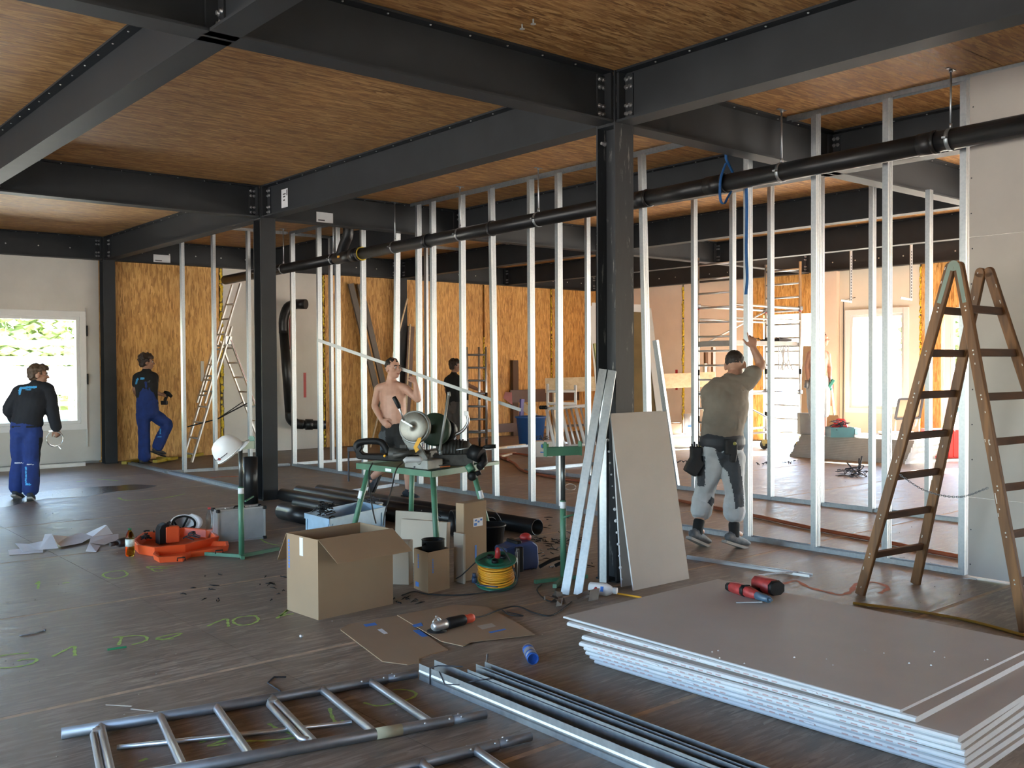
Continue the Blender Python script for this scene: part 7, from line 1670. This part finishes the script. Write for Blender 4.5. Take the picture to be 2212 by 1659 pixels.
# 3 shirtless man
m = Man('shirtless man in black shorts carrying a long steel profile on his shoulder', 12.25, g(880, 1076), 1.0); j = m.j
P_ = dict(head=j(849, 796, -.03), neck=j(845, 821), upch=j(847, 833), shL=j(818, 839, .05), shR=j(876, 839, -.05), elL=j(809, 877, .0), wrL=j(824, 908, -.14), elR=j(903, 864, -.12), wrR=j(897, 827, -.16),
    chest=j(849, 854), waist=j(850, 898), pelvis=j(854, 932), hpL=j(838, 940, .06), hpR=j(869, 940, -.06), knL=j(840, 1000, .15), anL=j(803, 1032, .38), knR=j(882, 1004, -.12), anR=j(882, 1059, -.03), toeL=j(793, 1056, .34), toeR=j(903, 1066, -.12))
m.build(P_, SKIN3, RX*.70-FH*.68+UP*.02, UP, [(P_['wrL'], j(838, 920, -.17)-P_['wrL'], FH, -FH*.3-UP*.1+RX*.5+UP, .45, .08), (P_['wrR'], j(888, 806, -.12)-P_['wrR'], FH*.6-RX*.4, -RX, .8, .05)], vox=.008, belly=.028)
m.pants('shorts', [BLKC, SLATE], .0, .026, top=.35, tests=[inpoly([(815, 935), (833, 930), (832, 970), (812, 975)])])
m.shoes(SHOED, SOLED); m.hair(HDARK, 'short'); m.face(HDARK)
A_, B_ = oD(686, 738, 12.35), oD(1124, 889, 12.1); d = (B_-A_).normalized(); b = MB(); u_ = d.cross(FH).normalized(); w_ = u_.cross(d)
b.prof(cprof(.05, .04, .003), A_, B_, w_*1.0, u_); solo('steel_profile', b, mat('grey_carried_steel', (.30, .31, .31), .45, .7), 'long steel profile carried on the shoulder of the shirtless man', 'profile')
# 4 boy in black
m = Man('boy in black t-shirt and grey shorts holding the folded scaffold frame', 19.9, g(985, 972), .96); j = m.j
P_ = dict(head=j(983, 791), neck=j(980, 808), upch=j(980, 815), shL=j(968, 820, .1), shR=j(992, 820, -.05), elL=j(964, 842, .1), wrL=j(972, 862, .0), elR=j(1016, 834, -.12), wrR=j(1036, 843, -.14),
    chest=j(980, 830), waist=j(979, 858), pelvis=j(980, 880), hpL=j(974, 885, .05), hpR=j(988, 885, -.02), knL=j(977, 926, .05), anL=j(978, 962, .05), knR=j(990, 926, -.06), anR=j(991, 964, -.08), toeL=j(990, 966, -.02), toeR=j(1003, 968, -.1))
m.build(P_, SKIN2, RX*.95+FH*.2-UP*.05, UP, [(P_['wrR'], j(1046, 848, -.14)-P_['wrR'], -UP+FH*.4, UP*.5-FH, .8, .05), (P_['wrL'], j(977, 870, -.05)-P_['wrL'], RX, UP, .5)], vox=.012)
m.shirt('t_shirt', BLKC, .6, .02, .9, vox=.014); m.pants('shorts', GREYC, .10, .03, vox=.014); m.shoes(mat('red_shoe', (.35, .03, .03), .6), SOLED); m.hair(HCURL, 'curly', .012)
b = MB(); q, x, f, up = m.hq; b.tube([q(-.07, .02, .01), q(-.03, .098, .01), q(.03, .098, .01), q(.07, .02, .01)], .004, 5); part('glasses', b, M_INK, m.t, world=True)
# 5 man in khaki
m = Man('man in khaki t-shirt and rolled pale trousers steadying a stud overhead', 8.72, g(1560, 1178), 1.02); j = m.j
P_ = dict(head=j(1588, 790, .12), neck=j(1577, 818, .05), upch=j(1573, 833, .03), shL=j(1533, 850, .0), shR=j(1611, 826, .02), elL=j(1530, 890, .22), wrL=j(1590, 908, .42), elR=j(1645, 789, .06), wrR=j(1627, 752, .10),
    chest=j(1569, 866, .0), waist=j(1562, 925, -.02), pelvis=j(1560, 962, -.02), hpL=j(1540, 985, .0), hpR=j(1582, 985, -.02), knL=j(1522, 1062, .12), anL=j(1507, 1144, .02), knR=j(1586, 1066, .02), anR=j(1586, 1150, -.05), toeL=j(1535, 1158, .14), toeR=j(1624, 1163, .06))
m.build(P_, SKIN, FH*.93+RX*.3-UP*.45, UP+FH*.35, [(P_['wrR'], j(1625, 728, .12)-P_['wrR'], FH, -RX, .18, .14, [.06, .55, .75, .9, .1]), (P_['wrL'], j(1622, 912, .48)-P_['wrL'], FH, UP, .7, .05)], vox=.0075)
m.shirt('t_shirt', KHAKI, .55, .018, .62, disp=(.024, 6, 1.6), vox=.011, belly=.015, looser=.008)
m.pants('trousers', [PALEC, SLATE], .42, .022, flare=.006, vox=.011, disp=(.018, 9, .8), tests=[anyof(inpoly([(1545, 970), (1560, 978), (1590, 972), (1600, 1010), (1606, 1060), (1608, 1108), (1590, 1108), (1583, 1060), (1572, 1020), (1556, 1005)]), inpoly([(1528, 1085), (1537, 1073), (1546, 1080), (1537, 1094)]), inpx(1506, 1523, 985, 1050))])
for a, y in (('L', .40), ('R', .40)):
    kn, an = P_['kn'+a], P_['an'+a]; e0, e1 = kn.lerp(an, y-.05), kn.lerp(an, y+.16); mb = MB(); limb(mb, [e0, e0.lerp(e1, .5), e1], [.094, .100, .094]); put('cuff', remesh(mb, .009, 2, (.014, 14, .6)), PALEC, m.t)
    mb = MB(); limb(mb, [kn.lerp(an, .78), an+UP*.0, an-UP*.03], [.053, .049, .050]); put('sock', remesh(mb, .009, 2), BLKC, m.t)
m.shoes(SHOE, SOLE, 1.06); m.hair(hairmat('cropped_dark_hair', (.022, .016, .014)), 'short', disp=(.003, 60, 1))
mb = MB(); bp = P_['pelvis'].lerp(P_['waist'], .25); etube(mb, [bp-UP*.03, bp+UP*.025], [(.205, .165), (.205, .165)], m.side, 24); bt = put('tool_belt', remesh(mb, .010, 1), mat('belt_leather', (.03, .034, .042), .6), m.t)
def lump(root, nm, c, sz, mt, rng, n=5):
    mb = MB()
    for k in range(n): ell(mb, V(c)+V((rng.uniform(-.3, .3)*sz[0], rng.uniform(-.3, .3)*sz[1], rng.uniform(-.3, .3)*sz[2])), RX, FH, UP, sz[0]*.6, sz[1]*.6, sz[2]*.6)
    return put(nm, remesh(mb, .009, 2, (.008, 14, 1)), mt, root)
rng = random.Random(6); mb = MB(); c = j(1503, 995, -.02)
mb.ob(c+UP*.05, RX, FH, UP, .09, .12, .15); mb.ob(c-UP*.05-RX*.02, (RX*.85-UP*.5).normalized(), FH, (UP*.85+RX*.5).normalized(), .12, .12, .15); put('tool_pouch', remesh(mb, .009, 3, (.010, 16, 1)), mat('pouch_black', (.018, .019, .022), .7), m.t)
b = MB()
for k in range(4): b.tube([c+RX*(-.03+.022*k)+UP*.10, c+RX*(-.035+.022*k)+UP*(.15+.02*(k % 2))], .008, 6)
part('pouch_tool', b, M_INK, m.t, world=True, kind='stuff')
mb = MB(); c = j(1578, 965, -.20); mb.ob(c, RX, FH, UP, .10, .06, .13); mb.ob(c-UP*.09+RX*.02, RX, FH, UP, .05, .05, .10); put('tool_holster', remesh(mb, .009, 2, (.006, 20, 1)), MATS['pouch_black'], m.t)
b = MB(); b.ball(c+RX*.03-FH*.035+UP*.03, .016, 8); part('tape_measure', b, mat('olive_yellow', (.32, .30, .08), .5), m.t, world=True)
# 6 man at the far right
m = Man('man with bare torso standing on the far board stack, half hidden by studs', 17.0, V(onS(1772, 950)), .98); j = m.j
zf = onS(1772, 950); 
P_ = dict(head=j(1776, 733), neck=j(1770, 752), upch=j(1768, 760), shL=j(1749, 765, .0), shR=j(1787, 766, .03), elL=j(1742, 795, .05), wrL=j(1745, 818, -.02), elR=j(1792, 793, .06), wrR=j(1792, 815, -.02),
    chest=j(1768, 775), waist=j(1767, 805), pelvis=j(1767, 832), hpL=j(1757, 838), hpR=j(1778, 838), knL=j(1758, 890), anL=j(1758, 937), knR=j(1779, 890), anR=j(1780, 937), toeL=j(1764, 945, -.2), toeR=j(1787, 945, -.2))
m.build(P_, SKIN3, RX*.9-FH*.3, UP, [(P_['wrL'], -UP-RX*.1, RX, FH, .6, .05), (P_['wrR'], -UP+RX*.1, -RX, -FH, .6, .05)], vox=.012)
m.pants('shorts', PALEC, .10, .03, vox=.014); m.shoes(SHOE, SOLE); m.hair(HDARK, 'short', .012)
b = MB(); b.tube([j(1744, 822, -.05), j(1741, 838, -.05)], .04, 8); solo('grey_tool', b, M_ALUD, 'grey tool in the left hand of the man on the far board stack', 'tool')
b = MB(); b.bar(j(1789, 838, -.05), j(1800, 820, -.05), .07, .06); b.bar(j(1786, 834, -.05), j(1796, 842, -.05), .05, .05); o = solo('teal_power_tool', b, mat('teal_tool', (.02, .26, .20), .4), 'teal power tool in the right hand of the man on the far board stack', 'power tool', bevel=.01)
